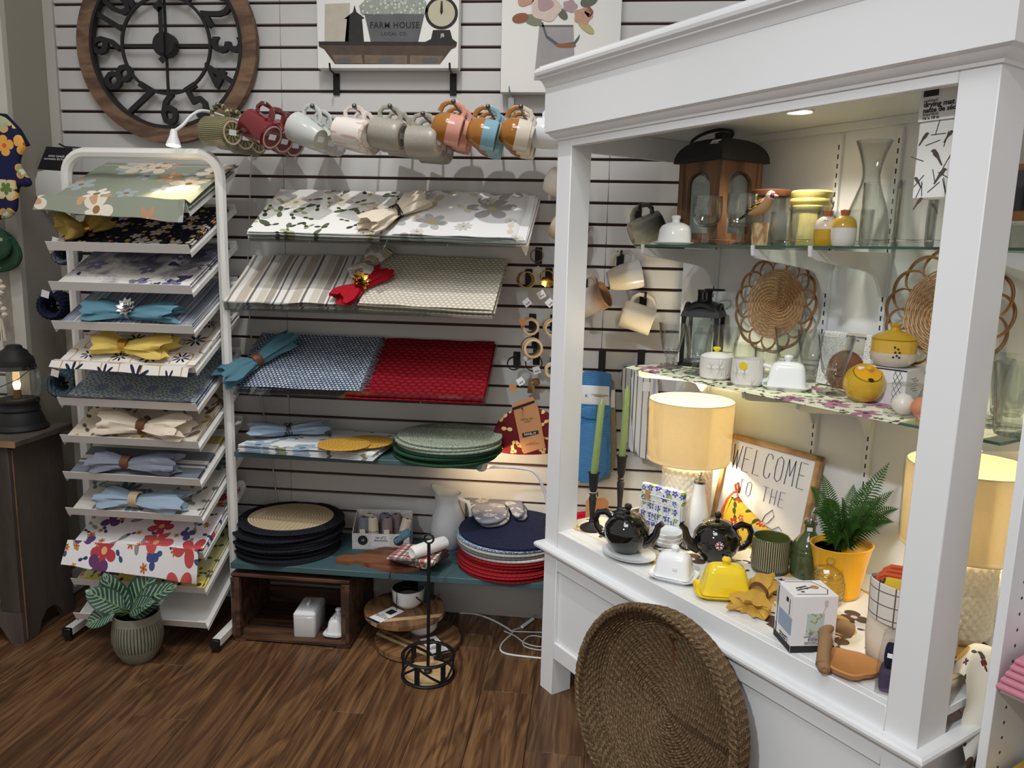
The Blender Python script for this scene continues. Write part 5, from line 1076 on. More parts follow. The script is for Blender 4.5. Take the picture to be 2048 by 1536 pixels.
for k, (px, py, z, R, st, rz, lab) in enumerate(((836, 1282, .006, .157, [-.085, -.07, -.055, -.042], rad(60), 'lower round striped wooden board on the floor under the bench'), (810, 1224, .098, .15, [-.10, -.075], rad(110), 'upper round wooden board stacked on the bowl under the bench'))):
    t, o = wood_round(lab, px, py, z, R, st, rz); bo = o + V((.005, .045, .018)) if k == 0 else o + V((.005, .03, .018))
    w_ = thing('dip_bowl', '%s small white bowl with black inside on the round board' % ('lower' if k == 0 else 'upper'), 'bowl', bo, 0, 'dip bowls on the boards'); MB().lathe([(0, 0), (.04, 0), (.058, .02), (.062, .066), (.059, .067), (.055, .03)], 32).build('bowl', 'porcelain', w_); MB().lathe([(.0, .010), (.054, .028), (.0585, .067)], 32, cap=False).build('dark_lining', 'black_gloss', w_)
    MB().tube([(-.03, -.055, .001), (-.03, -.058, .035), (-.03, -.052, .069), (-.03, 0, .070), (-.03, .05, .069)], .006, 6, flat=.2).build('strap', 'black_plastic', w_)
    c = thing('product_card', '%s white product card strapped to the round board' % ('lower' if k == 0 else 'upper'), 'label card', o + V((-.055, -.075, .0195) if k else (.075, -.06, .0195)), rad(-32 if k else 35), 'cards on the boards'); MB().box((0, 0, .0006), (.062, .13, .001)).build('card', 'card_white', c); MB().box((.0, .03, .0014), (.03, .034, .0006)).build('emblem', 'card_black', c); MB().box((0, -.058, .0014), (.062, .014, .0006)).build('foot_band', 'card_black', c)
    text('wood +\nstoneware board\nplanche en bois', .009, 'ink', c, TR(0, -.012, .0014))
q = onZ(845, 1378, 0); cdx, cdy = q.x, q.y + .086; cd = thing('metal_caddy', 'black metal round caddy with a tall loop-topped pole on the floor', 'caddy', (cdx, cdy, 0)); R = .086; hz = .076
MB().lathe([(0, .002), (R - .003, .002), (R - .003, .010), (0, .010)], 40).build('wooden_base', 'board_pale', cd)
for z in (.006, hz): MB().tube([(R * cos(a), R * sin(a), z) for a in (2 * pi * k / 40 for k in range(40))], .006, 6, True, .9).build('hoop', 'black_metal', cd)
for k in range(6):
    a = pi / 3 * k + .3; MB().box((R * cos(a), R * sin(a), hz / 2), (.004, .018, hz), 0, MX.Rotation(a, 4, 'Z')).build('upright', 'black_metal', cd)
    a2 = a + pi / 3; MB().tube([(R * cos(a + (a2 - a) * s), R * sin(a + (a2 - a) * s), .008 + (hz - .012) * (s if k % 2 else 1 - s)) for s in (0, .25, .5, .75, 1)], .004, 6).build('brace', 'black_metal', cd)
zt = onY(848, 1085, cdy).z
MB().tube([(0, 0, .01), (0, 0, zt)], .0058, 8).build('pole', 'black_metal', cd); b = MB(); b.x = TR(0, 0, zt + .014) @ RX(90); b.tube([(.0155 * cos(a), .0155 * sin(a), 0) for a in (2 * pi * k / 24 for k in range(24))], .0034, 8, True); b.build('loop', 'black_metal', cd)
MB().lathe([(0, .012), (.012, .012), (.014, .018), (.009, .024), (0, .024)], 16).build('hub_nut', 'black_metal', cd)
MB().tube([(-.04, -.01, zt * .60), (-.02, -.005, zt * .56), (0, 0, zt * .53), (.02, .005, zt * .56), (.035, .01, zt * .62)], .0028, 6).build('side_arms', 'black_metal', cd)
def floor_path(pts, z=.0035): return spline([onZ(a, b, z + (c[0] if c else 0)) for a, b, *c in pts])
ct = thing('lamp_cord', 'white lamp cord with inline switch lying on the floor by the cabinet leg', 'cord', onZ(1040, 1270, 0)); o = ct.location
MB().tube([p - o for p in floor_path(((920, 1226), (950, 1228), (985, 1240), (1020, 1260), (1023, 1268), (1005, 1285), (1001, 1300), (1015, 1308), (1050, 1313), (1100, 1318)))], .0034, 6).build('thick_cord', 'cord_white', ct)
MB().tube([p - o for p in floor_path(((1008, 1262), (1030, 1272), (1050, 1286), (1075, 1293), (1095, 1290), (1085, 1275), (1060, 1272), (1046, 1284), (1052, 1294), (1080, 1300), (1100, 1296), (1110, 1280), (1090, 1266), (1060, 1264), (1024, 1262), (1040, 1256)))], .0022, 6).build('thin_cord', 'cord_white', ct)
a, b_ = onZ(1044, 1254, .008), onZ(1066, 1238, .008); MB().tube([a - o, b_ - o], .0075, 8, flat=.8).build('switch', 'white_paint', ct); MB().tube([b_ - o, onZ(1078, 1222, .02) - o, onY(1090, 1190, -.1) - o], .002, 6).build('switch_cord', 'cord_white', ct)
# ---------------------------------------------------------------- potted plant
q = onZ(254, 1336, 0); pp = thing('potted_plant', 'striped-leaf plant in a ribbed grey-green pot on the floor before the rack', 'plant', (q.x, q.y + .072, 0))
D('pot_grey', (118, 118, 104), .45, 0, .4, 0, .1); D('pot_lines', (70, 72, 62), .5)
def _ribpot(nm):
    g = G(nm); a = g.M('FRACT', g.M('MULTIPLY', g.sep(g.co())[0], 48.0)); z = g.sep(g.co('Object'))[2]; m = g.M('MULTIPLY', g.M('LESS_THAN', a, .34), g.M('MULTIPLY', g.M('GREATER_THAN', z, .048), g.M('LESS_THAN', z, .142)))
    n1 = g.noise(g.co('Object'), 30, 3); c = g.mix(m, g.mix(n1, lin((112, 112, 98)), lin((150, 150, 134))), lin((64, 68, 58))); g.P(Base_Color=c, Roughness=.4); return g.mat
MDEF['pot_ribbed'] = _ribpot
MB().lathe([(0, 0), (.050, 0), (.054, .004), (.068, .028), (.078, .05), (.084, .08), (.082, .115), (.076, .145), (.074, .170), (.070, .170), (.070, .15), (0, .148)], 64).build('pot', 'pot_ribbed', pp)
MB().lathe([(0, .152), (.071, .152)], 24).build('soil', 'soil', pp)
def _calathea(nm):
    g = G(nm); u, v, _ = g.sep(g.co()); s = g.M('ABSOLUTE', v); t = g.M('SUBTRACT', g.M('MULTIPLY', u, 9.0), g.M('MULTIPLY', s, 2.2)); w = g.M('SINE', g.M('MULTIPLY', t, 6.283)); n1 = g.noise(g.co('Object'), 40, 2)
    m = g.M('MULTIPLY', g.M('GREATER_THAN', g.M('ADD', w, g.M('MULTIPLY', n1, .8)), .85), g.M('LESS_THAN', s, .86)); c = g.mix(m, lin((28, 70, 48)), lin((128, 160, 138))); c = g.mix(g.M('LESS_THAN', s, .05), c, lin((130, 160, 110))); g.P(Base_Color=c, Roughness=.35); return g.mat
MDEF['leaf_striped'] = _calathea; D('stem_green', (84, 112, 52), .5)
def leaf(mb, P0, P1, W, up, cup=.25, droop=.3, n=9, m=6):
    P0, P1 = V(P0), V(P1); ax = P1 - P0; L = ax.length; ax.normalize(); sd = ax.cross(V(up)).normalized(); nu = sd.cross(ax).normalized(); vs = []; uv = []; fs = []
    for i in range(n + 1):
        s = i / n; w = W * (sin(pi * min(1, s * .97 + .03)) ** .62) * (1 - .25 * s)
        for j in range(m + 1):
            v = j / m * 2 - 1; vs.append(P0 + ax * (L * s) + sd * (w * v) + nu * (cup * abs(v) * w - droop * L * s * s + .02 * L * sin(s * 9 + v * 2))); uv.append((s, v))
    for i in range(n):
        for j in range(m): a = i * (m + 1) + j; fs.append((a, a + 1, a + m + 2, a + m + 1))
    return mb.add(vs, fs, uv)
base = V((0, .0, .155)); Yp = pp.location
for (bx_, by_, dy1), (tx_, ty_, dy2), W in (((246, 1218, -.03), (172, 1180, -.08), .050), ((250, 1230, -.02), (205, 1148, -.02), .055), ((262, 1215, 0), (308, 1134, .03), .055), ((268, 1210, -.03), (346, 1168, -.05), .045), ((258, 1232, .0), (322, 1196, .02), .045), ((228, 1225, -.06), (168, 1248, -.10), .042), ((262, 1222, -.04), (300, 1200, -.09), .04)):
    a = onY(bx_, by_, Yp.y + dy1) - Yp; c = onY(tx_, ty_, Yp.y + dy2) - Yp; leaf(MB(), a, c, W, (0, -.7, .7), .2, .12).build('leaf', 'leaf_striped', pp); MB().tube([base + V((a.x * .3, 0, 0)), (base + a) / 2 + V((0, 0, .01)), a, a + (c - a) * .5 - V((0, 0, .003))], .0028, 6).build('stem', 'stem_green', pp)
# ---------------------------------------------------------------- napkin rings on hooks right of the shelves
def vat(px, py, base):
    d = V(base) - CAMP; d.z = 0; return onP(px, py, base, d)
def ring_hook(px, py, Yb, desc):
    p = onY(px, py, Yb); b = MB(); b.box((p.x, -.004, p.z - .02), (.026, .004, .06), .001); b.tube([(p.x, 0, p.z), (p.x, Yb, p.z), (p.x, Yb - .006, p.z + .008)], .0035, 6)
    solo(b, 'slatwall_hook', 'black_metal', 'black hook carrying the %s' % desc, 'hook', group='napkin ring hooks'); return p
def nring(label, p, R, L, mat, kind='tube', yaw=0, tags=()):
    t = thing('napkin_ring', label, 'napkin ring', V((p.x, p.y, p.z - R + .004)), rad(yaw), 'napkin rings on hooks'); b = MB(); b.x = RX(90)
    if kind == 'wire':
        for q in range(5): b.x = RX(90 + (q - 2) * 9) @ RY((q - 2) * 7); b.tube([(R * cos(a), R * sin(a), 0) for a in (2 * pi * k / 28 for k in range(28))], .0016, 6, True)
        b.build('hoop', mat, t)
    else:
        w = .003 if kind != 'wood' else .008
        b.lathe([(R - w, -L / 2), (R, -L / 2), (R * 1.01, 0), (R, L / 2), (R - w, L / 2), (R - w, -L / 2)], 32, cap=False); b.build('band', mat, t)
        if kind == 'wood': c = MB(); c.x = RX(90); c.lathe([(R - w, L / 2 + .0004), (R, L / 2 + .0004)], 32, cap=False); c.build('end_grain', 'board_pale', t); c = MB(); c.tube([(R * cos(a) * 1.03, -L * .2, R * sin(a) * 1.03) for a in (2 * pi * k / 24 for k in range(24))], .0016, 5, True); c.build('twine', 'rope', t)
        if kind == 'medallion':
            m = MB(); m.x = TR(0, -L / 2 - .006, -R * .7) @ RX(50); m.lathe([(0, .005), (R * .5, .004), (R * 1.0, 0), (R * .95, -.003), (0, -.002)], 32, lambda a, i, r, z: r * (1 + .05 * sin(a * 9))); m.build('filigree_disc', mat, t)
    for x, z, rr, m in tags: tagcard(t, TR(x, -L / 2 - .012, z) @ RX(90) @ RZ(rr), .026, .026, m, m == 'tag_white')
    return t
p = ring_hook(1074, 500, -.09, 'black hoop ring'); nring('thin black hoop napkin ring hanging at the top right of the shelves', p, .024, .012, 'leather', 'tube', 0, ((.004, -.052, 30, 'label_grey'),))
p = ring_hook(1052, 545, -.13, 'gold band ring'); nring('shiny gold band napkin ring on the left hook', p, .029, .05, 'gold', 'tube', 18, ((-.002, -.078, 40, 'tag_white'), (.048, -.05, 30, 'label_grey')))
p = ring_hook(1094, 542, -.12, 'gold filigree ring'); nring('gold filigree disc napkin ring beside the cabinet post', p, .024, .03, 'gold', 'medallion', 10, ((-.02, -.062, 30, 'tag_white'), (.01, -.09, 45, 'tag_white')))
p = ring_hook(1060, 638, -.12, 'dark wood ring'); nring('dark wooden napkin ring with twine on the upper hook', p, .030, .06, 'leather', 'wood', 12, ((-.03, .02, 25, 'kraft'),))
p = ring_hook(1064, 678, -.16, 'pale wood ring'); nring('pale wooden tube napkin ring with twine on the lower hook', p, .034, .07, 'bamboo', 'wood', 14)
p = ring_hook(1104, 640, -.12, 'bamboo ring'); nring('bamboo napkin ring half behind the cabinet post', p, .030, .06, 'bamboo', 'wood', 12)
p = ring_hook(1028, 716, -.11, 'silver wire ring'); nring('black and silver wire napkin ring at the red placemats edge', p, .024, .012, 'black_metal', 'wire', 0, ((.028, -.062, 35, 'tag_white'), (.0, -.088, 2, 'kraft')))
p = ring_hook(1068, 712, -.13, 'black wire ring'); nring('black wire napkin ring below the pale wooden tube', p, .030, .012, 'black_metal', 'wire', 0, ((.012, -.022, 20, 'tag_white'), (-.02, .02, 50, 'tag_white')))
p = ring_hook(1104, 728, -.11, 'white wood ring'); nring('whitewashed napkin ring half behind the cabinet post', p, .026, .04, 'cream_cloth', 'wood', 8)
# reusable bowl cover on a kraft card
Y = -.10; o = onY(1045, 860, Y); t = thing('bowl_cover', 'red pasta-print bowl cover on a kraft card hanging by the cabinet post', 'bowl cover', o)
P = smooth_poly(px2wall([(985, 880), (990, 850), (1012, 822), (1050, 812), (1095, 818), (1120, 850), (1122, 900), (1080, 908), (1010, 906), (985, 896)], Y, o)); b = MB(); b.x = WALLF; pillow(b, P, .03, .014); b.build('cloth', 'print_pasta', t)
P = px2wall([(1025, 805), (1068, 790), (1078, 812), (1092, 890), (1050, 903), (1046, 898), (1029, 818)], Y, o); b = MB(); b.x = WALLF; b.prism(P[::-1], .0015, .034); b.build('kraft_card', 'kraft', t)
P = px2wall([(1046, 862), (1078, 856), (1079, 863), (1047, 871)], Y, o); b = MB(); b.x = WALLF; b.prism(P[::-1], .0008, .0356); b.build('banner', 'card_black', t)
bpy.context.view_layer.update()
wtext('SAVE-IT', 1062, 863.5, Y, .012, 'ink_white', t, 9, .0368, spacing=1.1); wtext('baking dish\ncover', 1056, 836, Y, .011, 'kraft_dark', t, 10, .0362); wtext('sauvez-le !\ncouvercle pour plat', 1066, 882, Y, .006, 'kraft_dark', t, 9, .0362)
MB().tube([(.0, .1, .085), (.0, -.02, .085), (.0, -.055, .092)], .003, 6).build('wall_hook', 'black_metal', t)
P = px2wall([(1026, 812), (1070, 797), (1071, 801), (1027, 817)], Y, o); b = MB(); b.x = WALLF; b.prism(P[::-1], .002, .0355); b.build('elastic_strap', 'black_plastic', t)
Y = -.05; o = onY(1065, 780, Y); t = thing('kraft_tag_scoop', 'small wooden scoop with kraft tag hanging above the pasta bowl cover', 'utensil', o); b = MB(); b.x = WALLF; b.prism(px2wall([(1057, 757), (1068, 757), (1070, 786), (1055, 786)], Y, o)[::-1], .004, .0); b.build('handle', 'bamboo', t); b = MB(); b.x = WALLF; pillow(b, smooth_poly(px2wall([(1064, 756), (1080, 756), (1080, 770), (1066, 772)], Y, o)), .012, .005); b.build('bowl', 'kraft_dark', t); MB().tube([(0, .05, .03), (0, -.012, .03)], .003, 6).build('wall_hook', 'chrome', t)
# ---------------------------------------------------------------- towels on the slatwall behind the cabinet
def towel_set(label, outlines, Y, mats, hookpx=None, th=.014):
    o = onY(outlines[0][0][0], outlines[0][0][1], Y); t = thing('towel_set', label, 'towel', o)
    for k, (nm, pts) in enumerate(zip(('folded_towel', 'paper_band', 'lower_fold', 'bottom_fold'), outlines)):
        b = MB(); b.x = WALLF; P = px2wall(pts, Y, o); pillow(b, smooth_poly(P, 1) if nm != 'paper_band' else P, th + (.004 if nm == 'paper_band' else 0), .005, z0=(.004 * k if nm != 'paper_band' else .0)); b.build(nm, mats[k], t)
    if hookpx:
        h = onY(hookpx[0], hookpx[1], 0); MB().box(h - o + V((0, -.004, 0)), (.026, .004, .08)).build('wall_hook', 'black_metal', t)
    bpy.context.view_layer.update(); return t
t = towel_set('beige ribbed kitchen towel set behind the blue one', [[(1165, 745), (1226, 748), (1232, 800), (1233, 955), (1180, 960), (1160, 900)], [(1160, 775), (1230, 778), (1230, 815), (1160, 810)]], -.03, ('weave_tan', 'tag_white'))
t = towel_set('sky blue ribbed kitchen towel set with paper band hanging on the slatwall', [[(1152, 742), (1222, 742), (1224, 765), (1220, 815), (1222, 900), (1220, 960), (1146, 962), (1136, 945), (1142, 880), (1152, 815)], [(1154, 768), (1219, 771), (1219, 810), (1154, 807)], [(1158, 812), (1216, 812), (1215, 838), (1160, 836)], [(1148, 845), (1214, 845), (1214, 965), (1144, 962)]], -.055, ('weave_bluetowel', 'tag_white', 'weave_bluetowel', 'weave_bluetowel'), (1204, 722))
wtext('K', 1173, 790, -.055, .016, 'ink', t, 0, .0185); wtext('COLLECTION CUISINE\nKITCHEN SET', 1199, 790, -.055, .0062, 'ink', t, -2, .0185)
for k, (pts, Y, lab) in enumerate((([(1238, 728), (1290, 730), (1300, 800), (1296, 905), (1250, 902), (1246, 800)], -.03, 'rear grey striped tea towel hanging behind the lamp'), ([(1262, 730), (1312, 735), (1318, 790), (1312, 880), (1302, 922), (1268, 910), (1262, 830)], -.055, 'front grey striped tea towel with tag hanging beside the lamp'))):
    o = onY(pts[0][0], pts[0][1], Y); P = smooth_poly(px2wall(pts, Y, o), 1); t = thing('tea_towel', lab, 'towel', o, 0, 'striped tea towels'); b = MB(); b.x = WALLF; pillow(b, P, .014, .006); b.build('cloth', 'print_towel', t)
    if k: tagcard(t, MX.Translation(onY(1292, 772, Y) - o + V((0, -.016, 0))) @ RX(90), .026, .034, 'tag_white', False, 'hang_tag')
    h = onY(1282, 715, 0); MB().box(h - o + V((0, -.004 - .001 * k, .0)), (.026, .004, .06)).build('wall_hook', 'black_metal', t)
Y = -.045; o = onY(1180, 1030, Y); t = thing('folded_throw', 'red and black folded cloth on a kraft hanger low behind the candlesticks', 'cloth', o); b = MB(); b.x = WALLF; pillow(b, smooth_poly(px2wall([(1128, 1032), (1150, 1022), (1240, 1016), (1262, 1060), (1256, 1100), (1126, 1100)], Y, o), 1), .02, .008); b.build('cloth', 'red_cloth', t); b = MB(); b.x = WALLF; b.prism(px2wall([(1172, 998), (1178, 992), (1210, 992), (1217, 1000), (1216, 1060), (1170, 1058)], Y, o)[::-1], .002, .022); b.build('kraft_hanger', 'kraft', t)
MB().tube([onY(1195, 985, 0) - o, onY(1195, 992, -.075) - o], .003, 6).build('wall_hook', 'black_metal', t)
# ---------------------------------------------------------------- neighbouring shelf unit on the right
MDEF['panel_grey'] = ((196, 190, 186), .5)
un = thing('shelf_unit', 'white shelf unit panel with pin holes at the right edge', 'shelf unit', C(1.30, .105, 0), CABA)
MB().box((.009, .25, .66), (.018, .5, 1.32), .001).build('side_panel', 'white_paint', un); MB().box((.36, .25, .03), (.68, .5, .06), .001).build('plinth', 'white_paint', un)
for z in (.40, .64): MB().box((.36, .25, z), (.68, .48, .016), .001).build('shelf_board', 'white_paint', un)
MB().box((.36, .495, .66), (.7, .008, 1.3)).build('back_board', 'white_paint', un); MB().box((.711, .25, .66), (.018, .5, 1.32), .001).build('side_panel', 'white_paint', un)
b = MB()
for k in range(24):
    b.x = TR(.0182, .05, .30 + k * .032) @ RY(90); b.lathe([(0, .0004), (.0033, .0004)], 10, cap=False)
b.build('pin_holes', 'ink', un)
for k in range(5):
    a, c = C(1.335, .075 + .012 * k, .657 + .0125 * k), None; b = MB(); pillow(b, [(-.01, -.04), (.28, -.04), (.28, .12), (-.01, .12)], .012, .005)
    solo(b, 'pink_napkin', 'pink_cloth', ('top' if k == 4 else ORD[3 - k]) + ' pink folded napkin of the stack in the right shelf unit', 'napkin', C(1.332 + .004 * k, .13 + .006 * k, .6485 + .0125 * k), CABA, 'pink napkins')
for k in range(3):
    b = MB(); pillow(b, [(-.01, -.05), (.28, -.05), (.28, .12), (-.01, .12)], .016, .007); solo(b, 'yellow_napkin', 'mustard_cloth', ('top' if k == 2 else ORD[1 - k]) + ' yellow folded napkin of the stack in the right shelf unit', 'napkin', C(1.334 + .003 * k, .13 + .004 * k, .4085 + .0165 * k), CABA, 'yellow napkins in the right unit')
# ---------------------------------------------------------------- large seagrass basket leaning on the cabinet
az, el = rad(-138.3), .12; N = V((cos(el) * cos(az), cos(el) * sin(az), sin(el))); R = .262; Hb = .075
bk = thing('seagrass_basket', 'large round seagrass tray basket leaning against the cabinet front', 'basket')
MB().lathe([(0, -Hb + .006), (.05, -Hb + .005), (.12, -Hb + .006), (.19, -Hb + .007), (.222, -Hb + .012), (.238, -Hb + .025), (.247, -.03), (R - .006, -.002), (R + .004, -.002), (R + .002, -.03), (.250, -Hb + .015), (.225, -Hb - .002), (0, -Hb)], 72, lambda a, i, r, z: r * (1 + (.004 * sin(a * 40) if i > 4 else 0))).build('woven_body', 'seagrass', bk)
b = MB()
for k in range(3):
    n = 240; b.tube([((R + .0 + .0075 * cos(34 * a + k * 2.094)) * cos(a), (R + .0075 * cos(34 * a + k * 2.094)) * sin(a), .0 + .0075 * sin(34 * a + k * 2.094)) for a in (2 * pi * i / n for i in range(n))], .0058, 5, True)
b.build('braided_rim', 'seagrass_rope', bk); b = MB()
for k in range(6): n = 160; b.tube([((R + .004 - .0022 * k + .001 * sin(a * 60 + k)) * cos(a), (R + .004 - .0022 * k + .001 * sin(a * 60 + k)) * sin(a), -.014 - .0095 * k) for a in (2 * pi * i / n for i in range(n))], .0052, 5, True)
b.build('outer_coils', 'seagrass_rope', bk)['kind'] = 'stuff'; b = MB(); r_ = random.Random(8); rr = .007
while rr < .224:
    n = max(18, int(rr * 420)); q = r_.uniform(0, 6); b.tube([((rr + .0009 * sin(a * 9 + q) + .0006 * sin(a * 23 + q)) * cos(a), (rr + .0009 * sin(a * 9 + q) + .0006 * sin(a * 23 + q)) * sin(a), -Hb + .0075 + .0008 * sin(a * 13 + q)) for a in (2 * pi * i / n for i in range(n))], .0041, 5, True); rr += .0071
for k in range(8):
    n = 110; s = k / 7; q = r_.uniform(0, 6); b.tube([((.227 + .028 * s ** .8 + .0007 * sin(a * 19 + q)) * cos(a), (.227 + .028 * s ** .8 + .0007 * sin(a * 19 + q)) * sin(a), -Hb + .013 + .052 * s) for a in (2 * pi * i / n for i in range(n))], .0042, 5, True)
b.build('inner_coils', 'seagrass_rope', bk)['kind'] = 'stuff'
MB().tube([(.02, .222, -.014), (.0, .205, -.035), (-.004, .17, -.062), (.004, .12, -.064)], .003, 5).build('cord_tie', 'leather', bk)
zx = V((0, 0, 1)).cross(N).normalized(); zy = N.cross(zx); cpt = V((.179, -1.085, .294)); setm(bk, MX(((zx.x, zy.x, N.x, cpt.x), (zx.y, zy.y, N.y, cpt.y), (zx.z, zy.z, N.z, cpt.z), (0, 0, 0, 1))))
# ---------------------------------------------------------------- glassware and ceramics in the cabinet
GP = {}
def goblet_mesh(kind):
    if kind in GP: return GP[kind]
    if kind == 'goblet':
        bowl = [(.010, .052), (.026, .056), (.036, .068), (.0415, .088), (.0425, .115), (.041, .140), (.0395, .140), (.0405, .115), (.039, .09), (.034, .072), (.022, .061), (0, .058)]; foot = [(0, 0), (.034, 0), (.035, .002), (.022, .005), (.012, .008), (.0105, .014), (.0105, .050), (.013, .054), (0, .056)]
    elif kind == 'bistro':
        bowl = [(.018, .045), (.026, .052), (.032, .08), (.038, .112), (.0425, .140), (.041, .140), (.036, .112), (.030, .08), (.023, .058), (0, .056)]; foot = [(0, 0), (.034, 0), (.036, .003), (.03, .007), (.016, .011), (.011, .018), (.016, .024), (.011, .029), (.017, .036), (.020, .044), (0, .046)]
    elif kind == 'tumbler':
        bowl = [(0, 0), (.038, 0), (.041, .006), (.0415, .05), (.0425, .148), (.0405, .148), (.039, .05), (.036, .016), (0, .014)]; foot = [(0, .001), (.037, .001), (.037, .012), (0, .012)]
    elif kind == 'short':
        bowl = [(0, 0), (.028, 0), (.032, .01), (.035, .04), (.036, .088), (.0345, .088), (.033, .04), (.029, .014), (0, .012)]; foot = [(0, .001), (.028, .001), (.03, .010), (0, .010)]
    else:
        bowl = [(0, 0), (.030, 0), (.034, .008), (.036, .05), (.046, .150), (.044, .150), (.034, .055), (.03, .02), (0, .016)]; foot = [(0, .001), (.031, .001), (.033, .010), (.029, .013), (0, .014)]
    w = {'tumbler': .02, 'bistro': .02}.get(kind, .008)
    GP[kind] = (MB().lathe(bowl, 32, lambda a, i, r, z: r * (1 + w * sin(a * 7 + z * 30) * (1 if z > .02 else .2))).mesh('bowl', 'glass_clear'), MB().lathe(foot, 28).mesh('base', 'glass_clear')); return GP[kind]
def glass(label, kind, P, sc=1.0, group=None, name='drinking_glass'):
    t = thing(name, label, 'glass', P, 0, group)
    for m, nm in zip(goblet_mesh(kind), ('bowl', 'base')): link(bpy.data.objects.new(nm, m), t)
    t.scale = (sc, sc, sc); return t
def U(px, n, z=SH1, py=480):                       # on the upper shelf: pixel column at a chosen depth
    p = onC(px, py, n); return V((p.x, p.y, z))
S2Z = SH2 + .0022
def L(px, py, dz=0.0): return onZ(px, py, S2Z) + V((0, 0, dz))
DKZ = DECK + .0022
def K(px, py, dz=0.0): return onZ(px, py, DKZ) + V((0, 0, dz))
# wooden lantern with black roof
lt = thing('wood_lantern', 'brown wooden lantern with arched windows and black metal roof on the upper shelf', 'lantern', U(1432, .405), CABA + rad(-2)); s_ = .172; h_ = s_ / 2
MB().box((0, 0, .009), (s_ + .006, s_ + .006, .018), .002).build('base', 'lantern_wood', lt)
for a in (-1, 1):
    for b_ in (-1, 1): MB().box((a * (h_ - .01), b_ * (h_ - .01), .13), (.02, .02, .226), .002).build('corner_post', 'lantern_wood', lt)
def arch_panel(wd, z0, z1, fr=.022):
    # frame with an arched opening: two stiles, bottom rail and an arched head
    m = MB(); w2 = wd / 2; iw = w2 - fr; za = z1 - .03 - iw * .8; n = 12; m.x = MX(((1, 0, 0, 0), (0, 0, -1, 0), (0, 1, 0, 0), (0, 0, 0, 1)))
    for s in (-1, 1):
        m.prism([(s * w2, z0), (s * iw, z0), (s * iw, za), (s * w2, za)] if s < 0 else [(s * iw, z0), (s * w2, z0), (s * w2, za), (s * iw, za)], .012, -.006)
    m.prism([(-iw, z0), (iw, z0), (iw, z0 + .018), (-iw, z0 + .018)], .012, -.006)
    ar = [(iw * cos(t), za + iw * .8 * sin(t)) for t in (pi * k / n for k in range(n + 1))]
    for k in range(n):
        (xa, ya), (xb, yb) = ar[k], ar[k + 1]
        def top(x): return (max(-w2, min(w2, x * w2 / iw)), z1)
        m.prism([(xb, yb), (xa, ya), top(xa), top(xb)], .012, -.006)
    for s in (-1, 1): m.prism([(s * iw, za), (s * w2, za), (s * w2, z1)] if s > 0 else [(s * iw, za), (s * w2, z1), (s * w2, za)], .012, -.006)
    return m
apm = arch_panel(s_ - .038, .018, .243).mesh('arched_panel', 'lantern_wood'); pnm = MB().box((0, 0, .12), (s_ - .05, .002, .19)).mesh('pane', 'glass_pane')
for k in range(4):
    M = RZ(90 * k) @ TR(0, -h_ + .009, 0); o = link(bpy.data.objects.new('arched_panel', apm), lt); o.matrix_local = M; g_ = link(bpy.data.objects.new('pane', pnm), o); g_.matrix_local = TR(0, .004, 0)
rf = MB(); N_ = 8; rings = []
for k in range(N_ + 1):
    t = k / N_; w2 = (h_ + .012) * cos(t * pi / 2 * .86); rings.append(([(w2, w2), (-w2, w2), (-w2, -w2), (w2, -w2)], .243 + .068 * sin(t * pi / 2)))
loft(rf, [([(h_ + .012, h_ + .012), (-h_ - .012, h_ + .012), (-h_ - .012, -h_ - .012), (h_ + .012, -h_ - .012)], .240)] + rings); rf.build('roof', 'black_iron', lt, ang=30)
MB().box((0, 0, .318), (.035, .035, .022), .003).build('chimney', 'black_iron', lt); MB().tube([(.06 * cos(a) - .045, .06 * sin(a), .316 + .02 * cos(a)) for a in (2 * pi * k / 28 for k in range(28))], .005, 6, True).build('ring_handle', 'black_iron', lt)
tagcard(lt, TR(.05, -.075, .293) @ RZ(10) @ RX(40), .034, .018)
for z in (.07, .19): MB().box((-h_ - .002, -.055, z), (.004, .012, .018)).build('hinge', 'black_iron', lt)
MB().box((-h_ - .004, .05, .13), (.006, .014, .022), .002).build('latch', 'black_iron', lt); MB().lathe([(0, .018), (.034, .018), (.034, .11), (.03, .113), (0, .112)], 24).build('pillar_candle', 'candle_white', lt)
# white domed dish
t = thing('cheese_dome', 'white porcelain domed butter keeper at the left of the upper shelf', 'dish', U(1350, .30)); MB().lathe([(0, 0), (.045, 0), (.066, .006), (.067, .008), (.05, .007), (0, .006)], 36).build('plate', 'porcelain', t); MB().lathe([(0, .0075), (.052, .0075), (.0525, .012), (.048, .045), (.042, .056), (.028, .064), (.012, .068), (.011, .074), (.014, .078), (.014, .085), (.010, .088), (0, .088)], 36).build('dome', 'porcelain', t)
for k, (px, n) in enumerate(((1411, .295), (1480, .285))): glass(('left', 'right')[k] + ' clear stemmed goblet on the upper shelf before the wooden lantern', 'goblet', U(px, n), .98, 'stemmed goblets on the upper shelf')
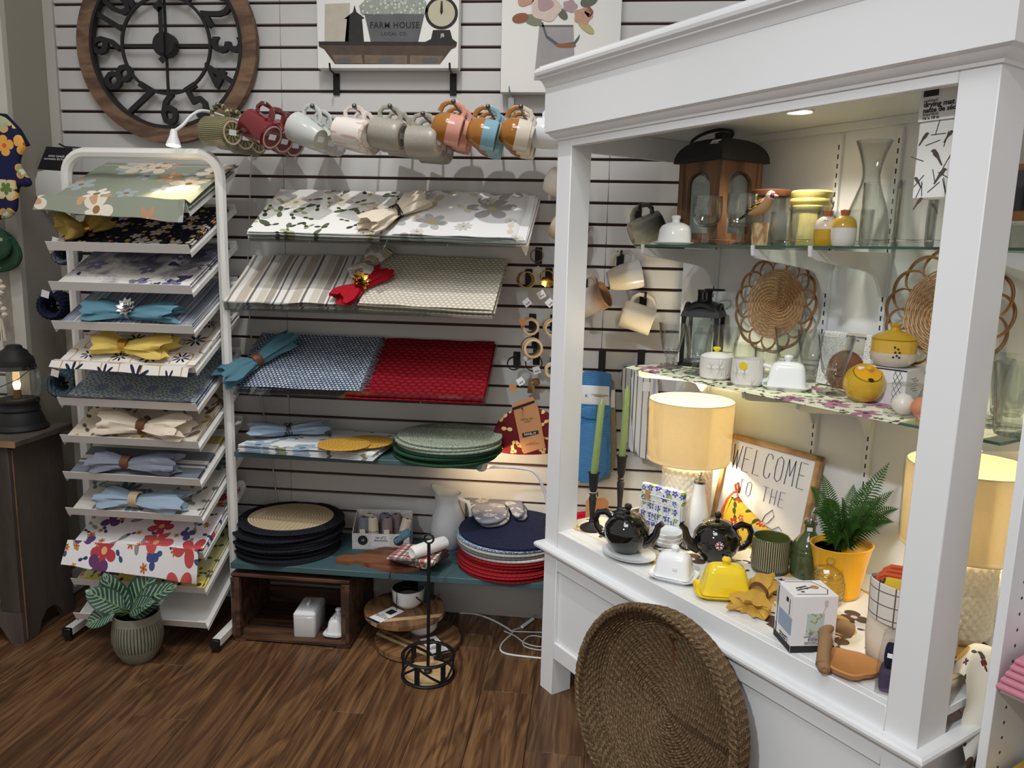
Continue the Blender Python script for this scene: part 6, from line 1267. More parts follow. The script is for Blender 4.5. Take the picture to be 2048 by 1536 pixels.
# bird on a log
t = thing('bird_figurine', 'small painted red-faced bird figurine perched on a birch log', 'figurine', U(1519, .272), CABA); MB().lathe([(0, 0), (.0195, 0), (.021, .02), (.02, .058), (0, .059)], 20, lambda a, i, r, z: r * (1 + .05 * sin(5 * a + z * 60))).build('log', 'log_bark', t)
def tapered(path, rad_, seg=14): return MB().tube(path, rad_, seg)
D('bird_tan', (196, 150, 100), .5); D('bird_brown', (140, 84, 40), .5); D('bird_red', (150, 24, 36), .5); D('bird_white', (222, 216, 208), .5); D('bird_yellow', (226, 200, 30), .5)
tapered([(-.05, 0, .083), (-.034, 0, .086), (-.016, 0, .091), (.0, 0, .098), (.014, 0, .108), (.021, 0, .119), (.024, 0, .126)], [.002, .008, .0155, .0185, .016, .012, .010]).build('body', 'bird_tan', t)
MB().tube([(-.034, -.0, .094), (-.012, -.0, .101), (.004, -.0, .109), (.014, 0, .116)], [.006, .0125, .014, .009], 12).build('back', 'bird_brown', t)
m = MB(); m.x = TR(.0255, 0, .128); m.lathe([(0, -.0125), (.009, -.009), (.0128, 0), (.009, .009), (0, .0128)], 16); m.build('head', 'bird_white', t); m = MB(); m.x = TR(.0295, 0, .1275); m.lathe([(0, -.010), (.0085, -.006), (.0112, 0), (.0085, .006), (0, .010)], 14); m.build('face', 'bird_red', t)
MB().tube([(.038, 0, .127), (.05, 0, .1255)], [.004, .0006], 8).build('beak', 'bird_white', t)
for s in (-1, 1):
    MB().tube([(.008, s * .012, .109), (-.014, s * .016, .1), (-.045, s * .008, .088)], [.004, .0075, .003], 8, flat=.5).build('wing', 'black_gloss', t); MB().tube([(-.002, s * .0185, .101), (-.026, s * .0165, .094)], [.004, .0035], 8, flat=.5).build('wing_bar', 'bird_yellow', t)
    MB().tube([(.0, s * .006, .088), (.002, s * .006, .058)], .0015, 5).build('leg', 'bird_brown', t); m = MB(); m.x = TR(.034, s * .0085, .130); m.lathe([(0, -.0018), (.0018, 0), (0, .0018)], 8); m.build('eye', 'black_gloss', t)
MB().tube([(-.04, 0, .087), (-.06, 0, .076), (-.074, 0, .069)], [.007, .006, .004], 8, flat=.5).build('tail', 'black_gloss', t)
# jars
t = thing('lidded_jar', 'clear glass jar with a dark wooden lid behind the bird', 'jar', U(1535, .43)); MB().lathe([(0, 0), (.048, 0), (.05, .006), (.05, .135), (.047, .138), (.047, .01), (0, .008)], 36).build('jar_body', 'glass_clear', t); MB().lathe([(0, .138), (.054, .138), (.056, .142), (.056, .154), (.053, .157), (0, .157)], 36).build('lid', 'leather', t)
D('jar_yellow', (214, 200, 110), .3); t = thing('clamp_jar', 'glass storage jar with pale yellow clamp lid', 'jar', U(1616, .455)); MB().lathe([(0, 0), (.05, 0), (.053, .006), (.053, .085), (.05, .095), (0, .095)], 36).build('jar_body', 'jar_yellow', t); MB().lathe([(0, .096), (.053, .096), (.056, .1), (.056, .108), (.053, .111), (.053, .114), (.056, .118), (.056, .126), (.053, .130), (.055, .136), (.055, .146), (.05, .151), (0, .152)], 36).build('lid', 'jar_yellow', t); MB().tube([(.04, -.042, .085), (.046, -.046, .11), (.036, -.052, .125), (.044, -.044, .135)], .002, 6).build('wire_clamp', 'chrome', t)
for k, (px, n) in enumerate(((1566, .33), (1610, .285), (1660, .36), (1712, .33))): glass(['first short tumbler left of the clamp jar on the upper shelf', 'short tumbler in front of the yellow clamp jar', 'short tumbler behind the salt and pepper shakers', 'short tumbler just right of the shakers'][k], 'short', U(px, n), 1.0 if k != 1 else 1.12, 'short tumblers on the upper shelf')
twotone('shaker_a', (206, 160, 18), (226, 214, 196), .040, .15); twotone('shaker_b', (222, 220, 212), (206, 160, 18), .042, .15)
for k, (px, n, m) in enumerate(((1651, .275, 'shaker_a'), (1686, .262, 'shaker_b'))):
    t = thing('shaker', ('white-topped yellow salt shaker with cork on the upper shelf', 'yellow-topped white pepper shaker with cork on the upper shelf')[k], 'shaker', U(px, n), 0, 'salt and pepper shakers'); MB().lathe([(0, 0), (.022, 0), (.026, .004), (.0285, .02), (.0285, .045), (.025, .06), (.015, .069), (.009, .071), (0, .071)], 28).build('body', m, t); MB().lathe([(0, .069), (.008, .069), (.0115, .083), (0, .083)], 16).build('cork', 'cork', t)
    if k == 0: b = MB(); [b.add([(-.012 + q * .006 + .0016 * cos(a), -.0245 + .0, .060 + .0016 * sin(a)) for a in (0, 1.57, 3.14, 4.71)], [(0, 1, 2, 3)]) for q in range(2)]; b.build('holes', 'ink', t)
for k, (px, n) in enumerate(((1755, .31), (1828, .30), (1890, .33))): glass(['first', 'second', 'third'][k] + ' tall rippled tumbler from the left on the upper shelf', 'tumbler', U(px, n), .98, 'tall rippled tumblers')
t = thing('carafe', 'clear waisted glass carafe at the back of the upper shelf', 'carafe', U(1730, .50)); MB().lathe([(0, 0), (.05, 0), (.055, .006), (.055, .05), (.048, .095), (.034, .135), (.024, .165), (.0215, .185), (.024, .21), (.034, .245), (.044, .272), (.0425, .272), (.032, .245), (.022, .21), (.0195, .185), (.022, .165), (.032, .135), (.046, .095), (.052, .05), (.052, .01), (0, .008)], 40).build('body', 'glass_clear', t)
# drying mat pack hanging in the upper right
pk = thing('drying_mat', 'packaged bird-print drying mat hanging at the upper right of the cabinet', 'drying mat'); a0, a1 = onC(1849, 170, .085), onC(1922, 160, .085); Wp = (a1 - a0).length; zt = onC(1849, 178, .085).z; zm = onC(1845, 245, .085).z; zb = onC(1842, 400, .085).z
pk.location = V((a0.x, a0.y, zm)); pk.rotation_euler = (0, 0, CABA); bpy.context.view_layer.update()
MB().box((Wp / 2, 0, (zb - zm) / 2), (Wp, .012, zm - zb), .004).build('folded_mat', 'matte_white', pk); MB().box((Wp / 2, -.0075, (min(zt, 1.79) - zm) / 2), (Wp, .002, min(zt, 1.79) - zm), 0).build('header_card', 'card_white', pk)
hh = min(zt, 1.79) - zm
MB().box((Wp * .30, -.009, hh * .82), (Wp * .42, .001, .012)).build('logo_block', 'card_black', pk); text('drying mat', .0135, 'ink', pk, TR(Wp * .12, -.0095, hh * .48) @ RX(90), align='LEFT', bold=.0002); text('natte de séchage', .0125, 'ink', pk, TR(Wp * .12, -.0095, hh * .31) @ RX(90), align='LEFT', bold=.0002); text('printed', .009, 'ink_grey', pk, TR(Wp * .12, -.0095, hh * .60) @ RX(90), align='LEFT'); text('imprimé', .009, 'ink_grey', pk, TR(Wp * .12, -.0095, hh * .20) @ RX(90), align='LEFT'); text('16 x 18 in', .008, 'ink', pk, TR(Wp * .12, -.0095, hh * .08) @ RX(90), align='LEFT')
b = MB(); r = random.Random(5)
for x, z, sc, fl_ in ((.22, -.03, .9, 1), (.62, -.065, 1.2, -1), (.8, -.10, 1.1, 1), (.16, -.11, .8, -1), (.25, -.15, .9, 1), (.72, -.16, .8, -1), (.9, -.03, .8, 1)):
    b.x = TR(Wp * x, -.0066, z) @ SC(sc * fl_ * .62, 1, sc * .62) @ RX(90); b.prism([(-.018, -.024), (-.014, -.024), (-.002, -.006), (.008, .002), (.011, .010), (.016, .012), (.010, .017), (.004, .016), (-.004, .006), (-.01, -.008)], .0008)
b.build('bird_print', 'pt_wood', pk); b = MB()
for k in range(14): b.x = TR(Wp * r.uniform(.05, .95), -.0064, -r.uniform(.01, abs(zb - zm) - .01)) @ RX(90) @ RZ(r.uniform(0, 360)); b.prism([(-.014, -.0006), (.014, -.0006), (.014, .0006), (-.014, .0006)], .0006)
b.build('twig_print', 'pt_dark', pk)
# carton and clear tub behind the right post
t = thing('appliance_carton', 'brown carton with a black window on the upper shelf behind the right post', 'box', U(2062, .50, SH1 + .06), CABA); MB().box((0, 0, .062), (.12, .10, .12), .001).build('carton', 'kraft', t); MB().box((0, -.051, .065), (.10, .002, .085)).build('window', 'black_gloss', t); MB().box((0, 0, .001), (.15, .12, .003)).build('lid_flap', 'kraft', t)
t = thing('storage_tub', 'clear lidded tub under the brown carton behind the right post', 'container', U(2062, .49, SH1), CABA); loft(MB(), [(rounded_rect(.12, .10, .015), 0), (rounded_rect(.14, .12, .015), .055), (rounded_rect(.136, .116, .015), .055), (rounded_rect(.116, .096, .012), .003)]).build('tub', 'glass_clear', t); loft(MB(), [(rounded_rect(.146, .126, .016), .0555), (rounded_rect(.146, .126, .016), .0595)]).build('lid', 'matte_white', t)
# ---------------------------------------------------------------- lower shelf
rn = MB().sheet(lambda u, v: (u * .90, -.006 + v * .30, .0019 - (.0 if v > .02 else .004)), 30, 12, .0016, lambda u, v: (u * .90, v * .3)); solo(rn, 'shelf_runner', 'print_runner', 'cream floral runner lying on the lower glass shelf', 'cloth', C(.105, .222, SH2 + .0003), CABA)
b = MB(); b.box((.45, -.0105, -.012), (.90, .0012, .028)); bb_ = MB()
rn2 = MB().sheet(lambda u, v: (u * .90, -.010 - .002 * sin(u * 50), -.018 + v * .02), 40, 2, .0012, lambda u, v: (u * .90, v * .02 + .31))
bl_ = thing('black_lantern', 'black metal arched lantern with a white candle on the lower shelf', 'lantern', onC(1402, 715, .465), CABA + rad(32)); bl_.location.z = SH2 + .0022; w2 = .052
MB().box((0, 0, .006), (.122, .122, .012), .002).build('base', 'black_metal', bl_)
for a in (-1, 1):
    for b_ in (-1, 1): MB().box((a * w2, b_ * w2, .085), (.012, .012, .146), .001).build('corner_post', 'black_metal', bl_)
am = MB(); n = 12; am.x = MX(((1, 0, 0, 0), (0, 0, -1, 0), (0, 1, 0, 0), (0, 0, 0, 1)))
for k in range(n):
    t0, t1 = pi * k / n, pi * (k + 1) / n; am.prism([(.046 * cos(t0), .14 + .05 * sin(t0)), (.058 * cos(t0), .14 + .062 * sin(t0)), (.058 * cos(t1), .14 + .062 * sin(t1)), (.046 * cos(t1), .14 + .05 * sin(t1))], .008, -.004)
ame = am.mesh('arch', 'black_metal'); gpm = MB().box((0, 0, .09), (.1, .0015, .16)).mesh('pane', 'glass_pane')
for k in range(4): o = link(bpy.data.objects.new('arch', ame), bl_); o.matrix_local = RZ(90 * k) @ TR(0, -w2, 0); g_ = link(bpy.data.objects.new('pane', gpm), o); g_.matrix_local = TR(0, .001, 0)
rf = MB(); loft(rf, [([(w, w), (-w, w), (-w, -w), (w, -w)], z) for w, z in ((.061, .158), (.058, .172), (.048, .190), (.032, .202), (.022, .206))]); rf.build('roof', 'black_metal', bl_, ang=30)
b = MB()
for k in range(10): b.x = RZ(36 * k); b.box((.021, 0, .222), (.003, .006, .026))
b.x = MX.Identity(4); b.lathe([(.0, .204), (.024, .204), (.024, .210), (0, .210)], 24); b.lathe([(0, .234), (.024, .234), (.024, .242), (0, .242)], 24); b.build('vented_chimney', 'black_metal', bl_); MB().tube([(.03 * cos(a) + .03, .03 * sin(a), .243) for a in (2 * pi * k / 24 for k in range(24))], .003, 6, True).build('ring_handle', 'black_metal', bl_); MB().lathe([(0, .012), (.03, .012), (.03, .10), (.027, .103), (0, .1)], 24).build('pillar_candle', 'candle_white', bl_)
D('wicker', (190, 142, 90), .5, 0, .5, 0, .2, 0, 300, 50); D('wicker_loop', (150, 104, 58), .5, 0, .5, 0, .15)
def wicker(label, px, py, n, R1, R2):
    p = onC(px, py, n); t = thing('wicker_charger', label, 'charger', group='looped wicker chargers'); b = MB(); k = 0; r = .014
    while r < R1:
        m = 104; b.tube([(r * cos(a), r * sin(a), .0026 * sin(a * 13 + pi * k)) for a in (2 * pi * i / m for i in range(m))], .0025, 5, True); r += .0058; k += 1
    b.build('woven_disc', 'wicker', t); b = MB()
    for i in range(26): a = 2 * pi * i / 26; b.tube([(.006 * cos(a), .006 * sin(a), 0), (R1 * cos(a), R1 * sin(a), 0)], .0018, 4)
    b.box((0, 0, .002), (.02, .02, .004)); b.build('spokes', 'wicker_loop', t); b = MB(); nl = 14
    for i in range(nl):
        for dr in (0, .0052):
            a0 = 2 * pi * i / nl; pts = []
            for s in range(17):
                q = s / 16; a = a0 + (q - .5) * 2 * pi / nl * 2.1; rr = R1 + (R2 - R1 - dr) * sin(pi * q) ** .55; pts.append((rr * cos(a), rr * sin(a), .004 * sin(2 * pi * q) + .002))
            b.tube(pts, .0023, 5)
    b.build('looped_border', 'wicker_loop', t); setm(t, MX.Translation(p) @ MX.Rotation(CABA, 4, 'Z') @ RX(90 - 7)); return t
wicker('left round wicker charger with looped border leaning at the back of the lower shelf', 1549, 608, .527, .104, .147)
wicker('right round wicker charger with looped border behind the cabinet post', 1893, 625, .525, .110, .158)
for k, (px, py, kd, lab, sc) in enumerate(((1340, 735, 'bistro', 'leftmost bistro glass on the floral runner', 1.0), (1392, 748, 'bistro', 'second bistro glass from the left before the black lantern', 1.02), (1448, 742, 'bistro', 'third bistro glass from the left behind the sugar bowl', 1.0), (1487, 742, 'short', 'short glass behind the creamer left', .98), (1530, 752, 'short', 'short glass behind the creamer right', .98), (1573, 757, 'bistro', 'bistro glass behind the white butter dish', 1.06), (1618, 762, 'bistro', 'bistro glass left of the copper disc box', 1.04), (1663, 788, 'bistro', 'nearest bistro glass beside the honey pot', 1.1))): glass(lab, kd, L(px, py), sc, 'bistro glasses on the lower shelf')
def _emboss(nm):
    g = G(nm); n = g.N('TexVoronoi', voronoi_dimensions='2D'); v = g.map(g.co(), (7, 2.6, 1)); g.S(n.inputs['Vector'], v); n.inputs['Scale'].default_value = 1.0; d = g.VM('SUBTRACT', v, n.outputs['Position']); x, y, _ = g.sep(d); a = g.M('ARCTAN2', y, x); r = n.outputs['Distance']
    pet = g.M('MULTIPLY', g.M('ABSOLUTE', g.M('COSINE', g.M('MULTIPLY', a, 3.0))), .42); h = g.M('SUBTRACT', pet, r, None, True); g.P(Base_Color=lin((226, 222, 214)), Roughness=.35); g.bump(h, .8, .006); return g.mat
MDEF['embossed_white'] = _emboss
t = thing('sugar_bowl', 'white embossed sugar bowl with a yellow lid knob on the floral runner', 'sugar bowl', L(1430, 757)); MB().lathe([(0, 0), (.036, 0), (.044, .006), (.0465, .03), (.0455, .062), (.042, .062), (.042, .02), (0, .01)], 36).build('bowl', 'embossed_white', t); MB().lathe([(0, .0625), (.0445, .0625), (.044, .066), (.034, .072), (.014, .077), (0, .078)], 36).build('lid', 'matte_white', t); MB().lathe([(.006, .076), (.006, .081), (.0115, .085), (.0115, .090), (.008, .093), (0, .093)], 18).build('knob', 'yellow_gloss', t)
t = thing('creamer', 'white embossed creamer jug with a yellow sticker on the floral runner', 'creamer', L(1493, 770), rad(-25)); MB().lathe([(0, 0), (.036, 0), (.042, .006), (.0445, .03), (.042, .074), (.039, .074), (.040, .02), (0, .01)], 36).build('jug', 'embossed_white', t); MB().tube([(.040, 0, .06), (.062, 0, .056), (.066, 0, .038), (.056, 0, .02), (.040, 0, .016)], .006, 8).build('handle', 'matte_white', t); b = MB(); b.x = RZ(-92) @ TR(.0438, 0, .058) @ RY(94); b.lathe([(0, .0012), (.011, .001)], 18, cap=False); b.build('sticker', 'yellow_gloss', t)
butter_dish('white butter dish with knob on the lower shelf runner', 'porcelain', L(1572, 778), CABA + rad(38), .125, .095, .066, group='porcelain butter dishes')
t = thing('bread_warmer_box', 'white speckled bread warming disc box leaning at the back of the lower shelf', 'box'); MB().box((.105, 0, .075), (.20, .03, .15), .001).build('carton', 'card_speckle', t); MB().box((.206, 0, .075), (.003, .031, .151)).build('dotted_side', 'card_dots', t); MB().box((.105, -.0158, .122), (.055, .001, .056)).build('label_panel', 'label_grey', t); b = MB(); b.x = TR(.09, -.0162, .045) @ RX(90); b.lathe([(0, .001), (.056, .001), (.057, 0)], 40, cap=False); b.build('copper_disc_print', 'paddle_wood', t); text('bread warming\nstone', .010, 'ink', t, TR(.105, -.0166, .136) @ RX(90)); MB().box((.175, -.0158, .136), (.014, .001, .008)).build('logo_mark', 'ink', t)
setm(t, MX.Translation(onC(1640, 700, .505)) @ MX.Rotation(CABA, 4, 'Z') @ RX(-8)); t.location.z = SH2 + .004
def _diamond(nm):
    g = G(nm); x, y, z = g.sep(g.co('Object')); k = 6.283 / .011; w = g.M('ABSOLUTE', g.M('SINE', g.M('MULTIPLY', z, k / 2))); d = g.M('ABSOLUTE', g.M('SUBTRACT', g.M('ABSOLUTE', g.M('SUBTRACT', g.M('FRACT', g.M('DIVIDE', x, .011)), .5)), g.M('MULTIPLY', g.M('ABSOLUTE', g.M('SUBTRACT', g.M('FRACT', g.M('DIVIDE', z, .02)), .5)), 1.0)))
    on = g.M('MULTIPLY', g.M('LESS_THAN', d, .07), g.M('GREATER_THAN', g.M('ABSOLUTE', x), .028)); g.P(Base_Color=g.mix(g.M('MULTIPLY', on, g.M('LESS_THAN', g.M('ABSOLUTE', x), .05)), lin((226, 226, 232)), lin((40, 40, 54))), Roughness=.5); return g.mat
MDEF['card_diamond'] = _diamond
q = L(1728, 803); kx = thing('gift_box', 'white box with diamond lattice print under the yellow garlic keeper', 'box', C(.845, .44, S2Z), CABA + rad(8)); MB().box((0, 0, .044), (.12, .105, .088), .001).build('carton', 'card_diamond', kx); MB().box((0, -.0532, .0865), (.12, .001, .003)).build('top_line', 'ink', kx)
for k in range(6): MB().box((.0606, -.01 + .012 * (k % 2), .065 - .006 * k), (.0006, .03, .002)).build('small_print', 'ink_grey', kx)
twotone('garlic_glaze', (206, 196, 178), (222, 172, 22), .036, .12)
t = thing('garlic_keeper', 'yellow and cream garlic keeper with holes on the diamond box', 'garlic keeper', C(.845, .44, S2Z + .0882), CABA); MB().lathe([(0, 0), (.03, 0), (.04, .004), (.051, .016), (.053, .03), (.052, .066), (.05, .068), (0, .068)], 40).build('pot', 'garlic_glaze', t); MB().lathe([(0, .0685), (.053, .0685), (.054, .071), (.042, .079), (.02, .088), (.012, .091), (.0105, .097), (.0145, .103), (.0145, .107), (0, .108)], 40).build('lid', 'ochre_gloss', t); b = MB()
for q_, (a, z) in enumerate(((-38, .028), (-34, .04), (-30, .032), (-28, .048), (-36, .052), (-24, .04), (-24, .028))): b.x = RZ(a - 20) @ TR(.0532, 0, z) @ RY(90); b.lathe([(0, .0004), (.0028, .0004)], 10, cap=False)
b.build('holes', 'ink', t)
t = thing('honey_pot', 'round yellow honey pot tilted forward on the floral runner', 'honey pot'); MB().lathe([(0, 0), (.026, 0), (.036, .006), (.047, .022), (.05, .04), (.046, .06), (.038, .072), (.036, .075), (.033, .073), (.033, .06), (0, .055)], 40).build('pot', 'ochre_gloss', t); MB().lathe([(0, .0735), (.032, .0735), (.031, .076), (.012, .080), (.007, .082), (.006, .088), (.0085, .092), (.006, .096), (0, .097)], 36).build('lid', 'yellow_pot', t); b = MB(); b.x = TR(0, -.030, .0772); b.lathe([(0, .0006), (.007, .0004)], 14, cap=False); b.build('spoon_notch', 'ink', t); MB().box((-.014, .012, .0792), (.016, .009, .0008), 0, RX(10)).build('price_sticker', 'tag_white', t)
setm(t, MX.Translation(L(1719, 800) + V((0, -.0, .012))) @ RX(32)); 
t = thing('clear_gift_pack', 'clear plastic pack holding a white and an orange bath ball', 'package', C(.99, .30, S2Z), CABA); MB().box((0, 0, .036), (.10, .075, .072)).build('plastic_shell', 'plastic_film', t)
for x, m in ((-.022, 'cream_ceramic'), (.024, 'terracotta_orange')): b = MB(); b.x = TR(x, -.004, .026); b.lathe([(0, -.0255), (.014, -.021), (.0235, -.009), (.0255, 0), (.0235, .009), (.014, .021), (0, .0255)], 24); b.build('bath_ball', m, t)
t = thing('glass_dome', 'small clear glass dome behind the plastic pack', 'dome', C(.96, .46, S2Z)); MB().lathe([(.046, 0), (.046, .02), (.04, .04), (.026, .056), (.01, .063), (.008, .072), (.011, .078), (0, .082), (0, .06), (.024, .054), (.044, .02), (.044, 0)], 32, cap=False).build('dome', 'glass_clear', t)
for k, (px, py) in enumerate(((1965, 850), (2022, 868), (2012, 828))): glass(['front left', 'front right', 'rear'][k] + ' tall flared glass beyond the right post', 'flared', L(px, py) - V((0, 0, .002)), 1.0, 'tall flared glasses')
# ---------------------------------------------------------------- deck
rn = MB().sheet(lambda u, v: (.02 + u * 1.17 + .0, (.075 + .05 * sin(u * 3) - .04 * u) + v * (.44 - .06 * sin(u * 3)), .0014 + .0007 * sin(u * 30) * sin(v * 9)), 40, 16, .0012, lambda u, v: (u * 1.17, v * .42)); solo(rn, 'table_runner', 'print_birds', 'bird-printed cream cloth spread over the cabinet deck', 'cloth', C(.0, -.02, DECK + .0002), CABA)
sp = MB().sheet(lambda u, v: (1.255 + .012 * sin(v * 14 + u * 4) + .05 * min(1, max(0, (v - .45) * 3)) * .6 - .10 * max(0, .28 - v) * 3, .14 + u * .17 + .02 * sin(v * 7), DECK + .03 * sin(u * 3.1) * (1 - v) + .012 - .40 * max(0, v - .22) + .04 * (v < .3) * sin(v * 10)), 22, 34, .0015, lambda u, v: (u * .2, v * .45)); solo(sp, 'draped_cloth', 'print_birds', 'bird-printed cloth spilling over the right end of the cabinet', 'cloth', CABO, CABA)
def lampshade(nm):
    g = G(nm); w = g.noise(g.map(g.co('Object'), (1, 1, 14)), 60, 3); w2 = g.noise(g.map(g.co(), (60, 1, 1)), 30, 2); col = g.mix(g.M('MULTIPLY', g.M('ADD', w, w2), .5), lin((206, 192, 158)), lin((232, 222, 196)))
    d = g.N('BsdfDiffuse'); t = g.N('BsdfTranslucent'); g.S(d.inputs[0], col); g.S(t.inputs[0], col); mx = g.N('MixShader'); mx.inputs[0].default_value = .5; g.S(mx.inputs[1], d.outputs[0]); g.S(mx.inputs[2], t.outputs[0]); g.nt.links.new(mx.outputs[0], g.out.inputs[0]); return g.mat
MDEF['shade_linen'] = lampshade
def table_lamp(label, P, zs0, zs1, R0, R1, rb, e):
    t = thing('table_lamp', label, 'lamp', P, 0, 'table lamps in the cabinet'); h0 = zs0 + .01
    n = 46; pr = [(0, 0), (rb * .82, 0)] + [(rb * (.86 + .14 * min(1, k / 4)) * (1 if k < n - 5 else 1 - .035 * (k - n + 5)), .004 + (h0 - .02) * k / n) for k in range(n + 1)] + [(rb * .5, h0 - .012), (0, h0 - .01)]
    MB().lathe(pr, 144, lambda a, i, r, z: r * (1 + (.075 * abs(sin(a * 12 + z * 130)) * abs(sin(a * 12 - z * 130)) if 2 < i < n else 0))).build('textured_base', 'cream_ceramic', t); MB().lathe([(.008, h0 - .012), (.008, h0 + .03), (.012, h0 + .03), (.012, h0 + .05), (0, h0 + .05)], 12).build('socket', 'gold', t)
    MB().lathe([(R1, zs0), (R1 + .0012, zs0), (R0 + .0012, zs1), (R0, zs1), (R1, zs0)], 64, cap=False).build('shade', 'shade_linen', t); b = MB(); b.tube([(R0 * cos(a), R0 * sin(a), zs1) for a in (2 * pi * k / 64 for k in range(64))], .0014, 5, True); b.build('shade_rim', 'label_grey', t); b = MB(); b.tube([(R1 * cos(a), R1 * sin(a), zs0) for a in (2 * pi * k / 64 for k in range(64))], .0014, 5, True); b.build('shade_rim', 'label_grey', t)
    MB().lathe([(R1 + .004, zs0 + .01), (R1 + .006, zs0 + .04), (R0 + .005, zs1 - .02), (R0 + .004, zs1)], 48, lambda a, i, r, z: r * (1 + .012 * sin(a * 5 + z * 30) + .006 * sin(a * 13)), cap=False).build('plastic_wrap', 'plastic_film', t)
    b = MB(); b.x = TR(0, 0, h0 + .078); b.lathe([(0, -.03), (.012, -.026), (.024, -.004), (.026, .008), (.018, .024), (0, .03)], 20); b.build('bulb', 'bulb_spot', t)
    lamp('POINT', 'table_lamp_bulb', V(P) + V((0, 0, h0 + .08)), e, (1.0, .80, .47), size=.03); return t
P1 = C(.205, .415, DKZ); table_lamp('cream textured table lamp with lit linen shade left of the welcome sign', P1, .216, .412, .134, .130, .076, 29)
P2 = C(1.075, .42, DKZ); table_lamp('cream textured table lamp with linen shade behind the right post', P2, .216, .412, .134, .130, .076, 13)
# welcome sign
sg = thing('welcome_sign', 'wood-framed white sign reading welcome to the, leaning at the back of the deck', 'sign'); sw, sh = .352, .30
MB().box((sw / 2, 0, sh / 2), (sw - .02, .008, sh - .02)).build('board', 'card_white', sg)
for c_, d_ in (((sw / 2, -.004, .008), (sw, .02, .016)), ((sw / 2, -.004, sh - .008), (sw, .02, .016)), ((.008, -.004, sh / 2), (.016, .02, sh)), ((sw - .008, -.004, sh / 2), (.016, .02, sh))): MB().box(c_, d_, .0015).build('frame_rail', 'frame_wood', sg)
def strokes(letters, x0, z0, w, h, gap, parent, r=.0032):
    G5 = {'W': [[(0, 1), (.25, 0), (.5, .8), (.75, 0), (1, 1)]], 'E': [[(.9, 1), (.1, 1), (.1, 0), (.9, 0)], [(.1, .52), (.7, .52)]], 'L': [[(.15, 1), (.15, 0), (.9, 0)]], 'C': [[(.9, .8), (.85, .93), (.6, 1), (.35, .98), (.15, .8), (.12, .3), (.2, .08), (.5, 0), (.8, .06), (.9, .25)]], 'O': [[(.5, 1), (.15, .88), (.08, .5), (.15, .12), (.5, 0), (.85, .12), (.92, .5), (.85, .88), (.5, 1)]], 'M': [[(.05, 0), (.12, 1), (.5, .35), (.88, 1), (.95, 0)]], 'T': [[(0, 1), (1, 1)], [(.5, 1), (.5, 0)]], 'H': [[(.1, 1), (.1, 0)], [(.9, 1), (.9, 0)], [(.1, .5), (.9, .5)]]}
    x = x0
    for ch in letters:
        if ch != ' ':
            b = MB()
            for st in G5[ch]: b.tube([(x + a * w, -.0046, z0 + c * h) for a, c in st], r, 6, flat=.25)
            b.build('painted_letter', 'ink', parent)
        x += w + gap
strokes('WELCOME', .034, .190, .031, .078, .0105, sg, .0026); strokes('TO THE', .078, .118, .022, .046, .0095, sg, .0018)
b = MB(); b.tube([(.075, -.0046, .07), (.072, -.0046, .095), (.09, -.0046, .106), (.108, -.0046, .095), (.1, -.0046, .075), (.084, -.0046, .062), (.108, -.0046, .045), (.125, -.0046, .06), (.135, -.0046, .075)], .002, 6, flat=.3); b.tube([(.19, -.0046, .045), (.2, -.0046, .08), (.222, -.0046, .103), (.232, -.0046, .085), (.215, -.0046, .06), (.2, -.0046, .05), (.235, -.0046, .045), (.255, -.0046, .06), (.27, -.0046, .05)], .002, 6, flat=.3); b.build('painted_script', 'ink', sg)
setm(sg, MX.Translation(C(.246, .502, DKZ + .004)) @ MX.Rotation(CABA, 4, 'Z') @ RX(-11))
# candlesticks
for k, (px, py, zc, zt_, lean, lab) in enumerate(((1183, 1058, .186, .43, 3.5, 'short black candlestick with a green taper candle at the left of the deck'), (1238, 1034, .212, .455, 1.5, 'tall black candlestick with a green taper candle behind the teapot'))):
    P = K(px, py); t = thing('candlestick', lab, 'candlestick', P, 0, 'black candlesticks'); s = zc
    MB().lathe([(0, 0), (.034, 0), (.038, .003), (.037, .008), (.024, .016), (.011, .022), (.0085, .026), (.0105, .03), (.008, .034), (.0075, .04), (.0105, s * .42), (.0125, s * .56), (.009, s * .60), (.012, s * .625), (.0085, s * .65), (.0125, s * .72), (.0155, s * .92), (.0165, s * .97), (.0195, s), (.013, s), (.0125, s * .93), (0, s * .92)], 28).build('stem', 'black_iron', t)
    c = MB(); c.lathe([(0, 0), (.0105, 0), (.0115, .006), (.0105, zt_ - s - .01), (.006, zt_ - s - .002), (.002, zt_ - s + .004), (0, zt_ - s + .006)], 18); o = c.build('taper_candle', 'candle_green', t); o.matrix_local = TR(0, 0, s * .93) @ RY(lean)
    if k == 0: MB().tube([(.0105 * cos(a), .0105 * sin(a), s * .66) for a in (2 * pi * q / 20 for q in range(20))] , .0014, 5, True).build('twine', 'rope', t); 
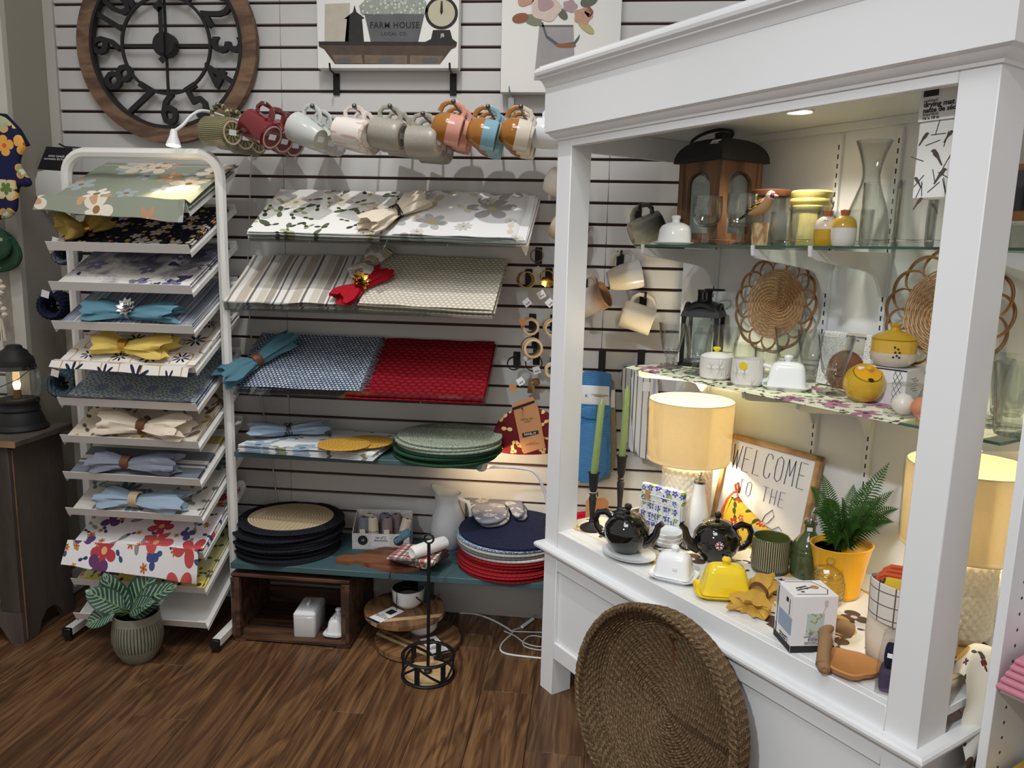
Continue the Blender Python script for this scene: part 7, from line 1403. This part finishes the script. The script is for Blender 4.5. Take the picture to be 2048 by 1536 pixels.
# teapots
def teapot(label, P, rz, sticker=False):
    t = thing('teapot', label, 'teapot', P, rz, 'black glazed teapots')
    MB().lathe([(0, 0), (.036, 0), (.038, .005), (.044, .011), (.060, .03), (.0675, .055), (.065, .078), (.052, .098), (.042, .105), (.043, .109), (.038, .109), (.034, .102), (0, .10)], 48).build('body', 'black_gloss', t)
    MB().lathe([(0, .1065), (.0375, .1065), (.0385, .110), (.03, .116), (.012, .1195), (.006, .121), (.0055, .125), (.010, .130), (.0115, .136), (.009, .142), (0, .145)], 40).build('lid', 'black_gloss', t)
    MB().tube([(.052, 0, .035), (.075, 0, .045), (.088, 0, .068), (.094, 0, .092), (.106, 0, .104)], [.019, .0155, .0115, .009, .0085], 14).build('spout', 'black_gloss', t)
    MB().tube([(-.048, 0, .096), (-.07, 0, .107), (-.092, 0, .1), (-.102, 0, .078), (-.096, 0, .054), (-.08, 0, .038), (-.062, 0, .034)], [.008, .0075, .007, .007, .007, .0075, .008], 10, flat=1.4).build('handle', 'black_gloss', t)
    if sticker:
        s_o = MB(); a0 = 80; s_o.x = RZ(a0) @ TR(.0672, 0, .066) @ RY(86); s_o.lathe([(0, .0014), (.0125, .0010)], 22, cap=False); s_o = s_o.build('flag_sticker', 'navy_cloth', t); b = MB(); b.x = RZ(a0) @ TR(.0680, 0, .066) @ RY(86)
        b.box((0, 0, .0012), (.024, .0065, .0006)); b.box((0, 0, .0012), (.0065, .024, .0006)); b.box((0, 0, .001), (.023, .003, .0006), 0, RZ(45)); b.box((0, 0, .001), (.023, .003, .0006), 0, RZ(-45)); b.build('white_cross', 'ink_white', s_o); b = MB(); b.x = RZ(a0) @ TR(.0684, 0, .066) @ RY(86); b.box((0, 0, .0014), (.024, .0036, .0006)); b.box((0, 0, .0014), (.0036, .024, .0006)); b.build('red_cross', 'bird_red', s_o)
    return t
pl_ = thing('saucer_plate', 'white oval plate under the left black teapot', 'plate', K(1257, 1112), CABA + rad(5)); MB().lathe([(0, 0), (.055, 0), (.062, .003), (.085, .011), (.086, .013), (.062, .008), (.05, .005), (0, .005)], 44).build('plate', 'porcelain', pl_); pl_.scale = (1.0, .8, 1)
teapot('black glazed teapot standing on a white plate, spout to the right', K(1252, 1104) + V((0, 0, .0052)), rad(-24))
teapot('black glazed teapot with a union flag sticker, spout to the left', K(1430, 1118), rad(188), True)
for k in range(3):
    t = thing('dip_dish', ('bottom', 'middle', 'top')[k] + ' white dip dish of the small stack between the teapots', 'dish', K(1333, 1088) + V((0, 0, .013 * k)), 0, 'stacked dip dishes'); MB().lathe([(0, 0), (.034, 0), (.042, .004), (.046, .016), (.044, .018), (.039, .014), (0, .013)], 36).build('dish', 'porcelain', t)
t = thing('dotted_pouch', 'black white-dotted pouch lying between the teapots', 'pouch', K(1368, 1092), CABA); b = MB(); pillow(b, rounded_rect(.07, .05, .015), .008, .004); b.build('pouch', 'card_dots', t)
# napkin holder
print_mat('print_tile', (222, 224, 226), [(34, .42, 4, .6, (120, 150, 60), (150, 176, 70), .5, 2.2, (226, 220, 120), .5), (34, .44, 5, .7, (70, 120, 190), (90, 96, 180), .6, 7.1, (236, 226, 150), .5)])
nh = thing('napkin_holder', 'white wire napkin holder with a pack of flower-printed napkins', 'napkin holder', K(1318, 1070), CABA + rad(14)); b = MB().box((0, .012, .078), (.15, .02, .15), .001); b.uv = [(p.x, p.z) for p in b.v]; b.build('napkin_pack', 'print_tile', nh); b = MB()
for x in range(8): b.tube([(-.068 + x * .0195, -.006, .005), (-.068 + x * .0195, -.006, .10)], .0011, 5)
for z in (.005, .04, .07, .10): b.tube([(-.07, -.006, z), (.07, -.006, z)], .0013, 5)
for x in range(7): b.tube([(-.058 + x * .0195 + .0097 * cos(a), -.006, .10 + .011 * sin(a)) for a in (pi * q / 8 for q in range(9))], .0011, 5)
b.tube([(-.072, -.006, 0), (-.072, -.006, .115), (-.06, -.006, .125), (.06, -.006, .125), (.072, -.006, .115), (.072, -.006, 0)], .002, 6); b.tube([(-.02, -.006, .126), (-.012, -.006, .14), (0, -.006, .145), (.012, -.006, .14), (.02, -.006, .126)], .0015, 6); b.build('wire_front', 'rack_white', nh)
MB().box((0, .01, .0015), (.15, .045, .003)).build('wire_base', 'rack_white', nh); MB().box((-.045, -.009, .125), (.016, .005, .03), .001).build('wood_peg', 'kraft', nh)
# oil bottle
t = thing('oil_bottle', 'white ceramic oil bottle with steel pourer beside the napkin holder', 'bottle', K(1393, 1066)); MB().lathe([(0, 0), (.034, 0), (.036, .004), (.036, .05), (.034, .07), (.024, .11), (.0185, .14), (.0165, .165), (0, .165)], 32).build('body', 'porcelain', t); MB().lathe([(0, .1652), (.0185, .1652), (.0185, .172), (.016, .174), (0, .174)], 24).build('collar', 'dark_chrome', t); MB().tube([(0, 0, .173), (0, 0, .186), (.003, -.001, .200)], .0042, 8).build('pourer', 'chrome', t); MB().tube([(0, 0, .186), (-.012, 0, .196)], .002, 6).build('air_tube', 'chrome', t)
# yellow oven mitt leaning before the sign
mp = [(-.115, -.035), (-.12, .01), (-.115, .045), (-.10, .068), (-.085, .05), (-.05, .038), (0, .02), (.05, .004), (.10, -.002), (.125, -.012), (.13, -.032), (.115, -.05), (.085, -.052), (.06, -.062), (.02, -.07), (-.04, -.066), (-.09, -.055)]
t = thing('oven_mitt', 'yellow farm-print oven mitt with orange binding leaning before the sign', 'oven mitt'); b = MB(); pillow(b, smooth_poly(mp[::-1], 2), .03, .014, z0=-.015); b.build('quilted_body', 'print_mitt', t); MB().tube([(-.108, -.052, 0), (-.118, -.03, .002), (-.123, 0, .004), (-.119, .035, .003), (-.105, .064, 0)], .007, 8).build('binding', 'orange_trim', t); b = MB(); b.tube([(-.102, .066, 0), (-.114, .085, 0), (-.106, .093, 0), (-.098, .08, 0), (-.096, .064, 0)], .004, 6); b.build('hanging_loop', 'orange_trim', t)
mc = C(.462, .455, DKZ + .064); setm(t, MX.Translation(mc) @ MX.Rotation(CABA, 4, 'Z') @ RX(90 - 16) @ RZ(-4) @ SC(1.06))
# ribbed mug, green bottle, honey jar, fern
def _ribmug2(nm):
    g = G(nm); a = g.M('FRACT', g.M('MULTIPLY', g.sep(g.co())[0], 52.0)); z = g.sep(g.co('Object'))[2]; m = g.M('MULTIPLY', g.M('LESS_THAN', a, .42), g.M('GREATER_THAN', z, .012)); g.P(Base_Color=g.mix(m, lin((62, 66, 48)), lin((168, 160, 122))), Roughness=.3); g.bump(g.M('SINE', g.M('MULTIPLY', a, pi)), .4, .002); return g.mat
MDEF['mug_ribgreen'] = _ribmug2
t = thing('ribbed_cup', 'dark green vertically ribbed cup in front of the yellow oven mitt', 'mug', K(1538, 1140), rad(30)); R_, h2 = .051, .098; MB().lathe([(0, 0), (.044, 0), (.049, .005), (R_, .012), (R_, h2)], 64, cap=False).build('cup', 'mug_ribgreen', t); MB().lathe([(R_, h2), (R_ - .002, h2 + .002), (R_ - .004, h2), (R_ - .004, .012), (0, .008)], 48, cap=False).build('lining', 'olive_gloss', t); MB().tube([(R_ - .002, 0, .075), (R_ + .022, 0, .074), (R_ + .028, 0, .05), (R_ + .02, 0, .028), (R_ - .002, 0, .024)], .0055, 8).build('handle', 'olive_gloss', t)
D('bottle_green', (66, 80, 44), .12, 0, .5, .5, .12, 0, 300, 30)
t = thing('green_bottle', 'olive green glazed oil bottle with steel pourer beside the fern', 'bottle', K(1612, 1150)); MB().lathe([(0, 0), (.040, 0), (.044, .004), (.0455, .02), (.0455, .062), (.0445, .064), (.0455, .066), (.0455, .078), (.044, .080), (.0445, .083), (.040, .096), (.028, .113), (.017, .124), (.0145, .132), (.0145, .146), (.018, .149), (.018, .156), (.013, .158), (0, .158)], 40).build('body', 'bottle_green', t); MB().lathe([(0, .1582), (.015, .1582), (.015, .163), (0, .163)], 20).build('stopper', 'chrome', t); MB().tube([(0, 0, .162), (.002, 0, .182), (.008, 0, .196)], .0048, 8).build('pourer', 'chrome', t); MB().box((-.006, -.0165, .138), (.014, .003, .010)).build('price_sticker', 'tag_white', t)
t = thing('honey_jar', 'clear ribbed glass beehive honey jar with round knob', 'jar', K(1650, 1205)); MB().lathe([(0, 0), (.036, 0), (.04, .006), (.041, .03), (.04, .06), (.036, .078), (.025, .092), (.01, .10), (0, .101)], 40, lambda a, i, r, z: r * (1 + .03 * sin(a * 3 + z * 260))).build('body', 'glass_clear', t); b = MB(); b.x = TR(.004, 0, .111); b.lathe([(0, -.011), (.008, -.008), (.0115, 0), (.008, .008), (0, .011)], 18); b.build('knob', 'glass_clear', t); b = MB()
for k in range(7): b.tube([((.0415 - .003 * max(0, k - 3)) * cos(a), (.0415 - .003 * max(0, k - 3)) * sin(a), .022 + .0115 * k + .002 * sin(2 * a)) for a in (2 * pi * q / 36 for q in range(36))], .0016, 5, True)
b.build('ribs', 'glass_clear', t); MB().box((-.012, -.026, .093), (.014, .001, .010), 0, RX(-35)).build('price_sticker', 'tag_white', t)
fp = thing('potted_fern', 'artificial green fern in a glossy yellow pot on the deck', 'plant', C(.80, .375, DKZ)); MB().lathe([(0, 0), (.05, 0), (.054, .004), (.056, .012), (.054, .016), (.066, .09), (.074, .128), (.078, .138), (.074, .139), (.068, .125), (0, .118)], 44, lambda a, i, r, z: (r, z + .006 * sin(a + 2) * (z > .1))).build('pot', 'yellow_pot', fp); MB().lathe([(0, .121), (.067, .121)], 20).build('soil', 'soil', fp)
D('fern_green', (52, 98, 28), .45, 0, .4, 0, .2)
def frond(base, tip, bend, W, n=30):
    b = MB(); B, T = V(base), V(tip); pts = []
    for i in range(n + 1):
        s = i / n; pts.append(B + (T - B) * s + V((0, 0, bend * sin(pi * s) * .6)) - V((0, 0, bend * s * s * .4)))
    b.tube(pts, [.0022 * (1 - .75 * i / n) for i in range(n + 1)], 5)
    ax = (T - B).normalized(); sd = ax.cross(V((0, 0, 1))); sd = sd.normalized() if sd.length > .05 else V((1, 0, 0)); vw = V((-.3, -.9, .3)); sd = (sd * .6 + ax.cross(vw).normalized() * .6).normalized()
    for i in range(2, n):
        s = i / n; w = 1.25 * W * (sin(pi * min(1, .12 + s * .9)) ** .7) * (1.05 - .6 * s)
        for q in (-1, 1):
            a = pts[i]; d = (sd * q + ax * .45).normalized(); c = a + d * w - V((0, 0, .12 * w)); nn = ax * (.0021 + .0006 * (1 - s)); b.add([a - nn * .6, a + d * w * .5 - nn, c, a + d * w * .5 + nn, a + nn * .6], [(0, 1, 3, 4), (1, 2, 3)])
    return b
fb = fp.location + V((0, 0, .118))
for (px, py, dd, bend, W) in ((1780, 918, .02, .02, .045), (1645, 938, .0, .03, .04), (1622, 960, -.03, .04, .042), (1626, 1010, -.06, .05, .04), (1708, 962, .05, .02, .035), (1788, 972, -.03, .03, .04), (1740, 1000, -.10, .05, .04), (1668, 1040, -.11, .06, .038), (1790, 1030, .04, .05, .04), (1700, 1075, -.13, .07, .035), (1762, 1050, -.11, .06, .038), (1685, 985, -.05, .03, .04), (1745, 950, .06, .02, .036), (1655, 985, .03, .04, .04), (1725, 1040, -.09, .06, .04), (1800, 1005, .02, .04, .04), (1690, 1015, -.08, .05, .04), (1765, 985, .05, .03, .036)):
    d_ = V(fp.location) - CAMP; d_.z = 0; d_.normalize(); tip = onP(px, py, fp.location + d_ * dd, d_)
    frond(V((RND.uniform(-.014, .014), RND.uniform(-.014, .014), .12)), tip - fp.location, bend, W).build('frond', 'fern_green', fp, False)
# butter dishes, napkin, product box
butter_dish('white porcelain butter dish with price sticker at the deck front', 'porcelain', K(1347, 1155), CABA + rad(30), .125, .10, .066, group='butter dishes on the deck', tag_=True)
butter_dish('bright yellow butter dish at the deck front', 'yellow_gloss', K(1448, 1188), CABA + rad(52), .155, .112, .074, group='butter dishes on the deck', flare=.022)
napkin('mustard napkin in a dark wire ring beside the white product box', 'mustard_cloth', MX.Translation(K(1514, 1200)) @ RZ(64), .105, .09, .05, .035, .04, ('leather', 'wire'), 31)
bxp = thing('product_box', 'white tumbler product box with cut-out window at the deck front', 'box', C(.905, .045, DKZ), CABA + rad(26)); bw, bd, bh = .105, .088, .131
a_, b2_, c_ = C(.868, .03), C(.938, .006), C(.985, .095)
bxp.location = V((b2_.x, b2_.y, DKZ)); ang = atan2((c_ - b2_).y, (c_ - b2_).x); bxp.rotation_euler = (0, 0, ang); bw = (c_ - b2_).length; v_ = (a_ - b2_); dirL = V((-sin(ang), cos(ang), 0)); bd = max(.085, v_.dot(dirL))
MB().box((bw / 2, bd / 2, bh / 2 + .007), (bw - .001, bd - .001, bh - .014), 0).build('inner_carton', 'card_white', bxp)
b = MB(); b.box((bw / 2, -.0005, bh / 2), (bw, .001, bh)); b.box((bw / 2, bd + .0005, bh / 2), (bw, .001, bh)); b.box((bw / 2, bd / 2, bh), (bw, bd, .001)); b.box((bw + .0005, bd / 2, bh / 2), (.001, bd, bh))
b.box((-.0006, bd / 2, bh * .80), (.001, bd, bh * .40)); b.box((-.0006, bd / 2, bh * .14), (.001, bd, bh * .28)); b.box((-.0006, bd * .92, bh / 2), (.001, bd * .16, bh)); b.build('carton', 'card_white', bxp)
MB().box((-.0008, bd * .42, bh * .44), (.0006, bd * .74, bh * .3)).build('window_recess', 'sky_cloth', bxp)
b = MB(); b.box((bw / 2, -.0012, .0075), (bw + .001, .0008, .015)); b.box((-.0013, bd / 2, .0075), (.0008, bd, .015)); b.build('black_footer', 'card_black', bxp)
b = MB(); b.tube([(.012, .012, bh + .0008), (bw * .8, .010, bh + .0008), (bw * .92, bd * .4, bh + .0008), (bw * .75, bd * .9, bh + .0008), (.012, bd * .92, bh + .0008)], .0012, 4, flat=.3); b.tube([(-.001, .016, bh * .9), (-.001, .016, bh * .62)], .0012, 4); b.tube([(-.001, bd * .88, bh * .95), (-.001, bd * .88, bh * .1)], .0012, 4); b.tube([(-.001, .016, bh * .05), (-.001, .016, bh * .22)], .001, 4); b.build('outline_print', 'ink', bxp)
def _sprig(nm):
    g = G(nm); uv = g.map(g.co('Object'), (1, 1, 1), (rad(90), 0, 0)); col = g.motif(lin((186, 204, 200)), uv, 60, .46, 2, 4, (96, 130, 60), (190, 180, 90), .6, 2.2); col = g.motif(col, uv, 70, .4, 5, .8, (206, 170, 110), (120, 110, 130), .4, 4.4); g.P(Base_Color=col, Roughness=.5); return g.mat
MDEF['tumbler_print'] = _sprig
MB().box((bw * .52, -.0014, bh * .50), (bw * .40, .0006, bh * .40), .0002).build('tumbler_picture', 'tumbler_print', bxp); b = MB(); b.tube([(bw * .66, -.0014, bh * .70), (bw * .72, -.0014, bh * .84)], .0016, 5, flat=.4); b.x = TR(bw * .735, -.0014, bh * .88) @ RX(90); b.prism(rounded_rect(.008, .016, .0035), .0006); b.build('toothbrush_picture', 'pt_rose', bxp); b = MB()
for k in range(12): b.box((bw * .40 + k * bw * .028, -.0014, bh * .225), (bw * (.008 + .008 * (k % 3 == 0)), .0006, bh * .055))
b.build('barcode', 'ink', bxp)
text('WATER LILY tumbler', .0055, 'ink_grey', bxp, TR(bw * .52, -.0016, bh * .275) @ RX(90)); text('ceramic tumbler / gobelet\nmade for your bathroom', .0042, 'ink_grey', bxp, TR(bw * .52, -.0016, bh * .165) @ RX(90)); text('bathroom\ntumbler', .010, 'ink', bxp, TR(bw * .38, bd * .5, bh + .0012) @ RZ(200)); text('treat yourself\nyou & yours', .0065, 'ink', bxp, TR(-.0016, bd * .45, bh * .17) @ RZ(-90) @ RX(90)); b = MB(); b.x = TR(bw * .68, bd * .55, bh + .0008); b.lathe([(0, .0006), (.009, .0006)], 18, cap=False); b.build('seal', 'kraft', bxp); b = MB(); b.box((bw * .30, bd * .28, bh + .0012), (.008, .005, .0005)); b.box((-.0013, bd * .34, bh * .86), (.0006, .011, .010)); b.build('logo_mark', 'ink', bxp)
# driftwood bowl, fabric basket, plastic pack
dbm = C(1.055, .055, DKZ); t = thing('root_bowl', 'carved teak root bowl with a gnarled branch handle at the deck front', 'bowl', dbm, CABA + rad(40)); MB().lathe([(0, 0), (.035, 0), (.052, .008), (.058, .02), (.053, .022), (.04, .013), (0, .009)], 32, lambda a, i, r, z: r * (1 + .08 * sin(3 * a + 1) + .04 * sin(7 * a))).build('bowl', 'bowl_wood', t); MB().tube([(-.058, -.03, .016), (-.056, -.004, .028), (-.05, .03, .045), (-.052, .058, .05), (-.04, .085, .055), (-.02, .105, .05), (.01, .112, .038)], [.0155, .0135, .015, .0125, .0145, .016, .018], 12).build('branch_handle', 'driftwood', t); b = MB(); b.x = TR(-.057, -.046, .016) @ RX(90); b.lathe([(0, .0), (.006, .001), (.013, -.004), (.0145, -.016)], 14, cap=False); b.build('cut_knot', 'driftwood', t)
MDEF['windowpane'] = lambda nm: (lambda g: (lambda u, v: (g.P(Base_Color=g.mix(g.M('MAXIMUM', g.M('LESS_THAN', g.M('FRACT', g.M('MULTIPLY', u, 34.0)), .08), g.M('LESS_THAN', g.M('FRACT', g.M('MULTIPLY', v, 34.0)), .08)), lin((222, 216, 206)), lin((104, 84, 80))), Roughness=.9), g.mat)[1])(g.sep(g.co())[0], g.sep(g.co())[1]))(G(nm))
fbk = thing('fabric_basket', 'cream fabric basket with checked cuff holding folded pot holders', 'basket', C(1.085, .165, DKZ), CABA + rad(30))
n_ = 28; ell = lambda rx, ry, zf, k: ([(rx * cos(a), ry * sin(a)) for a in (2 * pi * i / n_ for i in range(n_))], zf)
loft(MB(), [ell(.05, .042, 0, 0), ell(.056, .046, .004, 0), ell(.062, .05, .06, 0), ell(.060, .048, .115, 0)], True, False).build('body', 'cream_cloth', fbk, ang=60); cf = MB().lathe([(.0555, .098), (.0565, .105), (.0585, .182), (.0565, .183), (.0545, .12)], 36, lambda a, i, r, z: (r * (1.08 if True else 1), z + .012 * cos(a + 2.4)), cap=False); cf.uv = [(atan2(p.y, p.x) * .05, p.z) for p in cf.v]; cf.build('checked_cuff', 'windowpane', fbk)
for k in range(3):
    t = thing('pot_holder', ['front', 'middle', 'rear'][k] + ' yellow pot holder with orange binding in the fabric basket', 'pot holder', fbk.location + V((.012 * k - .01, .014 * k - .012, .105 + .004 * k)), CABA + rad(30 + 4 * k), 'pot holders in the fabric basket'); b = MB(); b.x = RX(78); pillow(b, rounded_rect(.085, .09, .015), .010, .004, z0=-.005); b.x = TR(0, 0, .048) @ RX(78); b.v = [V((p.x, p.y, p.z + .048)) for p in b.v]; b.build('quilted_pad', 'print_mitt', t)
    MB().tube([(-.042, .0, .05), (-.042, .008, .088), (-.03, .010, .095), (.03, .010, .095), (.042, .008, .088), (.042, 0, .05)], .0055, 8).build('binding', 'orange_trim', t)
t = thing('plastic_pack', 'clear plastic pack of dark folded fabric at the deck right corner', 'package', C(1.15, .062, DKZ), CABA + rad(28)); b = MB(); pillow(b, rounded_rect(.062, .045, .008), .05, .006); b.build('folded_fabric', 'plum_fabric', t); b = MB(); pillow(b, rounded_rect(.05, .036, .008), .045, .006, z0=.052); b.build('upper_fold', 'navy_cloth', t); loft(MB(), [(rounded_rect(.072, .055, .006), 0), (rounded_rect(.072, .055, .006), .062), (rounded_rect(.06, .045, .006), .118), (rounded_rect(.05, .02, .004), .128)]).build('clear_bag', 'plastic_film', t); MB().box((-.012, -.026, .085), (.014, .001, .009), 0, RX(-12)).build('price_sticker', 'tag_white', t)
# things glimpsed beyond the right post
t = thing('dotted_carton', 'white carton with a black dotted side beyond the right post', 'box', C(1.10, .245, DKZ), CABA + rad(12)); MB().box((0, 0, .085), (.075, .05, .17), .001).build('carton', 'card_speckle', t); MB().box((.0385, 0, .085), (.002, .052, .171)).build('dotted_side', 'card_dots', t); MB().box((.018, -.0258, .15), (.018, .001, .012)).build('logo_mark', 'ink', t)
t = thing('checked_bag', 'tan checked fabric bag standing beyond the right post', 'bag', C(1.165, .185, DKZ), CABA + rad(20)); b = MB(); loft(b, [(rounded_rect(.055, .04, .01), 0), (rounded_rect(.06, .045, .01), .05), (rounded_rect(.064, .048, .01), .13)]); b.uv = [(p.x + p.y, p.z) for p in b.v]; b.build('bag', 'kraft', t); b = MB(); loft(b, [(rounded_rect(.067, .051, .01), .065), (rounded_rect(.068, .052, .01), .132), (rounded_rect(.06, .046, .01), .132)], False, False); b.uv = [(p.x + p.y, p.z) for p in b.v]; b.build('checked_cuff', 'windowpane', t)
t = thing('heart_card', 'white speckled card with a red dot standing behind the fabric basket', 'card', C(1.0, .33, DKZ), CABA + rad(10)); MB().box((0, 0, .075), (.055, .012, .15), .001).build('card', 'card_speckle', t); b = MB(); b.x = TR(0, -.0065, .11) @ RX(90); b.lathe([(0, .0006), (.017, .0006)], 20, cap=False); b.build('red_dot', 'orange_trim', t)
